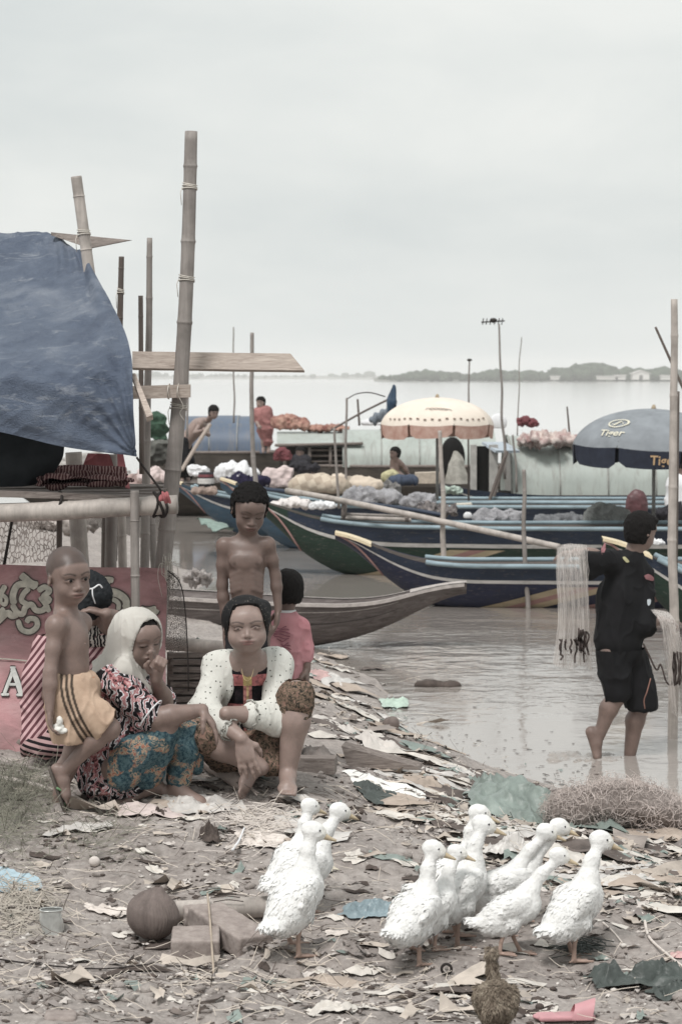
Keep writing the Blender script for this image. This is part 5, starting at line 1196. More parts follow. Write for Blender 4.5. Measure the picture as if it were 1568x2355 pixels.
MB().tube(crom([at(.24) + M @ np.array([(sw * .74 + .012) * math.cos(a), (sw * .74 + .012) * math.sin(a), 0]) for a in np.linspace(0, 2 * math.pi, 24)], 60), .009, 8).build('waistband', M_('waistband', S(188, 134, 96)), K)
# sandals
rub = M_('sandal_rubber', S(92, 84, 76), ro=.8); strap_m = M_('green_strap', S(110, 156, 104), ro=.5, bump=0)
def sandal(parent, base, d, up, L=.19):
    d = fr(d); u = fr(np.asarray(up) - d * np.dot(up, d)); x = np.cross(d, u); F_ = SDF(base - .16, base + .16, .004)
    Mx = np.stack([x, d, u], 1); F_.box(base, (.031, L / 2, .006), Mx, .005, .002); F_.ell(base + d * L * .32, (.04, .05, .0065), Mx, .004); F_.ell(base - d * L * .36, (.032, .035, .0065), Mx, .004)
    o = finish(F_, 'sandal', rub, parent, 0); tp_ = base + d * L * .30 + u * .018
    for s_ in (-1, 1): MB().tube(crom([base + d * L * .36 + u * .004, tp_ - d * .02 + u * .012, base + x * s_ * .033 - d * .01 + u * .004], 10), .005, 6).build('strap', strap_m, o)
bl = J['anl'] + np.array([.006, 0, -.012]); dl = fr((.42, -.05, -.95)); ul = fr(np.array([.9, 0, .35]) - dl * np.dot((.9, 0, .35), dl))
sandal(K, bl + dl * .045 - ul * .058, dl + np.array([-.08, 0, 0]), ul); dr = fr((.95, -.25, -.04)); sandal(K, J['anr'] + dr * .035 - np.array([0, 0, .052]), dr, (0, 0, 1))
# paper scrap in his hand: its own thing
s = SDF(P(120, 1700, 9.55) - .03, P(160, 1640, 9.55) + .03, .004); s.ell(P(133, 1672, 9.55), (.022, .02, .018), None, .01); s.ell(P(144, 1680, 9.55), (.018, .015, .01), None, .01); s.ell(P(138, 1662, 9.55), (.01, .012, .02), None, .01)
V, Fc = s.nets(); V = V + vnormals(V, Fc) * (.008 * fbm(V, 60, 2))[:, None]; obj('paper_scrap', V, Fc, M_('white_paper', S(226, 224, 216), bump=0, var=.1), loc=P(138, 1672, 9.55), label='crumpled white paper held in the hand of the little boy', cat='paper')

# ---- 2. old woman with white headscarf
Y0 = 9.9
O = person('older woman in white headscarf and teal batik trousers sitting with a finger at her mouth', G(300, 1815))
J = dict(head=P(322, 1470, Y0 + .02), neck=P(298, 1538, Y0 + .06), shl=P(262, 1572, Y0 - .10), shr=P(322, 1560, Y0 + .22), ell=P(362, 1652, Y0 - .14), wrl=P(466, 1632, Y0 - .12),
    elr=P(376, 1618, Y0 + .06), wrr=P(360, 1563, Y0 - .09), hipl=P(268, 1770, Y0 - .10), hipr=P(290, 1768, Y0 + .16), knl=P(378, 1682, Y0 - .10), anl=P(340, 1800, Y0 + .0), knr=P(428, 1682, Y0 + .10), anr=P(408, 1808, Y0 + .02), bend=np.array([-.05, 0, .02]))
lo, hi = bbox(J, .16); hz_ = (J['head'][2] - .13, J['head'][2] + .12, .0034)
F = SDF(lo, hi, .006, (((J['wrl'][0] - .02, J['wrl'][0] + .1, .004), (J['wrr'][0] - .08, J['wrr'][0] + .05, .004)), (), (hz_,)))
h2 = Head(J['head'], .225, 40, 11, -6, wide=1.04); h2.build(F)
M, up, x, y, at, sw, L_ = torso(F, J, 1.0, 1.1, .05, belly=.1)
F.cone(J['head'] - [.02, 0, .06], J['neck'] - [0, 0, .04], .052, .06, .03)
arm(F, J['shl'], J['ell'], J['wrl'], (.055, .043, .044, .025)); arm(F, J['shr'], J['elr'], J['wrr'], (.05, .042, .042, .024))
hand(F, J['wrl'], (.55, -.1, -.8), (-.6, 0, -.5), .165, 1, .35, .1)
# raised hand: bent index finger at the lips, others folded
w_ = J['wrr']; F.ell(w_ + [0, 0, .042], (.032, .034, .046), None, .015)
tip = h2.p(.02, .40, -.28); ib = w_ + np.array([-.016, -.012, .078]); F.chain([ib, ib + [-.006, -.01, .038], (ib + tip) / 2 + [.0, -.006, .03], tip], [.0105, .0098, .009, .0078], .006)
for i in range(3):
    b = w_ + np.array([.004 + .014 * i, -.022 + .003 * i, .074 - .008 * i]); F.chain([b, b + [.008, -.026, .022], b + [.002, -.046, .004], b + [-.004, -.034, -.018]], [.0105, .01, .0095, .0085], .005)
b = w_ + np.array([-.026, -.02, .035]); F.chain([b, b + [-.012, -.022, .026], b + [.0, -.034, .044]], [.013, .011, .009], .008)
leg(F, J['hipl'], J['knl'], J['anl'], (.07, .055, .05, .036)); leg(F, J['hipr'], J['knr'], J['anr'], (.07, .055, .05, .036))
foot(F, J['anl'] + [0, 0, .01], (-.55, -.35, -.1), (.15, 0, 1), .21); foot(F, J['anr'], (.9, -.35, -.10), (0, 0, 1), .225)
finish(F, 'body', skin_a, O, 1, tintf=lambda V, C: h2.tint(V, C, brow=.45, lip=(.8, .62, .62), closed=True))
# hair edge under the scarf
hairdo(h2, O, lambda s, f, u: np.where(f > .0, u - .24 + (np.abs(s) - .1) * -1.0, 1) * .5 + .04, th=.012, rough=.001)
def printed(name, bgc, cols, sc, dist, mode='wave', ro=.85):
    t = Nt(name); w = t.n('TexWave'); w.inputs['Scale'].default_value = sc; w.inputs['Distortion'].default_value = dist; w.inputs['Detail'].default_value = 3; w.inputs['Detail Scale'].default_value = 1.6
    t.l(t.co, w.inputs[0]); c = t.ramp(w.outputs['Fac'], cols); return t, c
t, c = printed('zebra_floral_print', None, [(.0, S(30, 28, 32)), (.42, S(40, 34, 38)), (.47, S(200, 196, 198)), (.8, S(206, 200, 202)), (.9, S(168, 110, 112))], 10, 13)
c = t.mix(t.ramp(t.noise(13, 3, .5, .8), [(.54, 0), (.58, 1)]), c, t.ramp(t.noise(46, 4, .7), [(.4, S(44, 38, 42)), (.5, S(178, 96, 100)), (.62, S(206, 160, 158))])); t.bump(t.noise(60, 4), .3, .005); zebra = t.out(c, .85, .15)
lo, hi = bbox({k: J[k] for k in ('shl', 'shr', 'ell', 'elr', 'hipl', 'hipr')}, .2)
F = SDF(lo - [.05, 0, .03], hi, .006); torso(F, J, 1.08, 1.22, .06, belly=.14, extra=.014); F.cone(J['neck'] - [0, 0, .05], J['shl'], .06, .062, .04); F.cone(J['neck'] - [0, 0, .05], J['shr'], .06, .06, .04)
F.cone(J['shl'], J['shl'] + (J['ell'] - J['shl']) * .86, .070, .064, .03); F.cone(J['shr'], J['shr'] + (J['elr'] - J['shr']) * .9, .06, .056, .03)
F.ell(P(262, 1770, Y0 + .02), (.15, .17, .11), None, .06); F.ell(P(252, 1805, Y0 - .03), (.12, .15, .05), None, .04); F.ell(P(330, 1665, Y0 - .02), (.08, .12, .05), None, .05)
q = J['shl'] + (J['ell'] - J['shl']) * .86
F.half(J['neck'] + [0.03, 0, .035], (.45, -.25, .85))
finish(F, 'blouse', zebra, O, 1, folds(.011, 11, (1, 1, .8), 2))
d_ = fr(J['ell'] - J['shl']); e1 = fr(np.cross(d_, (0, 1, 0))); e2 = np.cross(d_, e1); MB().tube([q + .066 * (e1 * math.cos(a) + e2 * math.sin(a)) for a in np.linspace(0, 2 * math.pi, 22)], .003, 6).build('cuff_trim', white_sack, O)
# scarf
t = Nt('white_scarf'); t.bump(t.noise(30, 4, .6, 1), .3, .006); scarf = t.out(t.ramp(t.noise(5, 4), [(.3, S(184, 178, 168)), (.7, S(206, 202, 194))]), .9, .1)
F = SDF(P(190, 1640, Y0 - .35), P(385, 1355, Y0 + .35), .0045)
h2.e(F, (0, -.10, .12), (.42, .50, .455), .03); h2.e(F, (0, -.14, -.14), (.42, .42, .42), .15)
F.cone(h2.p(0, -.28, -.2), J['neck'] + [-.03, 0, -.02], .085, .095, .06); F.cone(J['neck'] + [-.02, 0, -.02], P(238, 1560, Y0 + .05), .085, .075, .06); F.cone(P(238, 1560, Y0 + .02), P(214, 1555, Y0 - .02), .06, .02, .04)
F.cone(P(285, 1530, Y0 - .08), P(345, 1590, Y0 - .05), .03, .02, .05); F.cone(P(250, 1560, Y0 - .08), P(280, 1545, Y0 - .1), .035, .03, .05)
X, Y_, Z = np.meshgrid(*F.ax, indexing='ij'); q = np.stack([X - h2.c[0], Y_ - h2.c[1], Z - h2.c[2]], -1) @ h2.M / h2.H
open_ = np.maximum((((q[..., 0] - .03) / .335) ** 2 + ((q[..., 2] + .03) / .47) ** 2) ** .5 - 1, -(q[..., 1] - .02) * 1.0) * h2.H * .33     # face opening: keep outside it
F.d = np.maximum(F.d, -open_.astype(np.float32))
finish(F, 'headscarf', scarf, O, 1, folds(.0055, 11, (1.4, 1.4, .4), 8))
# trousers
t = Nt('teal_batik'); c = t.ramp(t.noise(44, 5, .7, 1.2), [(.36, S(40, 66, 76)), (.46, S(66, 96, 102)), (.54, S(178, 152, 118)), (.58, S(158, 92, 70)), (.7, S(110, 66, 60))]); c = t.mix(t.ramp(t.noise(11, 3, .5, .6), [(.46, 0), (.50, 1)]), c, t.ramp(t.noise(70, 4, .7), [(.4, S(34, 66, 80)), (.6, S(78, 110, 116))])); t.bump(t.noise(50, 4), .3, .005); teal = t.out(c, .85, .15)
F = SDF(P(240, 1840, Y0 - .3), P(500, 1630, Y0 + .4), .005)
for a, b, c_ in (('hipl', 'knl', 'anl'), ('hipr', 'knr', 'anr')):
    e_ = J[b] + (J[c_] - J[b]) * .86; m_ = J[b] + (J[c_] - J[b]) * .4; F.cone(J[a], J[b], .098, .064, .014); F.chain([J[b], m_, e_], [.062, .064, .052], .014)
F.cone(P(322, 1735, Y0 - .06), P(335, 1795, Y0 - .04), .07, .05, .03); F.cone(P(440, 1672, Y0 + .12), P(452, 1765, Y0 + .10), .035, .03, .04)
finish(F, 'trousers', teal, O, 1, folds(.007, 12, (1, 1, .6), 5))

# ---- 3. woman in dotted cardigan
Y0 = 10.2
Wn = person('squatting woman in black dotted headscarf and open white dotted cardigan facing the camera', G(600, 1800))
J = dict(head=P(567, 1438, Y0 - .16), neck=P(571, 1512, Y0 - .06), shl=P(502, 1532, Y0 - .02), shr=P(638, 1526, Y0), ell=P(468, 1630, Y0 - .14), wrl=P(556, 1698, Y0 - .30), elr=P(632, 1648, Y0 - .14), wrr=P(520, 1640, Y0 - .26),
    hipl=P(545, 1735, Y0 + .1), hipr=P(605, 1730, Y0 + .1), knl=P(470, 1690, Y0 - .18), anl=P(600, 1765, Y0 - .16), knr=P(682, 1602, Y0 - .16), anr=P(662, 1775, Y0 - .16))
lo, hi = bbox(J, .16); hz_ = (J['head'][2] - .13, J['head'][2] + .12, .0034)
F = SDF(lo, hi, .006, (((J['head'][0] - .09, J['head'][0] + .09, .0045),), (), (hz_, (P(0, 1790, Y0 - .3)[2], J['wrl'][2], .0045))))
h3 = Head(J['head'], .225, 4, 3, -3, wide=1.15); h3.build(F); h3.e(F, (0, .12, -.22), (.29, .22, .2), .1)
M, up, x, y, at, sw, L_ = torso(F, J, 1.0, 1.15, .05, belly=.1)
F.cone(J['head'] - [0, -.01, .06], J['neck'] - [0, 0, .03], .056, .062, .03); F.cone(J['neck'] - [0, 0, .03], J['shl'], .05, .045, .05); F.cone(J['neck'] - [0, 0, .03], J['shr'], .05, .045, .05)
arm(F, J['shl'], J['ell'], J['wrl'], (.044, .040, .044, .027)); arm(F, J['shr'], J['elr'], J['wrr'], (.044, .040, .044, .029))
hand(F, J['wrl'], (.22, -.1, -1), (-.2, -.1, -.35) if False else (.1, 1, -.1), .18, -1, .22, .16, rad=.0092)
leg(F, J['hipl'], J['knl'], J['anl'], (.10, .062, .062, .036)); leg(F, J['hipr'], J['knr'], J['anr'], (.10, .062, .062, .036), calf=(.3, -.5, 0))
foot(F, J['anr'] + [0, 0, .012], (.0, -1, -.10), (0, 0, 1), .225); foot(F, J['anl'] + [0, 0, .02], (-.15, -.55, -.85), (.75, .0, .3), .225)
finish(F, 'body', skin_c, Wn, 1, tintf=lambda V, C: h3.tint(V, C, brow=.9, lip=(.72, .50, .52))); h3.eyes(Wn, .5, -.2)
t = Nt('black_dotted_scarf'); vo = t.n('TexVoronoi'); vo.inputs['Scale'].default_value = 85; t.l(t.co, vo.inputs['Vector']); blk_dot = t.out(t.ramp(vo.outputs['Distance'], [(.11, S(140, 132, 118)), (.16, S(18, 16, 18))]), .7, .3)
hairdo(h3, Wn, lambda s, f, u: np.where(f > .05, u - .27 - .9 * (f - .05) + 2.2 * np.maximum(np.abs(s) - .20, 0) * 2, np.where(u > -.42, 1, -1)), th=.055, rough=.001, mat=blk_dot, name='headscarf', jag=0,
    extra=lambda F: (h3.e(F, (0, -.25, .06), (.40, .36, .38), .05), h3.e(F, (.30, -.2, .28), (.12, .2, .14), .1)))
hairdo(h3, Wn, lambda s, f, u: np.minimum(np.where(f > .08, u - .31, 1), .17 - (f - .02)) + (np.abs(s) > .29) * .2, th=.012, rough=.004)
# plaid shirt
t = Nt('bold_plaid'); sp = t.n('SeparateXYZ'); t.l(t.co, sp.inputs[0])
def band(a, off, per, w): return t.math('LESS_THAN', t.math('PINGPONG', t.math('ADD', a, off), per / 2), w / 2)
bx, bz = band(sp.outputs[0], .053, .105, .036), band(sp.outputs[2], .075, .13, .05)
c = t.mix(bz, S(24, 22, 26), S(190, 104, 104)); c = t.mix(t.math('MULTIPLY', bx, .85), c, S(196, 120, 112)); c = t.mix(t.math('MULTIPLY', t.math('MULTIPLY', bx, bz), 1.0), c, S(204, 176, 96))
c = t.mix(t.math('MULTIPLY', band(sp.outputs[0], .053, .105, .01), .7), c, S(206, 180, 104)); c = t.mix(t.ramp(t.noise(60, 3), [(.5, 0), (.62, .5)]), c, S(60, 44, 52)); plaid = t.out(c, .85, .15)
lo, hi = bbox({k: J[k] for k in ('shl', 'shr', 'hipl', 'hipr', 'ell', 'elr')}, .17)
F = SDF(lo, hi, .006); torso(F, J, 1.05, 1.22, .06, belly=.13, extra=.010); F.cone(J['neck'] - [0, 0, .05], J['shl'], .056, .05, .04); F.cone(J['neck'] - [0, 0, .05], J['shr'], .056, .05, .04)
F.half(P(571, 1535, Y0 - .1), (0, -.35, 1)); F.chain([J['neck'] + [0, -.12, .02], P(571, 1580, Y0 - .25)], [.055, .02], .02, 'sub')
finish(F, 'plaid_shirt', plaid, Wn, 1, folds(.006, 12, (1, 1, .7), 4))
t = Nt('dotted_cardigan'); vo = t.n('TexVoronoi'); vo.inputs['Scale'].default_value = 48; vo.inputs['Randomness'].default_value = .35; t.l(t.co, vo.inputs['Vector'])
c = t.ramp(vo.outputs['Distance'], [(.15, S(84, 86, 78)), (.2, S(212, 211, 202))]); t.bump(t.noise(26, 5, .6, 1.2, t.map((1.6, 1, .7), (0, .5, 0))), .55, .012); card = t.out(c, .9, .12)
F = SDF(lo - [.03, .06, .06], hi + [.03, 0, 0], .0055); torso(F, J, 1.12, 1.30, .06, belly=.14, extra=.020)
F.cone(J['neck'] - [0, -.02, .04], J['shl'], .062, .054, .04); F.cone(J['neck'] - [0, -.02, .04], J['shr'], .062, .054, .04)
F.half(P(571, 1503, Y0 - .1), (0, -.2, 1)); F.half(P(571, 1712, Y0), (0, 0, -1))
# the open front
XX = lambda u, v: P(u, v, Y0 - .215)
X, Y_, Z = np.meshgrid(*F.ax, indexing='ij', sparse=True); zv = [P(0, v, Y0 - .2)[2] for v in (1720, 1680, 1600, 1560, 1500, 1480)]; px = lambda u: P(u, 1500, Y0 - .2)[0]
xl = np.interp(Z, zv, [px(u) for u in (488, 502, 532, 536, 524, 520)]); xr = np.interp(Z, zv, [px(u) for u in (596, 604, 616, 616, 606, 602)])
wedge = np.maximum(np.maximum(xl - X, X - xr), Y_ - (Y0 - .03)); F.d = np.maximum(F.d, -wedge.astype(np.float32))
F.cone(XX(571, 1500) + [0, .2, 0], XX(571, 1520) + [0, .1, 0], .06, .06, .015, 'sub')
F.chain([J['shl'], J['ell'], J['ell'] + (J['wrl'] - J['ell']) * .62], [.058, .060, .046], .03); F.chain([J['shr'], J['elr'] + [.01, 0, -.01], J['elr'] + (J['wrr'] - J['elr']) * .45], [.058, .064, .058], .03)
finish(F, 'cardigan', card, Wn, 1, folds(.005, 9, (1.3, 1, .6), 9))
trim = M_('ruffle_trim', S(120, 118, 110), var=.5, sc=90, c2=S(210, 208, 198))
for (a, b, t_, r_, nm) in (('ell', 'wrl', .62, .053, 1), ('elr', 'wrr', .38, .067, 1)):
    q = J[a] + (J[b] - J[a]) * t_ + fr(J[b] - J[a]) * r_ * .45; d_ = fr(J[b] - J[a]); e1 = fr(np.cross(d_, (0, 1, 0))); e2 = np.cross(d_, e1)
    MB().tube([q + r_ * .92 * (e1 * math.cos(a_) + e2 * math.sin(a_)) + d_ * .006 * math.sin(a_ * 9) for a_ in np.linspace(0, 2 * math.pi, 60)], .004, 6).build('cuff_ruffle', trim, Wn)
t = Nt('brown_batik'); c = t.ramp(t.noise(60, 4, .7, 1.0), [(.4, S(50, 46, 40)), (.52, S(120, 100, 80)), (.62, S(150, 112, 96))]); t.bump(t.noise(50, 4), .3, .005); batik = t.out(c, .85, .15)
F = SDF(P(415, 1810, Y0 - .42), P(745, 1530, Y0 + .35), .0055)
for a, b, f_ in (('hipl', 'knl', 1.02), ('hipr', 'knr', 1.02)): F.cone(J[a], J[a] + (J[b] - J[a]) * f_, .125, .076, .04)
F.cone(J['knr'], J['knr'] + (J['anr'] - J['knr']) * .22, .072, .070, .02); F.cone(J['knl'], J['knl'] + (J['anl'] - J['knl']) * .12 - [0, 0, .0], .076, .074, .02); F.ell(P(575, 1730, Y0 + .02), (.14, .16, .09), None, .06)
F.cone(P(600, 1710, Y0 - .1), P(625, 1760, Y0 - .12), .05, .045, .05); F.half(J['knr'] + (J['anr'] - J['knr']) * .30, (.1, 0, -1)) if False else None
finish(F, 'wrap_skirt', batik, Wn, 1, folds(.006, 11, (1, 1, 1), 6))
MB().tube(crom([P(556, 1538, Y0 - .16), P(560, 1558, Y0 - .21), P(569, 1566, Y0 - .22), P(578, 1558, Y0 - .21), P(584, 1538, Y0 - .16)], 16), .0009, 5).build('necklace', M_('thin_gold', S(200, 170, 110), ro=.3), Wn)

# ---- 4. standing shirtless boy
Y0 = 10.75
B4 = person('thin shirtless boy with curly dark hair standing behind the women, looking down', (P(568, 1400, Y0)[0], Y0, GZ(P(568, 1400, Y0)[0], Y0)))
gz = GZ(P(568, 1400, Y0)[0], Y0); bx = P(568, 1400, Y0)[0]
J = dict(head=P(574, 1172, Y0 - .02), neck=P(568, 1232, Y0 + .02), shl=P(514, 1252, Y0), shr=P(617, 1250, Y0), ell=P(511, 1345, Y0 + .02), wrl=P(519, 1440, Y0 + .03), elr=P(634, 1325, Y0 + .03), wrr=P(640, 1402, Y0 + .02),
    hipl=P(548, 1418, Y0), hipr=P(592, 1418, Y0)); J.update(knl=np.array([bx - .06, Y0 - .02, gz + .33]), anl=np.array([bx - .06, Y0 + .02, gz + .07]), knr=np.array([bx + .06, Y0 - .02, gz + .33]), anr=np.array([bx + .07, Y0 + .02, gz + .07]))
lo, hi = bbox(J, .15); F = SDF(lo, hi, .006, ((), (), ((J['head'][2] - .12, J['head'][2] + .12, .0036),)))
h4 = Head(J['head'], .216, 14, 24, 4, child=.6, wide=.98); h4.build(F); M, up, x, y, at, sw, L_ = torso(F, J, .98, 1.02, .035)
F.cone(J['head'] - [.004, -.01, .05], J['neck'] - [0, 0, .03], .038, .041, .025); F.cone(J['neck'] - [0, 0, .012], J['shl'] + [.01, 0, 0], .022, .024, .025); F.cone(J['neck'] - [0, 0, .012], J['shr'] - [.01, 0, 0], .022, .024, .025)
for s_ in (-1, 1):
    F.cone(J['neck'] + [s_ * .012, -.035, -.035], J['shl' if s_ < 0 else 'shr'] + [-s_ * .012, -.02, .006], .008, .007, .012); F.ell(at(.78) + [s_ * .04, -.052, 0], (.036, .010, .026), None, .03)
    for i in range(4): F.cone(at(.62 - i * .075) + [s_ * .03, -.052, 0], at(.58 - i * .075) + [s_ * .07, -.030, -.006], .007, .006, .018)
arm(F, J['shl'], J['ell'], J['wrl'], (.030, .023, .024, .017)); arm(F, J['shr'], J['elr'], J['wrr'], (.030, .023, .024, .017)); hand(F, J['wrl'], (.05, 0, -1), (1, 0, 0), .135, 1, .4); hand(F, J['wrr'], (-.1, 0, -1), (-1, 0, 0), .135, -1, .4)
leg(F, J['hipl'], J['knl'], J['anl'], (.06, .042, .042, .026)); leg(F, J['hipr'], J['knr'], J['anr'], (.06, .042, .042, .026)); foot(F, J['anl'], (0, -1, -.05), L=.18); foot(F, J['anr'], (.1, -1, -.05), L=.18)
F.ell(at(.20) + [0, -.072, 0], (.006, .01, .006), None, .006, 'sub')
def t4(V, C):
    h4.tint(V, C, brow=.7, lip=(.85, .62, .62), closed=True)
    for s_ in (-1, 1): w = np.clip(1.3 - (((V - (at(.74) + [s_ * .05, -.06, 0])) / [.009, .06, .009]) ** 2).sum(1), 0, 1); C[:] = C * (1 - w[:, None] * .4)
    return C
finish(F, 'body', skin_b, B4, 1, tintf=t4)
hairdo(h4, B4, lambda s, f, u: np.where(f > .06, u - .19 - .5 * (f - .06) - .0 * s, u + .20 + f * .3), th=.05, rough=.007, freq=95)
F = SDF(P(520, 1530, Y0) - [0, .2, .25], P(615, 1395, Y0) + [0, .2, .0], .007); F.ell(at(.02), (sw * .95, sw * .75, .09), M, .04)
for s_, a, b in ((-1, 'hipl', 'knl'), (1, 'hipr', 'knr')): F.cone(J[a], J[a] + (J[b] - J[a]) * .75, .075, .075, .03)
F.half(P(568, 1402, Y0), (0, 0, 1)); finish(F, 'shorts', M_('dark_shorts', S(34, 32, 36)), B4, 1, folds(.005, 12))

# ---- 5. small child in pink shirt, seen from behind
Y0 = 11.05
pk = P(655, 1560, Y0); gz = GZ(pk[0], Y0)
C5 = person('small child in a pink shirt seen from behind next to the dotted cardigan', (pk[0], Y0, gz))
J = dict(head=P(661, 1358, Y0), neck=P(660, 1408, Y0), shl=P(628, 1432, Y0), shr=P(692, 1440, Y0), ell=P(622, 1490, Y0 - .03), wrl=P(622, 1540, Y0 - .08), elr=P(704, 1492, Y0), wrr=P(706, 1540, Y0 - .02), hipl=P(645, 1560, Y0), hipr=P(680, 1560, Y0))
J.update(knl=np.array([pk[0] - .04, Y0 + .03, gz + .2]), anl=np.array([pk[0] - .04, Y0, gz + .06]), knr=np.array([pk[0] + .05, Y0 + .03, gz + .2]), anr=np.array([pk[0] + .05, Y0, gz + .06]))
lo, hi = bbox(J, .14); F = SDF(lo, hi, .007); h5 = Head(J['head'], .185, 200, 6, 0, child=1); h5.build(F); torso(F, J, 1, 1.1, .04)
F.cone(J['head'] - [0, 0, .05], J['neck'] - [0, 0, .03], .034, .036, .02); arm(F, J['shl'], J['ell'], J['wrl'], (.03, .024, .024, .018)); arm(F, J['shr'], J['elr'], J['wrr'], (.03, .024, .024, .018)); hand(F, J['wrr'], (0, -.2, -1), (-1, 0, 0), .11, 1, .5); hand(F, J['wrl'], (0, .2, -1), (1, 0, 0), .11, 1, .5)
leg(F, J['hipl'], J['knl'], J['anl'], (.05, .036, .036, .024)); leg(F, J['hipr'], J['knr'], J['anr'], (.05, .036, .036, .024)); foot(F, J['anl'], (0, 1, 0), L=.15); foot(F, J['anr'], (0, 1, 0), L=.15)
finish(F, 'body', skin_b, C5, 1)
hairdo(h5, C5, lambda s, f, u: np.where(f > .1, u - .2, u + .33), th=.04, rough=.004)
pink_t = Nt('pink_shirt'); pink_t.bump(pink_t.noise(40, 4), .3, .005); pink_m = pink_t.out(pink_t.ramp(pink_t.noise(7, 4), [(.3, S(188, 116, 124)), (.7, S(210, 146, 152))]), .8, .15)
F = SDF(P(600, 1580, Y0 - .2), P(725, 1395, Y0 + .2), .005); torso(F, J, 1.12, 1.35, .05, extra=.014); F.cone(J['neck'] - [0, 0, .02], J['shl'], .04, .04, .03); F.cone(J['neck'] - [0, 0, .02], J['shr'], .04, .04, .03)
F.chain([J['shl'], J['ell'], J['ell'] + (J['wrl'] - J['ell']) * .3], [.044, .04, .036], .02); F.chain([J['shr'], J['elr'], J['elr'] + (J['wrr'] - J['elr']) * .35], [.044, .04, .036], .02); F.half(P(655, 1572, Y0), (0, 0, -1)); F.half(P(660, 1405, Y0), (0, 0, 1))
sh5 = finish(F, 'pink_shirt', pink_m, C5, 1, folds(.007, 12, (1, 1, .7)))
MB().tube([J['neck'] + np.array([.036 * math.cos(a), .034 * math.sin(a), .005]) for a in np.linspace(0, 2 * math.pi, 20)], .007, 6).build('collar', white_sack, C5)
V5 = np.array([v.co[:] for v in sh5.data.vertices]) + world_loc(sh5)
def back5(u, v):
    p = P(u, v, Y0 - .1); d = (V5[:, 0] - p[0]) ** 2 + (V5[:, 2] - p[2]) ** 2; k = np.argsort(d)[:12]; return P(u, v, V5[k, 1].min() - .005)
m = MB(); 
for (cx_, cy_, n_, r_) in ((648, 1458, 6, 17), (655, 1492, 5, 13)):
    for i in range(n_):
        yy = cy_ - r_ + 2 * r_ * (i + .5) / n_; w_ = math.sqrt(max(0, r_ ** 2 - (yy - cy_) ** 2)) * 1.15; pts = [(cx_ - w_ + 2 * w_ * q, yy + 3 * math.sin(q * 5 + i)) for q in np.linspace(0, 1, 8)]
        m.grid(np.array([[back5(a, b - 1.3), back5(a, b + 1.3)] for a, b in pts]))
m.build('faded_print', M_('print_mauve', S(150, 88, 102), var=.3), C5)
F = SDF(P(620, 1700, Y0 - .2), P(705, 1545, Y0 + .2), .008); F.cone(J['hipl'], J['knl'], .06, .05, .03); F.cone(J['hipr'], J['knr'], .06, .05, .03); finish(F, 'red_trousers', M_('red_trousers', S(176, 88, 92)), C5, 1)

# ---- 6. woman in striped clothes behind the little boy
Y0 = 10.8
S6 = person('seated woman in pink striped clothes behind the little boy, hand raised to her head', G(90, 1738))
J = dict(head=P(206, 1378, Y0 - .02), neck=P(186, 1436, Y0 + .02), shl=P(118, 1478, Y0 - .02), shr=P(222, 1470, Y0 + .08), elr=P(262, 1432, Y0 - .02), wrr=P(246, 1412, Y0 - .12), ell=P(92, 1560, Y0 - .06), wrl=P(120, 1620, Y0 - .12),
    hipl=P(100, 1690, Y0), hipr=P(150, 1690, Y0 + .1), knl=P(190, 1640, Y0 - .1), anl=P(190, 1720, Y0 - .05), knr=P(215, 1650, Y0 + .15), anr=P(215, 1722, Y0 + .15))
lo, hi = bbox(J, .15); F = SDF(lo, hi, .007); h6 = Head(J['head'], .215, 150, 15, 0); h6.build(F); torso(F, J, 1, 1.1, .05)
F.cone(J['head'] - [0, 0, .05], J['neck'], .05, .055, .03); arm(F, J['shr'], J['elr'], J['wrr'], (.045, .05, .046, .028)); arm(F, J['shl'], J['ell'], J['wrl'], (.045, .04, .04, .025)); hand(F, J['wrr'], (-.8, -.1, .25), (-.2, .1, -1), .16, 1, .6); hand(F, J['wrl'], (1, 0, -.3), (0, 0, -1), .16, 1, .4)
leg(F, J['hipl'], J['knl'], J['anl'], (.09, .06, .055, .035)); leg(F, J['hipr'], J['knr'], J['anr'], (.09, .06, .055, .035)); foot(F, J['anl'], (1, -.2, 0)); foot(F, J['anr'], (1, -.2, 0))
finish(F, 'body', skin_a, S6, 1)
hairdo(h6, S6, lambda s, f, u: np.where(f > .2, u - .2, u + .5), th=.09, rough=.006, mat=black_cloth, name='headcloth', extra=lambda F: F.ell(P(228, 1372, Y0 - .06), (.06, .07, .05), None, .04))
MB().tube(crom([P(196, 1350, Y0 - .16), P(212, 1354, Y0 - .17), P(228, 1345, Y0 - .15), P(236, 1352, Y0 - .14)], 16), .004, 5).build('white_ribbon', white_sack, S6)
MB().tube(crom([P(213, 1354, Y0 - .17), P(214, 1370, Y0 - .18), P(220, 1388, Y0 - .16)], 10), .003, 5).build('white_ribbon', white_sack, S6)
def stripes(name, c1_, c2_, sc, rot, dist=1.2):
    t = Nt(name); w = t.n('TexWave'); w.inputs['Scale'].default_value = sc; w.inputs['Distortion'].default_value = dist; w.inputs['Detail Scale'].default_value = .6; t.l(t.map(1, rot), w.inputs[0]); return t.out(t.ramp(w.outputs['Fac'], [(.42, c1_), (.52, c2_)]), .85, .15)
F = SDF(P(30, 1745, Y0 - .35), P(262, 1440, Y0 + .35), .006); torso(F, J, 1.12, 1.25, .06, belly=.12, extra=.02); F.cone(J['shl'], J['ell'], .07, .065, .04); F.cone(J['shr'], J['elr'] - [.05, 0, 0], .06, .055, .04); F.ell(P(95, 1690, Y0), (.13, .17, .11), None, .06); F.cone(J['ell'], P(80, 1650, Y0 - .05), .06, .07, .06)
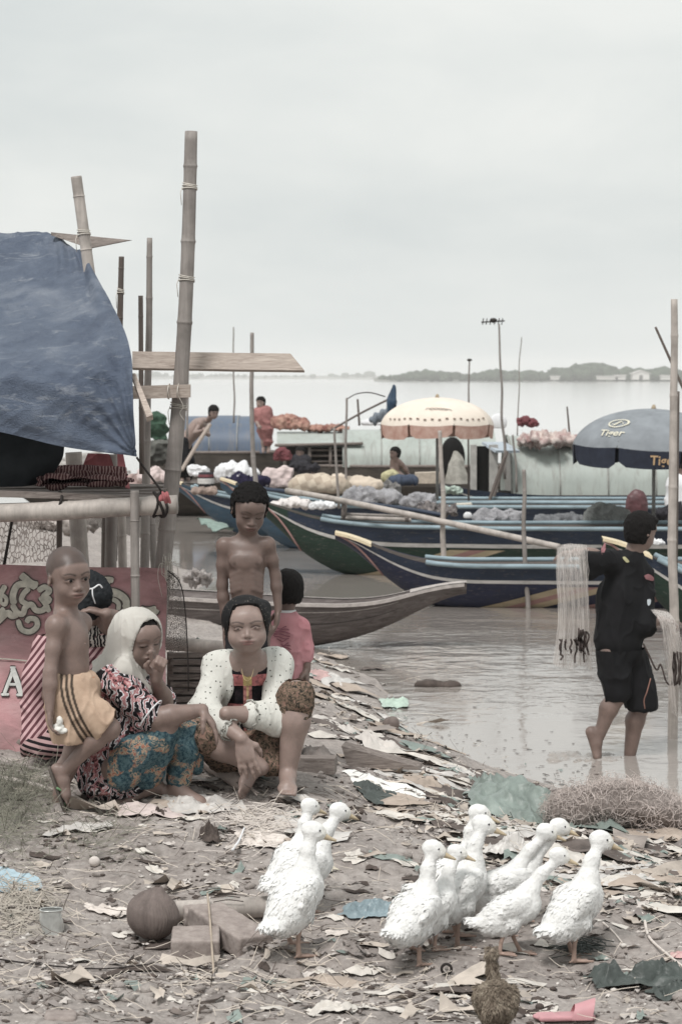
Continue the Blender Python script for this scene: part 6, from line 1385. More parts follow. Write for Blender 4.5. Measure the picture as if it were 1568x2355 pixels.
F.half(P(95, 1715, Y0), (-.3, 0, -1)) ; finish(F, 'striped_top', stripes('pink_stripes', S(104, 58, 66), S(204, 160, 162), 13, (0, R(-38), 0)), S6, 1, folds(.010, 11, (1.3, 1, .5), 1))
F = SDF(P(30, 1760, Y0 - .35), P(262, 1600, Y0 + .4), .006); F.cone(J['hipl'], J['knl'], .11, .08, .05); F.cone(J['hipr'], J['knr'], .11, .08, .05); F.ell(P(112, 1708, Y0 - .02), (.14, .19, .075), None, .05); F.cone(J['knl'], J['anl'], .075, .05, .03); F.cone(J['knr'], J['anr'], .075, .05, .03)
finish(F, 'striped_skirt', stripes('dark_stripes', S(30, 24, 28), S(176, 138, 138), 12, (0, R(78), 0)), S6, 1, folds(.008, 10, (1, 1, 1), 2))
t, c = printed('dark_floral', None, [(.3, S(28, 26, 30)), (.6, S(40, 36, 40)), (.7, S(190, 180, 172))], 20, 8); F = SDF(P(190, 1500, Y0 - .2), P(262, 1430, Y0 + .2), .006); F.cone(P(205, 1462, Y0 - .0), P(238, 1466, Y0 + .02), .05, .055, .03); finish(F, 'floral_shoulder', t.out(c, .85), S6, 1, folds(.006, 16))

# ---- 7. teenager wading with a net
Y0 = 15.2
T7 = person('wading teenager in black shirt and shorts seen from behind, carrying a fishing net', PZ(1440, 1745, 0))
J = dict(head=P(1474, 1222, Y0 - .02), neck=P(1452, 1278, Y0), shl=P(1398, 1292, Y0 - .06), shr=P(1480, 1322, Y0 + .04), ell=P(1366, 1276, Y0 - .14), wrl=P(1322, 1270, Y0 - .16), elr=P(1482, 1440, Y0 - .04), wrr=P(1520, 1424, Y0 + .02),
    hipl=P(1406, 1500, Y0 - .06), hipr=P(1446, 1500, Y0 + .06), knl=P(1418, 1600, Y0 - .08), anl=P(1378, 1690, Y0 - .06), knr=P(1474, 1618, Y0 + .04), anr=P(1447, 1738, Y0 + .08), bend=np.array([-.0, 0, 0]))
lo, hi = bbox(J, .18); F = SDF(lo, hi, .009, ((), (), ((J['head'][2] - .13, J['head'][2] + .13, .005),))); h7 = Head(J['head'], .232, 118, 10, 0, wide=.98); h7.build(F); torso(F, J, 1, 1.05, .05)
F.cone(J['head'] - [.03, 0, .06], J['neck'] - [0.01, 0, .05], .052, .055, .03); arm(F, J['shl'], J['ell'], J['wrl'], (.045, .038, .038, .025)); arm(F, J['shr'], J['elr'], J['wrr'], (.045, .038, .038, .025)); hand(F, J['wrl'], (-1, 0, -.1), (0, -.2, -1), .17, 1, .6); hand(F, J['wrr'], (.9, .1, -.25), (0, 0, -1), .17, -1, .8)
leg(F, J['hipl'], J['knl'], J['anl'], (.08, .056, .056, .036), calf=(-1.4, 0, 0)); leg(F, J['hipr'], J['knr'], J['anr'], (.08, .056, .058, .038), calf=(-1.4, 0, 0)); foot(F, J['anl'] + [.0, 0, -.01], (.3, .05, -.92), (.95, 0, .3), .24); foot(F, J['anr'] - [0, 0, .04], (1, .2, -.1), L=.24)
finish(F, 'body', skin_a, T7, 1, tintf=lambda V, C: h7.tint(V, C))
hairdo(h7, T7, lambda s, f, u: np.where(f > .05, u - .16 - .2 * f + (np.abs(s) > .28) * .12, u + .36), th=.055, rough=.004, freq=60, extra=lambda F: h7.e(F, (0, .24, .36), (.26, .2, .10), .1))
blk = M_('black_jersey', S(24, 24, 27), ro=.8, var=.25); lo2, hi2 = bbox({k: J[k] for k in ('shl', 'shr', 'hipl', 'hipr', 'ell', 'wrr', 'elr')}, .16)
F = SDF(lo2, hi2, .008); torso(F, J, 1.08, 1.05, .05, extra=.012); F.cone(J['neck'] - [0, 0, .02], J['shl'], .05, .05, .04); F.cone(J['neck'] - [0, 0, .02], J['shr'], .055, .06, .04); F.cone(J['shl'], J['ell'] - [.0, 0, .02], .075, .09, .04); F.cone(J['ell'] - [0, 0, .02], J['ell'] - [.02, 0, .09], .07, .06, .05)
F.chain([J['shr'], J['elr'], J['wrr'] - [.08, 0, 0]], [.065, .062, .055], .03); F.cone(P(1422, 1380, Y0), P(1418, 1470, Y0), .142, .15, .06); F.half(P(1420, 1518, Y0), (.1, 0, -1)); F.half(P(1452, 1262, Y0), (0, 0, 1))
jer = finish(F, 'black_shirt', blk, T7, 1, folds(.012, 7, (1, 1, .7), 2))
F = SDF(P(1350, 1650, Y0 - .3), P(1530, 1480, Y0 + .3), .008); F.ell((J['hipl'] + J['hipr']) / 2 + [0, 0, .02], (.155, .14, .12), None, .05); F.cone(J['hipl'], J['knl'] + (J['knl'] - J['hipl']) * -.08, .105, .088, .04); F.cone(J['hipr'], J['knr'] + (J['knr'] - J['hipr']) * .02, .11, .105, .04); F.half(P(1475, 1634, Y0), (-.1, 0, -1)); 
finish(F, 'shorts', blk, T7, 1, folds(.010, 8, (1.4, 1, .5), 5))
VJ = np.array([v.co[:] for v in jer.data.vertices]) + world_loc(jer)
def surf(V_, u, v, yy, off=.008):
    p = P(u, v, yy); d = (V_[:, 0] - p[0]) ** 2 + (V_[:, 2] - p[2]) ** 2; k = np.argsort(d)[:10]; return P(u, v, V_[k, 1].min() - off)
def decal(parent, name, poly, mat, V_, yy):
    p = crom(poly, 14); m = MB(); w = [surf(V_, a, b, yy) for a, b in p]; m.add(w + [np.mean(w, 0)], [(i, (i + 1) % len(w), len(w)) for i in range(len(w))]); m.build(name, mat, parent)
decal(T7, 'shoulder_patch', [(1381, 1262), (1390, 1248), (1392, 1262), (1384, 1276), (1381, 1266)], M_('patch_pink', S(150, 96, 100)), VJ, Y0); decal(T7, 'shoulder_patch', [(1480, 1324), (1490, 1320), (1502, 1328), (1500, 1336), (1484, 1332)], M_('patch_pink', S(150, 96, 100)), VJ, Y0)
decal(T7, 'back_mark', [(1430, 1282), (1436, 1280), (1444, 1288), (1446, 1292), (1440, 1294), (1434, 1288)], M_('mark_yellow', S(178, 172, 120)), VJ, Y0); decal(T7, 'sleeve_badge', [(1487, 1379), (1495, 1378), (1495, 1388), (1490, 1393), (1487, 1388)], M_('badge_white', S(170, 178, 184)), VJ, Y0)
MB().tube(crom([P(1495, 1560, Y0 - .1), P(1487, 1590, Y0 - .12), P(1480, 1610, Y0 - .12), P(1482, 1630, Y0 - .12)], 12), .004, 5).build('shorts_piping', M_('piping_copper', S(150, 104, 88)), T7)
# nets: veil and strands
def net_mat(name, c, lo_, hi_, sc=60):
    t = Nt(name); a = t.ramp(t.noise(4, 5, .75, .3, t.map((24, 24, 1.2))), [(.36, lo_ * .5), (.64, hi_)]); b = t.noise(8, 3, .6, 0, t.map((1, 1, .4))); t.l(t.math('MULTIPLY', a, t.ramp(b, [(.3, .55), (.65, 1.0)])), t.b.inputs['Alpha']); return t.out(c, .8, .15)
veil = net_mat('net_veil', S(216, 208, 202), .22, .72, 90); strand = M_('net_strand', S(186, 176, 170), bump=0); lead = M_('lead_line', S(74, 62, 58), var=.5)
def net(name, label, rows, ns, seed, bunch):
    r = np.random.default_rng(seed); g = np.array([[P(*p) for p in q] for q in rows]); g = crom(g, 50); g = crom(g.transpose(1, 0, 2), 40).transpose(1, 0, 2)
    root = thing(name, g[0].mean(0), label, 'net')
    for lay in range(2):
        w = .03 * np.sin(np.linspace(0, 26, 40) + lay * 2)[None] * np.linspace(.3, 1, 50)[:, None] + .05 * lay; G2 = g + np.stack([0 * w, w, 0 * w], -1); MB().grid(G2).build('net_veil', veil, root)
    m = MB()
    for i in range(ns):
        j = r.integers(0, 40); k0 = r.integers(0, 8); j2 = np.clip(j + r.normal() * 4, 0, 39); js = np.linspace(j, j2, 50 - k0); p = np.array([g[k0 + k, int(js[k])] for k in range(50 - k0)]) + r.normal(size=3) * [.01, .03, 0]; p[:, 0] += .006 * np.sin(np.arange(len(p)) * .4 + i)
        m.tube(p[::3], .0015, 3)
    tag(m.build('strands', strand, root), kind='stuff'); m = MB()
    for (a, b, c_, yy) in bunch:
        pts = np.array(crom([P(a + r.normal() * 2, b + (c_ - b) * q + r.normal() * 2, yy + r.normal() * .02) for q in np.linspace(0, 1, 6)], 16)); m.tube(pts, .006, 5)
    tag(m.build('lead_line', lead, root), kind='stuff'); return root
net('fishing_net', 'pale fishing net hanging from the raised left arm of the teenager', [[(1280, 1262, 14.9), (1300, 1252, 14.95), (1330, 1252, 14.95), (1350, 1254, 14.95)], [(1280, 1320, 14.9), (1305, 1320, 14.9), (1335, 1320, 14.9), (1352, 1325, 14.95)], [(1284, 1430, 14.9), (1310, 1430, 14.9), (1340, 1430, 14.9), (1355, 1430, 14.95)], [(1272, 1530, 14.9), (1305, 1540, 14.9), (1338, 1530, 14.9), (1362, 1545, 14.95)]], 9, 4,
    [(1286 + i * 8 + 3 * math.sin(i * 5), 1470 - (i > 5) * 25, 1505 + 18 * math.sin(i * 2), 14.85) for i in range(8)] + [(1330 + i * 4, 1452, 1500 + 8 * math.sin(i * 3), 14.84) for i in range(6)])
net('fishing_net', 'pale fishing net falling from the right hand of the teenager at the picture edge', [[(1495, 1402, 15.1), (1515, 1404, 15.1), (1535, 1408, 15.1), (1545, 1416, 15.1)], [(1520, 1440, 15.0), (1534, 1440, 15.0), (1548, 1445, 15.0), (1560, 1450, 15.0)], [(1535, 1540, 15.0), (1550, 1540, 15.0), (1566, 1540, 15.0), (1580, 1540, 15.0)], [(1545, 1640, 15.0), (1560, 1650, 15.0), (1576, 1650, 15.0), (1590, 1640, 15.0)]], 9, 5,
    [(1548 + i * 3, 1500, 1575, 14.95) for i in range(6)])
m = MB(); m.tube(crom([P(1478, 1480, 15.1), P(1488, 1500, 15.1), P(1508, 1540, 15.1), P(1518, 1528, 15.1), P(1530, 1565, 15.05), P(1542, 1575, 15.05), P(1550, 1550, 15.0)], 40), .006, 5); tag(m.build('weighted_cord', lead, None, loc=P(1510, 1540, 15.1)), 'dark weighted cord looping between the teenager and the right net', 'cord')
s = SDF(PZ(1330, 1745, 0) - [.45, .4, .05], PZ(1330, 1745, 0) + [.45, .4, .08], .012)
for i in range(16): s.ell(PZ(1265 + i * 10, 1742 + 7 * math.sin(i * 2.3), 0) - [0, 0, .012], (.04 + .02 * (i % 3), .09, .013 + .004 * ((i * 7) % 4)), None, .01)
V, Fc = s.nets(); V = V + vnormals(V, Fc) * (.012 * fbm(V, 26, 2))[:, None]; obj('splash', V, Fc, water_m, kind='stuff')

# ---- background people
def far_person(label, Y0, j, sk, hd, parts, H=.23, yaw=0, pitch=0, hairc=True, R0=1.0, res=.016):
    J = {k: P(*(v if len(v) == 3 else (*v, Y0))) for k, v in j.items()}; J['shl'][1] -= 0; lo, hi = bbox(J, .25); F = SDF(lo, hi, res); h = Head(J['head'], H, yaw, pitch); h.build(F); torso(F, J, 1, 1.1, .06); F.cone(J['head'], J['neck'], .055, .055, .03)
    for s_ in 'lr':
        if 'el' + s_ in J: arm(F, J['sh' + s_], J['el' + s_], J['wr' + s_]); F.ell(J['wr' + s_] + fr(J['wr' + s_] - J['el' + s_]) * .06, .045, None, .03)
        if 'kn' + s_ in J: leg(F, J['hip' + s_], J['kn' + s_], J['an' + s_]); F.cone(J['an' + s_], J['an' + s_] + [.0, -.14, -.04], .04, .035, .03)
    o = person(label, J.get('anl', J['hipl'])); finish(F, 'body', sk, o, 1, tintf=lambda V, C: h.tint(V, C))
    hairdo(h, o, lambda s, f, u: np.where(f > .05, u - .16, u + .36), th=.06, res=.012)
    for nm, mt, prims in parts:
        F = SDF(lo, hi, res)
        for (a, b, ra, rb) in prims:
            A = J[a] if isinstance(a, str) else P(*a); B = J[b] if isinstance(b, str) else P(*b); F.cone(A, B, ra, rb, .06)
        finish(F, nm, mt, o, 1, folds(.015, 5))
    return o
far_person('bare chested man bending over a pole behind the tall bamboo post', 42, dict(head=(492, 948, 41.8), neck=(480, 966), shl=(462, 972, 41.8), shr=(470, 966, 42.25), ell=(448, 996, 41.7), wrl=(466, 990, 41.5), elr=(480, 1000, 42), wrr=(470, 994, 41.7), hipl=(418, 1022, 41.9), hipr=(424, 1020, 42.15), knl=(424, 1062, 41.8), anl=(420, 1100, 42), knr=(436, 1062, 42), anr=(434, 1098, 42.2)), skin_c, None,
    [('dark_trousers', blk, [('hipl', 'knl', .14, .09), ('hipr', 'knr', .14, .09), ('knl', 'anl', .09, .07), ('knr', 'anr', .09, .07)])], yaw=30, pitch=20)
beam([(484, 975, 41.4), (455, 1020, 41.3), (418, 1082, 41.2)], .035, wood_pale, 'punt_pole', 'short pale pole gripped by the bending man', 'pole', n=8)
far_person('person in red shirt standing beyond the blue barrel roof', 48, dict(head=(599, 926), neck=(602, 940), shl=(592, 950), shr=(612, 950), ell=(590, 968), wrl=(596, 980, 47.7), elr=(622, 970), wrr=(618, 990), hipl=(604, 988), hipr=(616, 988), knl=(606, 1010), anl=(606, 1034), knr=(618, 1010), anr=(618, 1034)), skin_c, None,
    [('red_shirt', M_('dull_red', S(164, 104, 100)), [('shl', 'shr', .12, .12), ((602, 955, 48), (612, 990, 48), .17, .15), ('shr', 'elr', .1, .08), ((610, 990, 48), (616, 1015, 48), .14, .1)])], yaw=-30)
far_person('shirtless boy with yellow shorts sitting on a market boat under the cream umbrella', 38, dict(head=(907, 1043), neck=(909, 1056), shl=(902, 1062), shr=(918, 1062), ell=(902, 1078), wrl=(898, 1094, 37.8), elr=(930, 1076), wrr=(940, 1092), hipl=(906, 1096), hipr=(918, 1096), knl=(890, 1096, 37.7), anl=(896, 1108, 37.7), knr=(930, 1102, 37.7), anr=(948, 1106, 37.8)), skin_b, None,
    [('yellow_shorts', M_('dull_yellow', S(186, 178, 128)), [('hipl', 'knl', .10, .09)]), ('denim_cloth', M_('denim', S(70, 82, 104)), [((905, 1106, 37.6), (950, 1104, 37.7), .09, .09)])], H=.2, yaw=-60, res=.012)
far_person('dim figure sitting in the shade under the white awning', 45, dict(head=(690, 1042), neck=(692, 1054), shl=(684, 1060), shr=(702, 1060), ell=(680, 1074), wrl=(690, 1080), elr=(712, 1072), wrr=(716, 1082), hipl=(694, 1086), hipr=(706, 1086)), skin_b, None, [('dark_top', dk_cloth, [('shl', 'shr', .12, .12), ((692, 1064, 45), (700, 1088, 45), .15, .15)])], yaw=-10)
far_person('person in white shirt and dark cap half cut by the right picture edge', 33, dict(head=(1570, 1085), neck=(1572, 1105), shl=(1556, 1116), shr=(1590, 1116), ell=(1542, 1150), wrl=(1548, 1172), elr=(1600, 1150), wrr=(1604, 1180), hipl=(1562, 1190), hipr=(1586, 1190)), skin_b, None, [('white_shirt', white_sack, [('shl', 'shr', .12, .12), ((1566, 1120, 33), (1572, 1185, 33), .2, .2), ('shl', 'ell', .12, .1)])], yaw=-20)
# ------------------------------------------------------------------ ducks
t = Nt('white_feathers'); f = t.noise(150, 6, .75, 1.0, t.map((.5, .5, 1), (0, .6, 0))); g = t.noise(26, 5, .7); t.bump(t.math('ADD', t.math('MULTIPLY', f, .9), g), .6, .007)
a = t.n('Attribute'); a.attribute_name = 'tint'
t.b.inputs['Sheen Weight'].default_value = .25
feath = t.out(t.mix(1, t.ramp(g, [(.3, (.74, .73, .71, 1)), (.65, (.86, .855, .84, 1))]), a.outputs['Color'], 'MULTIPLY'), .9, .1)
bill_m = M_('duck_bill', S(192, 170, 132), ro=.5, var=.1, bump=0, spec=.4); shank_m = M_('duck_leg', S(168, 138, 122), ro=.6, var=.2, sc=40, bs=200)
mudm = M_('bill_mud', S(70, 58, 50)); eyem = M_('duck_eye', S(26, 26, 30), ro=.2, spec=.6, bump=0)
gD = 'white ducks walking over the littered bank'
def plumage(o, parent, mat, n, ln, wd, back, lift, seed, ok=None, name='feathers'):
    V = np.array([v.co[:] for v in o.data.vertices]) + world_loc(o); Nn = np.array([v.normal[:] for v in o.data.vertices]); r = np.random.default_rng(seed)
    i = r.integers(0, len(V), n); p, nn = V[i], Nn[i]
    if ok is not None: k = ok(p); p, nn = p[k], nn[k]
    m = len(p); d = np.asarray(back) + r.normal(size=(m, 3)) * .22; d = d - nn * (d * nn).sum(1)[:, None]; d /= np.linalg.norm(d, axis=1)[:, None] + 1e-9; x = np.cross(d, nn)
    l = ln * r.uniform(.6, 1.3, m)[:, None]; w = wd * r.uniform(.7, 1.2, m)[:, None]; p = p - nn * .0015
    Q = np.stack([p, p + d * l * .5 + x * w + nn * (.0015 + lift * .4 * l), p + d * l * .55 + nn * (.003 + lift * .6 * l), p + d * l * .5 - x * w + nn * (.0015 + lift * .4 * l), p + d * l + nn * lift * l], 1).reshape(-1, 3)
    F_ = (np.array([(0, 1, 2), (0, 2, 3), (1, 4, 2), (2, 4, 3)])[None] + (np.arange(m) * 5)[:, None, None]).reshape(-1, 3)
    q = obj(name, Q, F_, mat, parent); vcol(q, np.ones((len(Q), 3))); tag(q, kind='stuff')
def duck(label, fu, fv, yaw, H=.43, pitch=28, lean=.06, step=.05, headyaw=0, dirty=False, lift=0, seed=0, down=0, wide=1.0, Yadd=None, name='duck', mats=None):
    """foot point in view units; yaw 0 walks to image right, 90 away"""
    b = G(fu, fv) if Yadd is None else Yadd; H = H * .93; wide = wide * .93; g = H / .43; Rm = rotz(R(yaw)); W_ = lambda x, y, z: b + Rm @ (np.array([x, y, z]) * g)
    root = thing(name, b, label, 'duck', gD); r = np.random.default_rng(seed)
    lo, hi = b + [-.27 * g, -.27 * g, -.02], b + [.27 * g, .27 * g, .46 * g]
    F = SDF(lo, hi, .0052 * g, ((), (), ((b[2] + .33 * g, b[2] + .46 * g, .0032),)))
    Mp = Rm @ roty(-R(pitch)); bc = W_(-.015, 0, .178)
    F.ell(bc, np.array((.128, .072 * wide, .070)) * g, Mp, .03 * g); ch = bc + Mp @ (np.array((.066, 0, .0)) * g); F.ell(ch, np.array((.066, .060 * wide, .062)) * g, Mp, .03 * g)
    F.ell(bc + Mp @ (np.array((-.075, 0, -.018)) * g), np.array((.064, .056, .050)) * g, Mp, .03 * g)
    tl = bc + Mp @ (np.array((-.132, 0, .012)) * g); F.ell(tl, np.array((.050, .036, .016)) * g, Rm @ roty(-R(pitch - 32)), .03 * g); F.ell(tl + Mp @ (np.array((-.02, 0, .008)) * g), np.array((.03, .02, .014)) * g, Rm @ roty(-R(pitch - 50)), .012 * g)
    nb = bc + Mp @ (np.array((.092, 0, .030)) * g); hd = W_(.070 + lean, 0, .400 - down); nm = (nb * .45 + hd * .55) + Rm @ (np.array([-.012, 0, .0]) * g)
    F.chain([nb - Mp @ (np.array([.04, 0, .02]) * g), nb + Rm @ np.array([.008, 0, .02]) * g, nm, hd - Rm @ (np.array([.008, 0, .02]) * g)], [.046 * g, .036 * g, .0225 * g, .0215 * g], .022 * g)
    Hm = Rm @ rotz(R(headyaw)) @ roty(R(18)); F.ell(hd, np.array((.042, .030, .033)) * g, Hm, .014 * g); F.ell(hd + Hm @ (np.array([.022, 0, -.006]) * g), np.array((.028, .021, .020)) * g, Hm, .012 * g)
    for s_ in (-1, 1):   # stubby wing and thigh
        wc = bc + Mp @ (np.array((.035, s_ * .064 * wide, .026)) * g); F.ell(wc, np.array((.060, .016, .034)) * g, Mp @ rotz(-s_ * .12), .006 * g); F.ell(wc + Mp @ (np.array([-.045, s_ * .002, -.012]) * g), np.array((.040, .012, .018)) * g, Mp @ roty(R(14)), .004 * g)
        F.cone(bc + Mp @ (np.array((-.02, s_ * .036, -.045)) * g), W_(-.02 + s_ * step * .4, s_ * .032, .100), .036 * g, .016 * g, .02 * g)
    def disp(V): L_ = (V - bc) @ Mp; return .0012 * g * fbm(V, 38, 2) + .0014 * g * (1 - np.abs(vnoise(L_ * [.45, 1, 1], 75))) ** 2 * (L_[:, 0] < .09 * g) + .0014 * g * vnoise(V, 130)
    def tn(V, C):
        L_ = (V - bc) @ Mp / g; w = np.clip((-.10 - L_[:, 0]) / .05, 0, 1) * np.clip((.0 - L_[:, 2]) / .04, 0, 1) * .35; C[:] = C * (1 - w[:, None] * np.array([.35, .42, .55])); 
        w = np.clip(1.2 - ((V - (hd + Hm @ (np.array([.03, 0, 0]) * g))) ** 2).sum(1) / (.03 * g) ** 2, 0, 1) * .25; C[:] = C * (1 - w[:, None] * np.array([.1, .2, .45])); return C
    fm_, bm_, lm_ = mats or (feath, bill_m, shank_m)
    bo = finish(F, 'body', fm_, root, 1, disp, tn)
    plumage(bo, root, fm_, 2600, .024 * g, .0065 * g, -Mp[:, 0] - [0, 0, .15], .030, seed + 50, lambda p: ((p - bc) @ Mp)[:, 0] < .06 * g)
    plumage(bo, root, fm_, 1500, .010 * g, .003 * g, [0, 0, -1.0], .06, seed + 80, lambda p: (((p - bc) @ Mp)[:, 0] >= .05 * g) & (p[:, 2] < hd[2] - .02 * g))
    # bill: broad, flattened, slightly dished
    pr = [(.030, .016, .013), (.045, .0135, .012), (.060, .0125, .0085), (.075, .0135, .006), (.086, .011, .004), (.090, .004, .002)]; m = MB(); Vb = []
    for x_, w_, h_ in pr:
        for k in range(10): a_ = 2 * math.pi * k / 10; Vb.append(hd + Hm @ (np.array([x_, w_ * math.cos(a_), -.004 - x_ * .10 + h_ * math.sin(a_)]) * g))
    m.add(Vb, [(i * 10 + k, i * 10 + (k + 1) % 10, (i + 1) * 10 + (k + 1) % 10, (i + 1) * 10 + k) for i in range(5) for k in range(10)] + [tuple(50 + k for k in range(10))]); m.build('bill', bm_, root)
    for s_ in (-1, 1): MB().ball(hd + Hm @ (np.array([.014, s_ * .0275, .008]) * g), .0036 * g, 5).build('eye', eyem, root)
    if dirty: m = MB(); m.ball(hd + Hm @ (np.array([.082, .002, -.008]) * g), np.array((.016, .014, .010)) * g, 6, Hm); m.build('mud_clot', mudm, root)
    for s_ in (-1, 1):
        fx = s_ * step * 1.0 + .0; kz = W_(-.02 + s_ * step * .4, s_ * .036, .108); lz = lift if s_ > 0 else 0; an = W_(fx - .012, s_ * .034, .018 + lz); gz_ = GZ(an[0], an[1]); an[2] = gz_ + .018 * g + lz
        Fg = SDF(np.minimum(kz, an) - .09 * g, np.maximum(kz, an) + .09 * g, .0035 * g); Fg.chain([kz, (kz + an) / 2 + Rm @ np.array([-.004, 0, 0]), an], [.011 * g, .0075 * g, .009 * g], .004)
        for k in (-1, 0, 1): Fg.cone(an - [0, 0, .006], an + Rm @ (np.array([.062, k * .030, -.012 if not lz else -.03]) * g), .006 * g, .0045 * g, .004)
        Fg.cone(an - [0, 0, .004], an + Rm @ (np.array([-.02, 0, -.008]) * g), .005 * g, .003 * g, .004)
        Mf = Rm @ roty(R(8 if not lz else 28)); Fg.ell(an + Rm @ (np.array([.036, 0, -.011 if not lz else -.02]) * g), np.array((.026, .024, .0035)) * g, Mf, .004); V, Fc = Fg.nets(); obj('leg', V, Fc, lm_, root)
    return root
duck('white duck nearest the fallen bamboo, seen from behind with its bill to the right', 682, 2194, 52, .455, 34, .02, .02, -35, seed=1, wide=1.12)
duck('white duck with muddy bill and pink leg just right of the front left duck', 702, 2114, 30, .43, 24, .08, .04, -10, dirty=True, seed=2)
duck('white duck mostly hidden behind the two left ducks, only crown and neck showing', 676, 2085, 50, .40, 26, .03, .02, -20, seed=3)
duck('white duck at the front of the middle group with one foot lifted under its tail', 955, 2222, 55, .43, 20, .045, .015, -50, seed=4, lift=.04, wide=1.12)
duck('white duck with lowered head pressed against the front middle duck', 1000, 2188, 48, .37, 24, .07, .03, -45, seed=5)
duck('white duck holding its neck straight up at the back of the middle group', 1042, 2128, 20, .44, 24, .03, .04, -5, seed=6)
duck('white duck with open wing stub and yellow bill in the centre of the right group', 1056, 2176, 40, .46, 30, .04, .03, -35, seed=7)
duck('white duck standing furthest back at the right, body level and facing right', 1145, 2150, 8, .41, 16, .12, .04, 5, seed=8)
duck('white duck in profile walking right in front of the level backed one', 1178, 2200, 10, .385, 22, .12, .05, 0, seed=9)
duck('rightmost white duck with upright neck, tail towards the viewer', 1322, 2214, 40, .455, 30, .05, .03, -30, seed=10)
duck('white duck almost hidden at the back right, only its dirty bill showing', 1176, 2140, 8, .41, 16, .12, .04, 0, dirty=True, seed=11)
t = Nt('duckling_down'); f = t.noise(40, 6, .7, 1, t.map((1, 1, .6))); t.bump(t.noise(120, 4, .7), .8, .008); a = t.n('Attribute'); a.attribute_name = 'tint'
down_m = t.out(t.mix(1, t.ramp(f, [(.3, S(84, 70, 58)), (.5, S(140, 124, 106)), (.75, S(188, 174, 152))]), a.outputs['Color'], 'MULTIPLY'), .95, .05)
# brown chick right at the front, seen from behind
cb = np.array([*PZ(1139, 2372, .56)[:2], 0]); cb[2] = GZ(cb[0], cb[1]); root = thing('brown_chick', cb, 'brown downy chick with upright neck in front of the white ducks, seen from behind', 'chick')
Wc = lambda x, y, z: cb + np.array([x, y, z]); F = SDF(cb + [-.12, -.12, -.01], cb + [.12, .12, .34], .004)
F.ell(Wc(0, .0, .118), (.052, .060, .054), None, .02); F.ell(Wc(0, -.02, .095), (.044, .042, .036), None, .02); F.chain([Wc(-.005, .025, .15), Wc(-.008, .035, .195), Wc(-.008, .035, .232)], [.020, .0125, .0125], .012); F.ell(Wc(-.008, .040, .238), (.0145, .020, .016), None, .008)
for s_ in (-1, 1): F.ell(Wc(s_ * .046, .0, .118), (.013, .042, .036), None, .006); F.cone(Wc(s_ * .026, 0, .08), Wc(s_ * .025, 0, .055), .02, .009, .01)
F.ell(Wc(0, -.060, .105), (.017, .018, .018), None, .02)
cbo = finish(F, 'body', down_m, root, 1, lambda V: .004 * fbm(V, 34, 3), lambda V, C: C * (1 - .5 * np.clip(1.1 - (((V - Wc(0, -.06, .125)) / [.013, .05, .026]) ** 2).sum(1), 0, 1))[:, None])
plumage(cbo, root, down_m, 4200, .016, .0013, [0, -.2, -.8], .45, 7, name='down')
MB().tube([Wc(-.008, .055, .236), Wc(-.008, .072, .230)], [.006, .002], 6).build('bill', bill_m, root)
for s_ in (-1, 1):
    m = MB(); m.tube([Wc(s_ * .026, 0, .065), Wc(s_ * .024, .006, .03), Wc(s_ * .024, 0, .006)], [.007, .005, .006], 6)
    for k in (-1, 0, 1): m.tube([Wc(s_ * .024, 0, .006), Wc(s_ * .024 + k * .014, .028, .004)], [.005, .003], 5)
    m.build('leg', shank_m, root)

# ------------------------------------------------------------------ things lying about
def onground(V, lift=.004): V = np.array(V, float); V[:, 2] += height(V[:, 0], V[:, 1]) + lift; return V
def crumple(label, cat, u, v, w, d, hgt, mat, seed, yaw=0, rag=.25, n=26, name=None, fold=1.0, tilt=(0, 0), lift=.004, z=None, group=None):
    """thin sheet with ragged outline, w across and d deep (metres), lying crumpled on the ground"""
    r = np.random.default_rng(seed); c = G(u, v); T_ = np.linspace(0, 1, n); a = np.linspace(0, 2 * math.pi, 2 * n, endpoint=False)
    out = 1 - rag * .5 + rag * vnoise(np.stack([np.cos(a) * 1.2, np.sin(a) * 1.2, a * 0 + seed], 1), 2.0) + rag * .15 * vnoise(np.stack([np.cos(a) * 5, np.sin(a) * 5, a * 0 + seed], 1), 2)
    hgt = hgt * .42; sq = 1 / np.maximum(np.abs(np.cos(a)), np.abs(np.sin(a))) ** .55
    x = T_[:, None] * (out * sq * np.cos(a))[None] * w / 2; y = T_[:, None] * (out * sq * np.sin(a))[None] * d / 2
    q = np.stack([x.ravel(), y.ravel(), 0 * x.ravel()], 1); V = q @ rotz(R(yaw)).T
    p = V / max(w, d) * 3 + seed * 3.1; hh = np.abs(vnoise(p, 1.0)) * 1.2 + .5 * (1 - np.abs(vnoise(p + 4, 2.9))) ** 6 + .5 * (1 - np.abs(vnoise(p + 9, 1.7))) ** 3 + .35 * np.abs(vnoise(p, 3.6)) + .12 * vnoise(p, 8)
    edge = 1 - .65 * (T_ ** 3)[:, None] * np.ones(2 * n); V[:, 2] = hgt * hh * fold * edge.ravel() + q[:, 0] * tilt[0] + q[:, 1] * tilt[1]
    V[:, :2] += c[:2]; V[:, 2] += np.maximum(height(V[:, 0], V[:, 1]), -.01 if z is None else z) + lift
    m2 = 2 * n; F_ = [(i * m2 + k, i * m2 + (k + 1) % m2, (i + 1) * m2 + (k + 1) % m2, (i + 1) * m2 + k) for i in range(n - 1) for k in range(m2)]
    return obj(name or cat.replace(' ', '_'), V, F_, mat, loc=c, label=label, cat=cat, group=group)
paper_m = M_('dirty_paper', S(206, 198, 188), var=.18, sc=14, bs=50, bump=.4); plas_w = M_('clouded_plastic', S(198, 192, 186), ro=.35, var=.2, sc=12, spec=.5, bump=.5, bs=40, bd=.008); plas_g = M_('green_grey_plastic', S(128, 142, 134), ro=.4, var=.28, sc=9, spec=.5, bump=.6, bs=34, bd=.01)
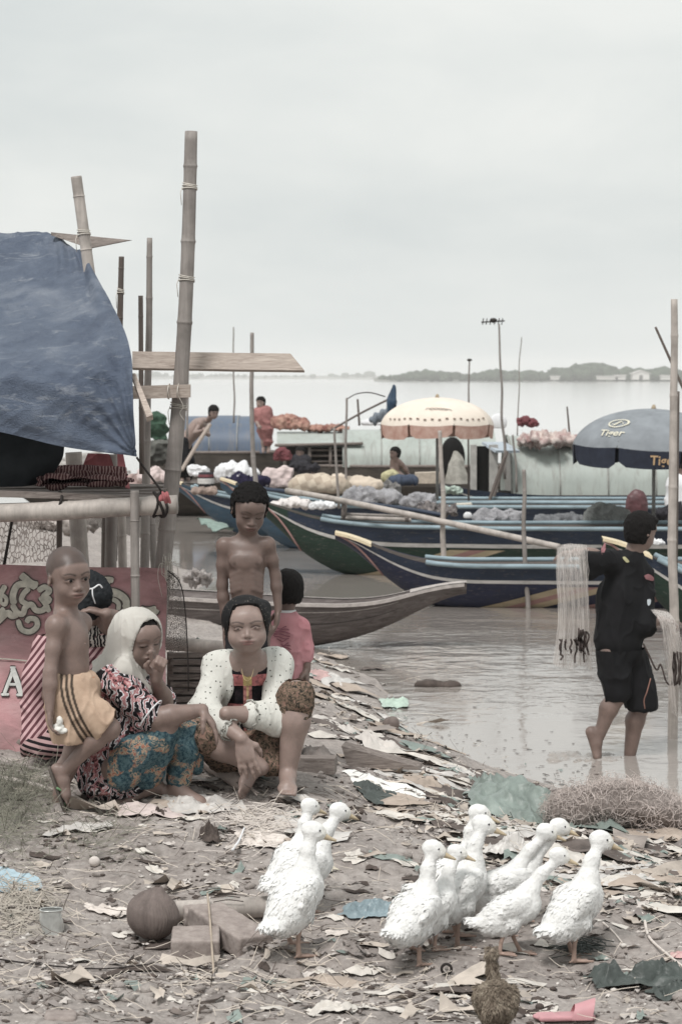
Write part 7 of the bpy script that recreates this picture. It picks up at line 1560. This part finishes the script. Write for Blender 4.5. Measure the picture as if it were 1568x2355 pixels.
plas_b = M_('blue_grey_plastic', S(124, 146, 154), ro=.4, var=.25, sc=12, spec=.5, bump=.5); dark_pl = M_('dark_green_plastic', S(72, 80, 76), ro=.45, var=.3, sc=8, spec=.4, bump=.5, bs=36, bd=.008); mint = M_('mint_plastic', S(176, 200, 182), ro=.35, var=.15, sc=10, spec=.5)
husk = M_('coconut_husk', S(118, 104, 98), var=.25, sc=30, stretch=(1, 1, .1), bump=.8, bs=120, bd=.006); brown_d = M_('rotten_brown', S(82, 70, 64), var=.4, sc=20); card_m = M_('cardboard', S(176, 158, 142), var=.2, sc=12); palew = M_('bleached_husk', S(214, 202, 192), var=.2, sc=26, stretch=(1, 4, 1), bs=90)
grey_brick = Nt('brick_clay'); f = grey_brick.noise(24, 6, .7); grey_brick.bump(grey_brick.noise(90, 5, .7), .5, .004); brick_m = grey_brick.out(grey_brick.ramp(f, [(.3, S(134, 120, 114)), (.7, S(172, 158, 150))]), .9, .15)
# green tarpaulin by the water, white sheets, etc.
crumple('large crumpled grey green plastic sheet by the tangled net heap', 'plastic sheet', 1215, 1885, .62, .9, .20, plas_g, 1, 20, .2, 44)
crumple('second grey green plastic lump at the waterline left of the large sheet', 'plastic sheet', 1140, 1830, .30, .5, .16, plas_g, 2, 0, .3, 30)
crumple('flat white sheet of paper beside the grey broken board', 'paper', 880, 1802, .34, .5, .03, M_('bright_paper', S(232, 230, 224), var=.05), 3, 15, .12, 24)
crumple('dark green plastic patch below the white sheet of paper', 'plastic', 872, 1832, .24, .3, .06, dark_pl, 4, 0, .3)
crumple('pale translucent bag spread in front of the older woman', 'plastic bag', 455, 1860, .30, .28, .06, plas_w, 5, 0, .2, 28)
crumple('folded pale sheet left of the translucent bag', 'plastic sheet', 340, 1872, .34, .26, .05, M_('pinkish_sheet', S(202, 184, 178), var=.15), 6, 10, .25, 28)
crumple('cloudy bag end beyond the translucent bag', 'plastic bag', 430, 1846, .20, .22, .05, plas_w, 7, 30, .2)
crumple('blue grey plastic strip between the two duck groups', 'plastic', 845, 2108, .22, .14, .06, plas_b, 8, -8, .25, 28)
crumple('dark green plastic sheet crumpled at the bottom right', 'plastic sheet', 1462, 2268, .36, .24, .12, dark_pl, 9, 0, .22, 34, fold=1.2)
crumple('smaller dark plastic flap right of the bottom right sheet', 'plastic sheet', 1545, 2290, .16, .16, .06, dark_pl, 10, 20, .25)
crumple('pale blue wet sheet at the left edge of the bank', 'plastic sheet', 15, 2035, .26, .26, .02, M_('powder_blue', S(160, 186, 198), var=.15, sc=10), 11, 0, .2)
crumple('torn white paper at the bottom centre', 'paper', 762, 2328, .17, .14, .04, paper_m, 12, 10, .25, 28, fold=1.2)
crumple('bright mint green bag floating among the shoreline litter', 'plastic bag', 905, 1622, .22, .5, .09, mint, 13, 0, .2, 24, z=0)
crumple('white fabric folded over the bank above the grey broken board', 'cloth', 870, 1722, .24, .4, .09, M_('dusty_cloth', S(204, 196, 188), var=.1), 14, 0, .2, 26)
crumple('pale scalloped husk beside the left ducks', 'husk', 775, 2150, .09, .08, .02, palew, 15, 0, .15)
crumple('flattened pale green wrapper above the right duck group', 'wrapper', 900, 1975, .18, .14, .015, plas_g, 16, 10, .3)
crumple('white wrapper with curled edges left of the pale green one', 'wrapper', 820, 1975, .10, .10, .02, paper_m, 17, -10, .35)
crumple('clump of crinkled cream plastic behind the left ducks', 'plastic', 735, 2005, .18, .16, .05, M_('cream_plastic', S(206, 196, 172), ro=.4), 18, 0, .3)
crumple('round tangled white mesh ball behind the centre right ducks', 'mesh ball', 1172, 1965, .20, .22, .08, plas_w, 19, 0, .3, 34, fold=1.4)
crumple('long pale wrapper lying above the middle ducks', 'wrapper', 1050, 1880, .24, .2, .03, paper_m, 20, 20, .3)
crumple('pale pink flattened carton near the waterline', 'carton', 1000, 1820, .30, .3, .05, card_m, 21, 0, .2)
crumple('wrinkled silver wrapper left of the large green sheet', 'wrapper', 1075, 1850, .22, .2, .05, M_('silver_wrap', S(182, 182, 180), ro=.3, spec=.6), 22, 30, .3)
crumple('white crushed husk fibres left of the coconut', 'husk', 250, 2105, .18, .08, .03, palew, 23, -12, .3, 28, fold=1.4)
crumple('white bleached straw mat in the middle distance', 'straw mat', 600, 1938, .26, .22, .03, palew, 24, 5, .35, 34, fold=1.4)
crumple('dark rotten cloth lump left of the bleached straw', 'cloth lump', 480, 1925, .10, .12, .06, brown_d, 25, 0, .3, fold=1.4)
crumple('small dark lump beside the translucent bag', 'clod', 368, 1880, .06, .07, .05, brown_d, 26, 0, .3, fold=1.4)
crumple('pink plastic scrap edge at the lower right margin', 'plastic', 1560, 2205, .06, .06, .02, M_('pink_scrap', S(204, 160, 156)), 27, 0, .2)
crumple('white tissue bits beside the bottom paper', 'tissue', 835, 2322, .10, .06, .02, paper_m, 28, 0, .4)
crumple('pink cloth scrap half buried behind the squatting woman', 'cloth', 745, 1560, .2, .6, .08, M_('faded_pink', S(190, 152, 148)), 29, 0, .3, z=0)
crumple('grey rag mound right of the squatting woman', 'rag', 735, 1745, .18, .4, .09, M_('grey_rag', S(128, 118, 112)), 30, 0, .2, 28)
crumple('pale cloth roll above the grey rag mound', 'cloth', 780, 1680, .30, .3, .07, M_('dusty_cloth', S(204, 196, 188)), 31, 0, .25)
crumple('dirty white plastic drift at the far end of the litter line', 'plastic', 770, 1565, .30, .7, .08, plas_w, 32, 0, .3, z=0)
# grey broken board
bd = thing('broken_board', G(850, 1760), 'grey broken board end sticking up from the litter by the waterline', 'board'); p0 = G(848, 1765); m = MB(); w1_, h1_ = .31, .11
V = np.array([(-.13, 0, .10), (-.10, 0, .0), (.24, 0, -.015), (.23, 0, .0)]); B_ = V + [0.02, .05, .015]; m.add(np.vstack([V, B_]) + p0, [(0, 3, 2, 1), (4, 5, 6, 7), (0, 4, 7, 3), (1, 2, 6, 5), (0, 1, 5, 4), (2, 3, 7, 6)]); m.build('plank', wood_old, bd, smooth=False)
p0 = G(715, 1782); m = MB().box(p0 + [.0, .06, .03], (.22, .10, .07), rotz(-.1)); tag(m.build('wooden_block', wood_old, None, loc=p0, smooth=False), 'short wooden block beside the bare foot of the squatting woman', 'block')
# log between the women, ending in splinters
a = G(555, 1818) + [0, 0, .035]; b = G(455, 1772) + [0, .12, .05]; s = SDF(np.minimum(a, b) - .1, np.maximum(a, b) + .1, .005); s.cone(b, a, .045, .036, .01); V, Fc = s.nets(); lg = thing('split_log', a, 'pale split log with splintered end between the two women', 'log')
V = V + vnormals(V, Fc) * (.006 * vnoise(V @ np.eye(3) * [1, 1, 1], 20))[:, None]; obj('trunk', V, Fc, M_('pale_log', S(180, 162, 152), var=.15, sc=20), lg)
for i in range(5): MB().tube([a + rng.normal(size=3) * .012, a + fr(a - b) * (.05 + .03 * i) + rng.normal(size=3) * .014], [.012, .003], 5).build('splinter', wood_old, lg)
# coconut, can, bricks, bamboo
c = G(352, 2166); Hh = .108; cn = thing('coconut', c, 'brown coconut husk standing on its wide side beside the bricks', 'coconut')
s = SDF(c - [.12, .12, .02], c + [.12, .12, .22], .004); cc = c + [.0, 0, .078]; s.ell(cc, (.088, .08, .082), rotz(.0) @ roty(.35), .01); s.cone(cc + [.0, 0, .02], cc + [.02, 0, .09], .062, .012, .05); V, Fc = s.nets(); an_ = np.arctan2(V[:, 1] - cc[1], V[:, 0] - cc[0]); V = V + vnormals(V, Fc) * (.0012 * np.sin(an_ * 46 + 2 * vnoise(V, 20)) + .003 * vnoise(V, 16))[:, None]; obj('husk', V, Fc, husk, cn); MB().ball(cc + [.018, 0, .10], (.012, .012, .006), 5).build('stem_scar', brown_d, cn)
c = G(120, 2150); cn = thing('tin_can', c, 'dented empty tin can standing on the mud at left', 'can'); tin = M_('dull_tin', S(196, 198, 194), ro=.35, var=.3, sc=18, spec=.6); tin.node_tree.nodes['Principled BSDF'].inputs['Metallic'].default_value = .45
a_ = np.linspace(0, 2 * math.pi, 36, endpoint=False); zz = np.linspace(0, .088, 16); Vc = np.array([[(c[0] + (.037 + .0012 * (k % 3 == 0) + .006 * math.sin(3 * q + z_ * 60) * math.sin(z_ / .088 * math.pi)) * math.cos(q) - .1 * (z_ - .04) * .2, c[1] + (.037 + .005 * math.sin(2 * q + 1)) * math.sin(q), c[2] + z_) for q in a_] for k, z_ in enumerate(zz)])
fc = [(i * 36 + k, i * 36 + (k + 1) % 36, (i + 1) * 36 + (k + 1) % 36, (i + 1) * 36 + k) for i in range(15) for k in range(36)]; obj('wall', Vc.reshape(-1, 3), fc, tin, cn); MB().tube(np.vstack([Vc[-1], Vc[-1][:1]]), .0025, 6).build('rim', tin, cn); m = MB().add(np.vstack([Vc[1], [Vc[1].mean(0)]]), [(k, (k + 1) % 36, 36) for k in range(36)]); m.build('bottom', M_('rust', S(84, 62, 50)), cn)
def brick(label, c, size, yaw, tl, name='brick', group='clay bricks by the coconut'):
    F_ = SDF(c - [.2, .24, .13], c + [.2, .24, .13], .005); Mx = rotz(R(yaw)) @ rotx(R(tl)); F_.box(c, np.array(size) / 2, Mx, .007, .002); V, Fc = F_.nets(); V = V + vnormals(V, Fc) * (.0018 * fbm(V, 40, 3))[:, None]; obj(name, V, Fc, brick_m, loc=c - [0, 0, size[2] / 2], label=label, cat='brick', group=group)
c = G(448, 2210); brick('clay brick facing the viewer beside the coconut', c + [0, .06, .042], (.16, .16, .080), 2, 6); c = G(558, 2178); brick('clay brick slanting away right of the facing one', c + [-.045, .06, .042], (.14, .34, .075), 34, 8); c = G(462, 2150); brick('pale broken brick behind the facing one', c + [.01, .06, .05], (.15, .10, .07), 12, 10)
m = MB()
for k in range(4):
    pa = G(500 + k * 8, 2105 + k * 8) + [0, 0, .085]; m.tube(crom([pa + [-.05, 0, -.004], pa + [0, .0, .004], pa + [.055, .01, -.004]], 8), .0018, 4)
tag(m.build('twigs', brown_d, None, loc=G(520, 2150)), kind='stuff', label='thin twigs scattered over the bricks', cat='twigs')
a = P(487, 2095, 7.95); m = MB().tube(crom([G(478, 2125) + [0, -.01, .11], G(484, 2170) + [0, -.03, .09], G(492, 2245) + [0, 0, .004]], 12), [.004] * 12, 6); tag(m.build('dry_stalk', M_('dry_straw', S(176, 158, 138)), None, loc=G(492, 2245)), 'thin dry stalk leaning against the front brick', 'stalk')
beam0 = crom([G(406, 2122) + [0, .0, .04], G(622, 2118) + [0, .0, .04]], 40); rr = np.full(40, .037); rr[[0, 12, 27]] *= 1.08; fb = thing('fallen_bamboo', beam0[0], 'pale hollow bamboo section lying behind the coconut and bricks', 'bamboo')
dd = beam0[1] - beam0[0]; b2 = np.vstack([beam0[0] + dd * 2, beam0[0] + dd * .02, beam0]); MB().tube(b2, np.concatenate([[.030, .030], rr]), 18, cap=False).build('culm', bam_pale, fb); MB().ball(beam0[0] + dd * 2, (.003, .031, .031), 6).build('hollow', M_('hollow_shade', S(40, 34, 30), bump=0), fb)  # dark disc paints the shade inside the open bamboo end
# pink sandal at the bottom right, wheel, stones, sticks
pz = G(1300, 2350); psn = M_('pink_rubber', S(204, 140, 146), ro=.5, var=.1); F_ = SDF(pz - [.12, .08, .03], pz + [.16, .08, .09], .004); F_.box(pz + [0, 0, .012], (.085, .032, .008), rotz(.1), .007, .004); F_.ell(pz + [-.05, 0, .012], (.05, .034, .009), None, .004); sd_ = thing('pink_slipper', pz, 'pink rubber slipper at the bottom right edge', 'slipper'); V, Fc = F_.nets(); obj('sole', V, Fc, psn, sd_)
aa = np.linspace(0, math.pi, 12); Gs_ = np.array([[pz + [.015 + x_ + .012 * math.sin(q), .034 * math.cos(q), .012 + (.036 + .02 * x_ / .06) * math.sin(q)] for q in aa] for x_ in np.linspace(0, .06, 8)]); m = MB().grid(Gs_); m.grid((Gs_ - [0, 0, .003])[:, ::-1]); m.build('strap', psn, sd_)
c = G(1026, 2248); wr_ = thing('toy_wheel', c, 'small dark rubber wheel lying by the foot of the middle duck', 'wheel'); tt = np.linspace(0, 2 * math.pi, 22); MB().tube([c + [.016 * math.cos(q), -.004, .022 + .016 * math.sin(q)] for q in tt], .005, 6).build('tyre', rope_dark, wr_); MB().ball(c + [0, -.004, .022], (.006, .004, .006), 5).build('hub', M_('hub_grey', S(130, 124, 118)), wr_)
def stick(label, pts, r, mat, name='stick', cat='stick', lift=.01):
    c_ = np.array([G(*p) for p in pts]) + [0, 0, lift]; m = MB().tube(crom(c_, 24), np.linspace(r, r * .6, 24), 6); tag(m.build(name, mat, None, loc=c_[0]), label, cat)
stick('pale curved root at the right margin', [(1480, 2120), (1492, 2165), (1530, 2200), (1575, 2240)], .006, palew); stick('forked pale stick right of the ducks', [(1385, 2135), (1410, 2152), (1430, 2178)], .004, palew); stick('dark branch pointing at the middle duck necks', [(1015, 1850), (1050, 1878), (1095, 1895)], .008, brown_d)
stick('long pale twig behind the bamboo section', [(480, 2060), (560, 2065), (640, 2078)], .003, palew); stick('dark wire curving across the lower left mud', [(0, 2215), (100, 2228), (230, 2240), (330, 2228), (384, 2215)], .003, rope_dark, 'wire', 'wire'); stick('white plastic fork like splinter standing in the straw', [(535, 1975), (550, 1955), (562, 1925)], .006, white_sack, 'splinter', 'splinter', .03)
stick('long bamboo pole lying at the far left behind the grass', [(-20, 1800), (60, 1815), (125, 1832)], .018, bam_pale, 'bamboo_pole', 'pole', .02); stick('weathered timber at the foot of the banner', [(-30, 1712), (60, 1728), (130, 1742)], .022, wood_old, 'timber', 'timber', .03); stick('second thin pole below the timber at far left', [(-30, 1765), (60, 1775), (120, 1790)], .012, bam_grey, 'bamboo_pole', 'pole', .02)
stick('dark bottle shaped pod beside the sandal of the little boy', [(192, 1845), (215, 1838), (238, 1830)], .016, brown_d, 'seed_pod', 'pod', .015)
c = G(218, 1995); MB().ball(c + [0, 0, .014], (.022, .018, .02), 7).build('pale_stone', M_('pale_stone', S(206, 194, 186)), None, loc=c, label='pale round stone on the mud at left', cat='stone')
c = G(898, 1680); s = SDF(c - .1, c + .1, .008); s.ell(c + [0, 0, .035], .05, None, .01); V, Fc = s.nets(); V = V + vnormals(V, Fc) * (.006 * fbm(V, 18, 2))[:, None]; obj('old_ball', V, Fc, husk, loc=c, label='round brown ball like husk at the waterline', cat='husk')
c = PZ(1005, 1578, 0); s = SDF(c - [.25, .15, .05], c + [.25, .15, .1], .012); s.ell(c + [-.06, 0, .01], (.12, .07, .045), None, .02); s.ell(c + [.08, 0, .0], (.10, .06, .04), None, .02); V, Fc = s.nets(); V = V + vnormals(V, Fc) * (.012 * fbm(V, 14, 3))[:, None]; obj('floating_log', V, Fc, brown_d, loc=c, label='dark brown chunk floating in the shallows', cat='chunk')
c = G(1240, 2330); MB().ball(c + [0, 0, .010], (.014, .013, .012), 6).build('mud_clod', brown_d, None, loc=c, label='small dark clod left of the pink slipper', cat='clod')
c = G(140, 2345); brick('reddish brick half sunk at the bottom left', c + [0, 0, -.01], (.09, .09, .05), 5, 0, group='half buried bricks')
# straws and weed at the feet of the rightmost duck
m = MB(); 
for k in range(60):
    a = G(1330 + rng.normal() * 14, 2190 + rng.normal() * 8) + [0, 0, .01]; dr = np.array([rng.normal() * .05, rng.normal() * .02, 0]); m.tube([a - dr, a + [0, 0, .02 * rng.random()], a + dr], .0018, 4)
tag(m.build('weed_clump', dark_pl, None, loc=G(1330, 2190)), 'dark tangled weed clump at the feet of the rightmost duck', 'weed', kind='stuff')

# tangled net heap by the water
c = G(1420, 1905); m = MB(); s = SDF(c + [-.36, -.28, -.05], c + [.36, .3, .26], .012); 
for k in range(7): s.ell(c + [-.22 + k * .07, .02 * math.sin(k * 2), .05 + .07 * math.sin((k + .5) / 7 * math.pi)], (.10, .15, .07), None, .05)
V, Fc = s.nets(); V = V + vnormals(V, Fc) * (.012 * fbm(V, 14, 3))[:, None]; nh = thing('net_tangle', c, 'heap of tangled pinkish net fibre at the edge of the water', 'net'); obj('core', V, Fc, netm('net_core', S(196, 180, 172), S(136, 122, 114)), nh)
Nv = vnormals(V, Fc); rr_ = np.random.default_rng(9)
for _ in range(1500):
    i = rr_.integers(len(V)); p = V[i] + Nv[i] * .005; d1 = fr(np.cross(Nv[i], rr_.normal(size=3))); d2 = fr(d1 + rr_.normal(size=3) * .9); l = .03 + .05 * rr_.random()
    m.tube([p, p + d1 * l * .5 + Nv[i] * l * .35, p + (d1 + d2) * l * .5 + Nv[i] * l * .25 * rr_.random(), p + d2 * l + Nv[i] * rr_.normal() * .01], .0010, 3, cap=False)
tag(m.build('fibres', M_('net_fibre', S(212, 196, 188), bump=0), nh), kind='stuff')

# ------------------------------------------------------------------ litter, straw, clods: nobody could count them
rl = np.random.default_rng(21)
def where(n, dens):
    out = []
    while len(out) < n:
        u = rl.uniform(-60, 1630, 4000); v = rl.uniform(1480, 2400, 4000); k = rl.random(4000) < dens(u, v)
        y = 2.4 * 0 + np.interp(v, [1480, 1600, 1700, 1800, 1850, 2000, 2200, 2400], [21, 16, 13, 10.6, 10.1, 9.1, 8.05, 6.8])
        for a, b, c_ in zip(u[k], y[k], v[k]):
            x_ = (a - 784) / FPX * b
            out.append((x_, b + rl.normal() * .15))
    o = np.array(out[:n]); h_ = height(o[:, 0], o[:, 1]); ok = h_ > -.09; return o[ok], np.maximum(h_[ok], .0)
def band_d(u, v):   # the drift line between the women and the water, plus strewn foreground
    line = np.interp(u, [600, 800, 900, 1100, 1300, 1568], [1560, 1640, 1720, 1830, 1870, 1960]); d = (v - line) / 110
    z_ = np.exp(-d * d) * (u > 690); fg = .07 + .13 * np.exp(-((v - 2290) / 70) ** 2) * (u < 1150) + .3 * np.exp(-((v - 1900) / 60) ** 2) * (u > 180) * (u < 760); m_ = fbm(np.stack([u / 90, v / 50, u * 0], 1), 1, 2)
    return np.clip(z_ + fg * np.clip(.6 + 1.2 * m_, 0, 2), 0, 1)
def scraps(name, label, n, size, mat, dens=band_d, flat=.35, asp=2.0, cat='litter'):
    xy, h_ = where(n, dens); k = len(xy); n_ = 4; Vs = []; s_ = size * np.exp(rl.normal(size=k) * .45); yaw = rl.uniform(0, math.pi, k)
    U, Vv = np.meshgrid(np.linspace(-.5, .5, n_), np.linspace(-.5, .5, n_), indexing='ij'); uu = U.ravel()[None] * s_[:, None] * rl.uniform(.7, asp, k)[:, None] + rl.normal(size=(k, 16)) * .13 * s_[:, None]; vv = Vv.ravel()[None] * s_[:, None] * rl.uniform(.4, 1.0, k)[:, None] + rl.normal(size=(k, 16)) * .10 * s_[:, None]
    zz = np.abs(rl.normal(size=(k, 16))) * s_[:, None] * flat * .6 + .003 + (uu * rl.normal(size=k)[:, None] + vv * rl.normal(size=k)[:, None]) * .10
    zz = np.maximum(zz, .001)
    X = xy[:, 0:1] + uu * np.cos(yaw)[:, None] - vv * np.sin(yaw)[:, None]; Yy = xy[:, 1:2] + uu * np.sin(yaw)[:, None] + vv * np.cos(yaw)[:, None]
    V = np.stack([X, Yy, h_[:, None] + zz], -1).reshape(-1, 3); base = np.array([(i * 4 + j, (i + 1) * 4 + j, (i + 1) * 4 + j + 1, i * 4 + j + 1) for i in range(3) for j in range(3)]); Fq = (base[None] + (np.arange(k) * 16)[:, None, None]).reshape(-1, 4)
    obj(name, V, Fq, mat, kind='stuff', label=label, cat=cat)
scraps('pale_litter', 'pale paper and plastic scraps strewn over the bank', 1500, .020, M_('litter_pale', S(198, 188, 180), var=.3, sc=9)); scraps('cream_litter', 'cream plant and paper shreds in the drift line', 900, .030, M_('litter_cream', S(184, 170, 156), var=.35, sc=7), asp=3.2)
scraps('brown_litter', 'brown leaves and rotten scraps strewn over the bank', 900, .018, M_('litter_brown', S(116, 104, 97), var=.45, sc=8), asp=3); scraps('green_litter', 'grey green plastic scraps in the drift line', 260, .035, plas_g); scraps('grey_litter', 'grey scraps of sacking in the drift line', 800, .024, M_('litter_grey', S(140, 130, 125), var=.35, sc=7), asp=2.6)
scraps('big_litter', 'larger torn sheets and bark pieces in the drift line', 80, .06, M_('litter_bark', S(150, 138, 130), var=.4, sc=5), dens=lambda u, v: band_d(u, v) ** 2 * (v < 1960) * .7, asp=1.8, flat=.16)
def strips(name, label, n, ln, r, mat, dens, up=.02, cat='straw'):
    xy, h_ = where(n, dens); k = len(xy); a_ = rl.normal(size=k) * .7 + (rl.random(k) < .5) * math.pi; l_ = ln * np.exp(rl.normal(size=k) * .5); t_ = np.linspace(-.5, .5, 5); bend = rl.normal(size=k) * .18
    cx = xy[:, 0:1] + l_[:, None] * (t_[None] * np.cos(a_)[:, None] - (t_ ** 2)[None] * bend[:, None] * np.sin(a_)[:, None]); cy = xy[:, 1:2] + l_[:, None] * (t_[None] * np.sin(a_)[:, None] + (t_ ** 2)[None] * bend[:, None] * np.cos(a_)[:, None])
    hz2 = np.maximum(height(cx, cy), 0); cz = hz2 + .004 + np.abs(rl.normal(size=k))[:, None] * up * (.4 + t_[None] * rl.choice([-1, 1], k)[:, None] + .5)
    nx, ny = -np.sin(a_)[:, None], np.cos(a_)[:, None]; V = np.stack([np.stack([cx + nx * r, cy + ny * r, cz], -1), np.stack([cx, cy, cz + r * 1.3], -1), np.stack([cx - nx * r, cy - ny * r, cz], -1)], 2).reshape(-1, 3)
    base = np.array([(i * 3 + j, (i + 1) * 3 + j, (i + 1) * 3 + j + 1, i * 3 + j + 1) for i in range(4) for j in range(2)]); obj(name, V, (base[None] + (np.arange(k) * 15)[:, None, None]).reshape(-1, 4), mat, kind='stuff', label=label, cat=cat)
dl_ = lambda u, v: np.clip(.25 + .9 * np.exp(-(((u - 480) / 330) ** 2 + ((v - 1915) / 55) ** 2)) + .5 * np.exp(-((v - 2280) / 80) ** 2) * (u < 1100) + .5 * np.exp(-(((u - 60) / 150) ** 2 + ((v - 2090) / 60) ** 2)) + .4 * band_d(u, v), 0, 1)
strips('pale_straw', 'pale dry straw scattered over the bank', 1300, .07, .0013, M_('straw_pale', S(202, 188, 172), var=.2), dl_); strips('dark_straw', 'dark dead stalks scattered over the bank', 700, .06, .0014, M_('straw_dark', S(92, 80, 72), var=.3), dl_)
strips('white_fibre', 'bleached fibre bundle left of the ducks', 240, .08, .0016, M_('fibre_white', S(200, 188, 178), var=.1), lambda u, v: np.exp(-(((u - 600) / 60) ** 2 + ((v - 1935) / 22) ** 2)))
strips('grass', 'short grass growing at the left edge of the bank', 1800, .05, .0012, M_('dull_grass', S(108, 108, 92), var=.3, sc=6, c2=S(146, 142, 124)), lambda u, v: np.exp(-(((u - 0) / 95) ** 2 + ((v - 1900) / 62) ** 2)) + .25 * np.exp(-(((u - 230) / 60) ** 2 + ((v - 1975) / 25) ** 2)), up=.035, cat='grass')
strips('straw_patch', 'straw patch beside the tin can', 450, .05, .0018, M_('straw_tan', S(170, 160, 146), var=.2), lambda u, v: np.exp(-(((u - 40) / 70) ** 2 + ((v - 2120) / 40) ** 2)))
def soft(name, label, n, size, mat, dens, hgt=.18):
    xy, h_ = where(n, dens); Vs = []; Fs = []; n0 = 0; m_ = 16; T_ = np.linspace(0, 1, 7)
    Fb = np.array([(i * m_ + k, i * m_ + (k + 1) % m_, (i + 1) * m_ + (k + 1) % m_, (i + 1) * m_ + k) for i in range(6) for k in range(m_)])
    for (x_, y_) in xy:
        s_ = size * math.exp(rl.normal() * .35); a_ = np.linspace(0, 2 * math.pi, m_, endpoint=False); o_ = 1 + .22 * np.sin(2 * a_ + rl.uniform(0, 6)) + .14 * np.sin(3 * a_ + rl.uniform(0, 6)) + .09 * np.sin(5 * a_ + rl.uniform(0, 6)) + .05 * rl.normal(size=m_)
        X = (T_[:, None] * (o_ * np.cos(a_))[None]).ravel() * s_ * rl.uniform(.9, 1.6); Y = (T_[:, None] * (o_ * np.sin(a_))[None]).ravel() * s_ * rl.uniform(.5, .9); c_, q_ = math.cos(rl.uniform(-.5, .5)), math.sin(rl.uniform(-.5, .5))
        V = np.stack([x_ + X * c_ - Y * q_, y_ + X * q_ + Y * c_, 0 * X], 1); p = V / s_ * 1.1 + rl.uniform(0, 40); z = hgt * s_ * (np.abs(vnoise(p, 1)) * 1.1 + .6 * (1 - np.abs(vnoise(p, 2.1))) ** 4 + .25 * np.abs(vnoise(p, 4.5))); V[:, 2] = np.maximum(height(V[:, 0], V[:, 1]), 0) + .003 + z; Vs.append(V); Fs.append(Fb + n0); n0 += len(V)
    obj(name, np.vstack(Vs), np.vstack(Fs), mat, kind='stuff', label=label, cat='litter')
bd2 = lambda u, v: np.clip(band_d(u, v) - .15, 0, 1); fgd = lambda u, v: np.clip(.12 + .5 * band_d(u, v), 0, 1) * (v > 1780)
soft('pale_sheets', 'pale flattened sheets and sacks along the drift line', 110, .075, paper_m, bd2); soft('pinkish_sheets', 'pinkish grey flattened cartons along the drift line', 90, .08, card_m, bd2); soft('bark_sheets', 'dark flattened bark and cloth along the drift line', 70, .08, M_('wet_bark', S(104, 92, 86), var=.4, sc=14, bump=.6, bs=50), bd2)
soft('cloudy_sheets', 'cloudy plastic film along the drift line', 70, .07, plas_w, bd2); soft('green_sheets', 'grey green plastic film along the drift line', 40, .07, plas_g, bd2); soft('strewn_sheets', 'small pale flattened scraps on the open mud', 90, .035, paper_m, fgd); soft('strewn_bark', 'small dark flattened scraps on the open mud', 60, .03, brown_d, fgd, .12)
# clods and pebbles
def clods(name, label, n, size, mat, dens, cat):
    xy, h_ = where(n, dens); k = len(xy); ico = np.array([(0, 0, 1), (.9, 0, .4), (.28, .85, .4), (-.73, .52, .4), (-.73, -.52, .4), (.28, -.85, .4), (.73, .52, -.4), (-.28, .85, -.4), (-.9, 0, -.4), (-.28, -.85, -.4), (.73, -.52, -.4), (0, 0, -1)])
    Fi = np.array([(0, 1, 2), (0, 2, 3), (0, 3, 4), (0, 4, 5), (0, 5, 1), (1, 6, 2), (2, 6, 7), (2, 7, 3), (3, 7, 8), (3, 8, 4), (4, 8, 9), (4, 9, 5), (5, 9, 10), (5, 10, 1), (1, 10, 6), (11, 7, 6), (11, 8, 7), (11, 9, 8), (11, 10, 9), (11, 6, 10)])
    s_ = size * np.exp(rl.normal(size=k) * .5); V = ico[None] * (1 + .25 * rl.normal(size=(k, 12, 1))) * s_[:, None, None] * np.array([1.3, 1, .7]) + np.stack([xy[:, 0], xy[:, 1], h_ + s_ * .25], 1)[:, None]
    obj(name, V.reshape(-1, 3), (Fi[None] + (np.arange(k) * 12)[:, None, None]).reshape(-1, 3), mat, kind='stuff', label=label, cat=cat)
uni = lambda u, v: np.clip(.3 + .8 * fbm(np.stack([u / 60, v / 40, 0 * u + 7], 1), 1, 2), 0, 1) * (v > 1700)
clods('mud_clods', 'mud clods scattered over the bank', 1700, .007, mud, uni, 'clods'); clods('pale_grit', 'pale grit and shell bits on the mud', 1800, .0035, M_('grit_pale', S(204, 196, 188)), uni, 'grit'); clods('dark_grit', 'dark bits on the mud', 1600, .005, brown_d, uni, 'grit')
# floating specks near the shore
dw = lambda u, v: ((u > 820) & (v < 1800)) * np.exp(-((v - np.interp(u, [800, 950, 1150, 1568], [1560, 1670, 1760, 1900])) / 60) ** 2) * .9
xy, h_ = where(1, uni)
rl2 = np.random.default_rng(4); Vs, Fs, n0 = [], [], 0
for _ in range(130):
    u = rl2.uniform(800, 1400); v = np.interp(u, [800, 950, 1150, 1400], [1540, 1670, 1760, 1850]) - abs(rl2.normal()) * 50; p = PZ(u, v, .004); s_ = .003 + .014 * rl2.random() ** 2; a_ = np.sort(rl2.uniform(0, 6.28, 5)); Vs += [p + [s_ * 1.6 * math.cos(q), s_ * math.sin(q), 0] for q in a_] + [p + [s_ * .9 * math.cos(q), s_ * .6 * math.sin(q), .002] for q in a_]; Fs += [tuple(n0 + 5 + k for k in range(5))] + [(n0 + k, n0 + (k + 1) % 5, n0 + 5 + (k + 1) % 5, n0 + 5 + k) for k in range(5)]; n0 += 10
obj('floating_specks', Vs, Fs, brown_d, kind='stuff', label='dark bits floating along the shoreline', cat='litter')
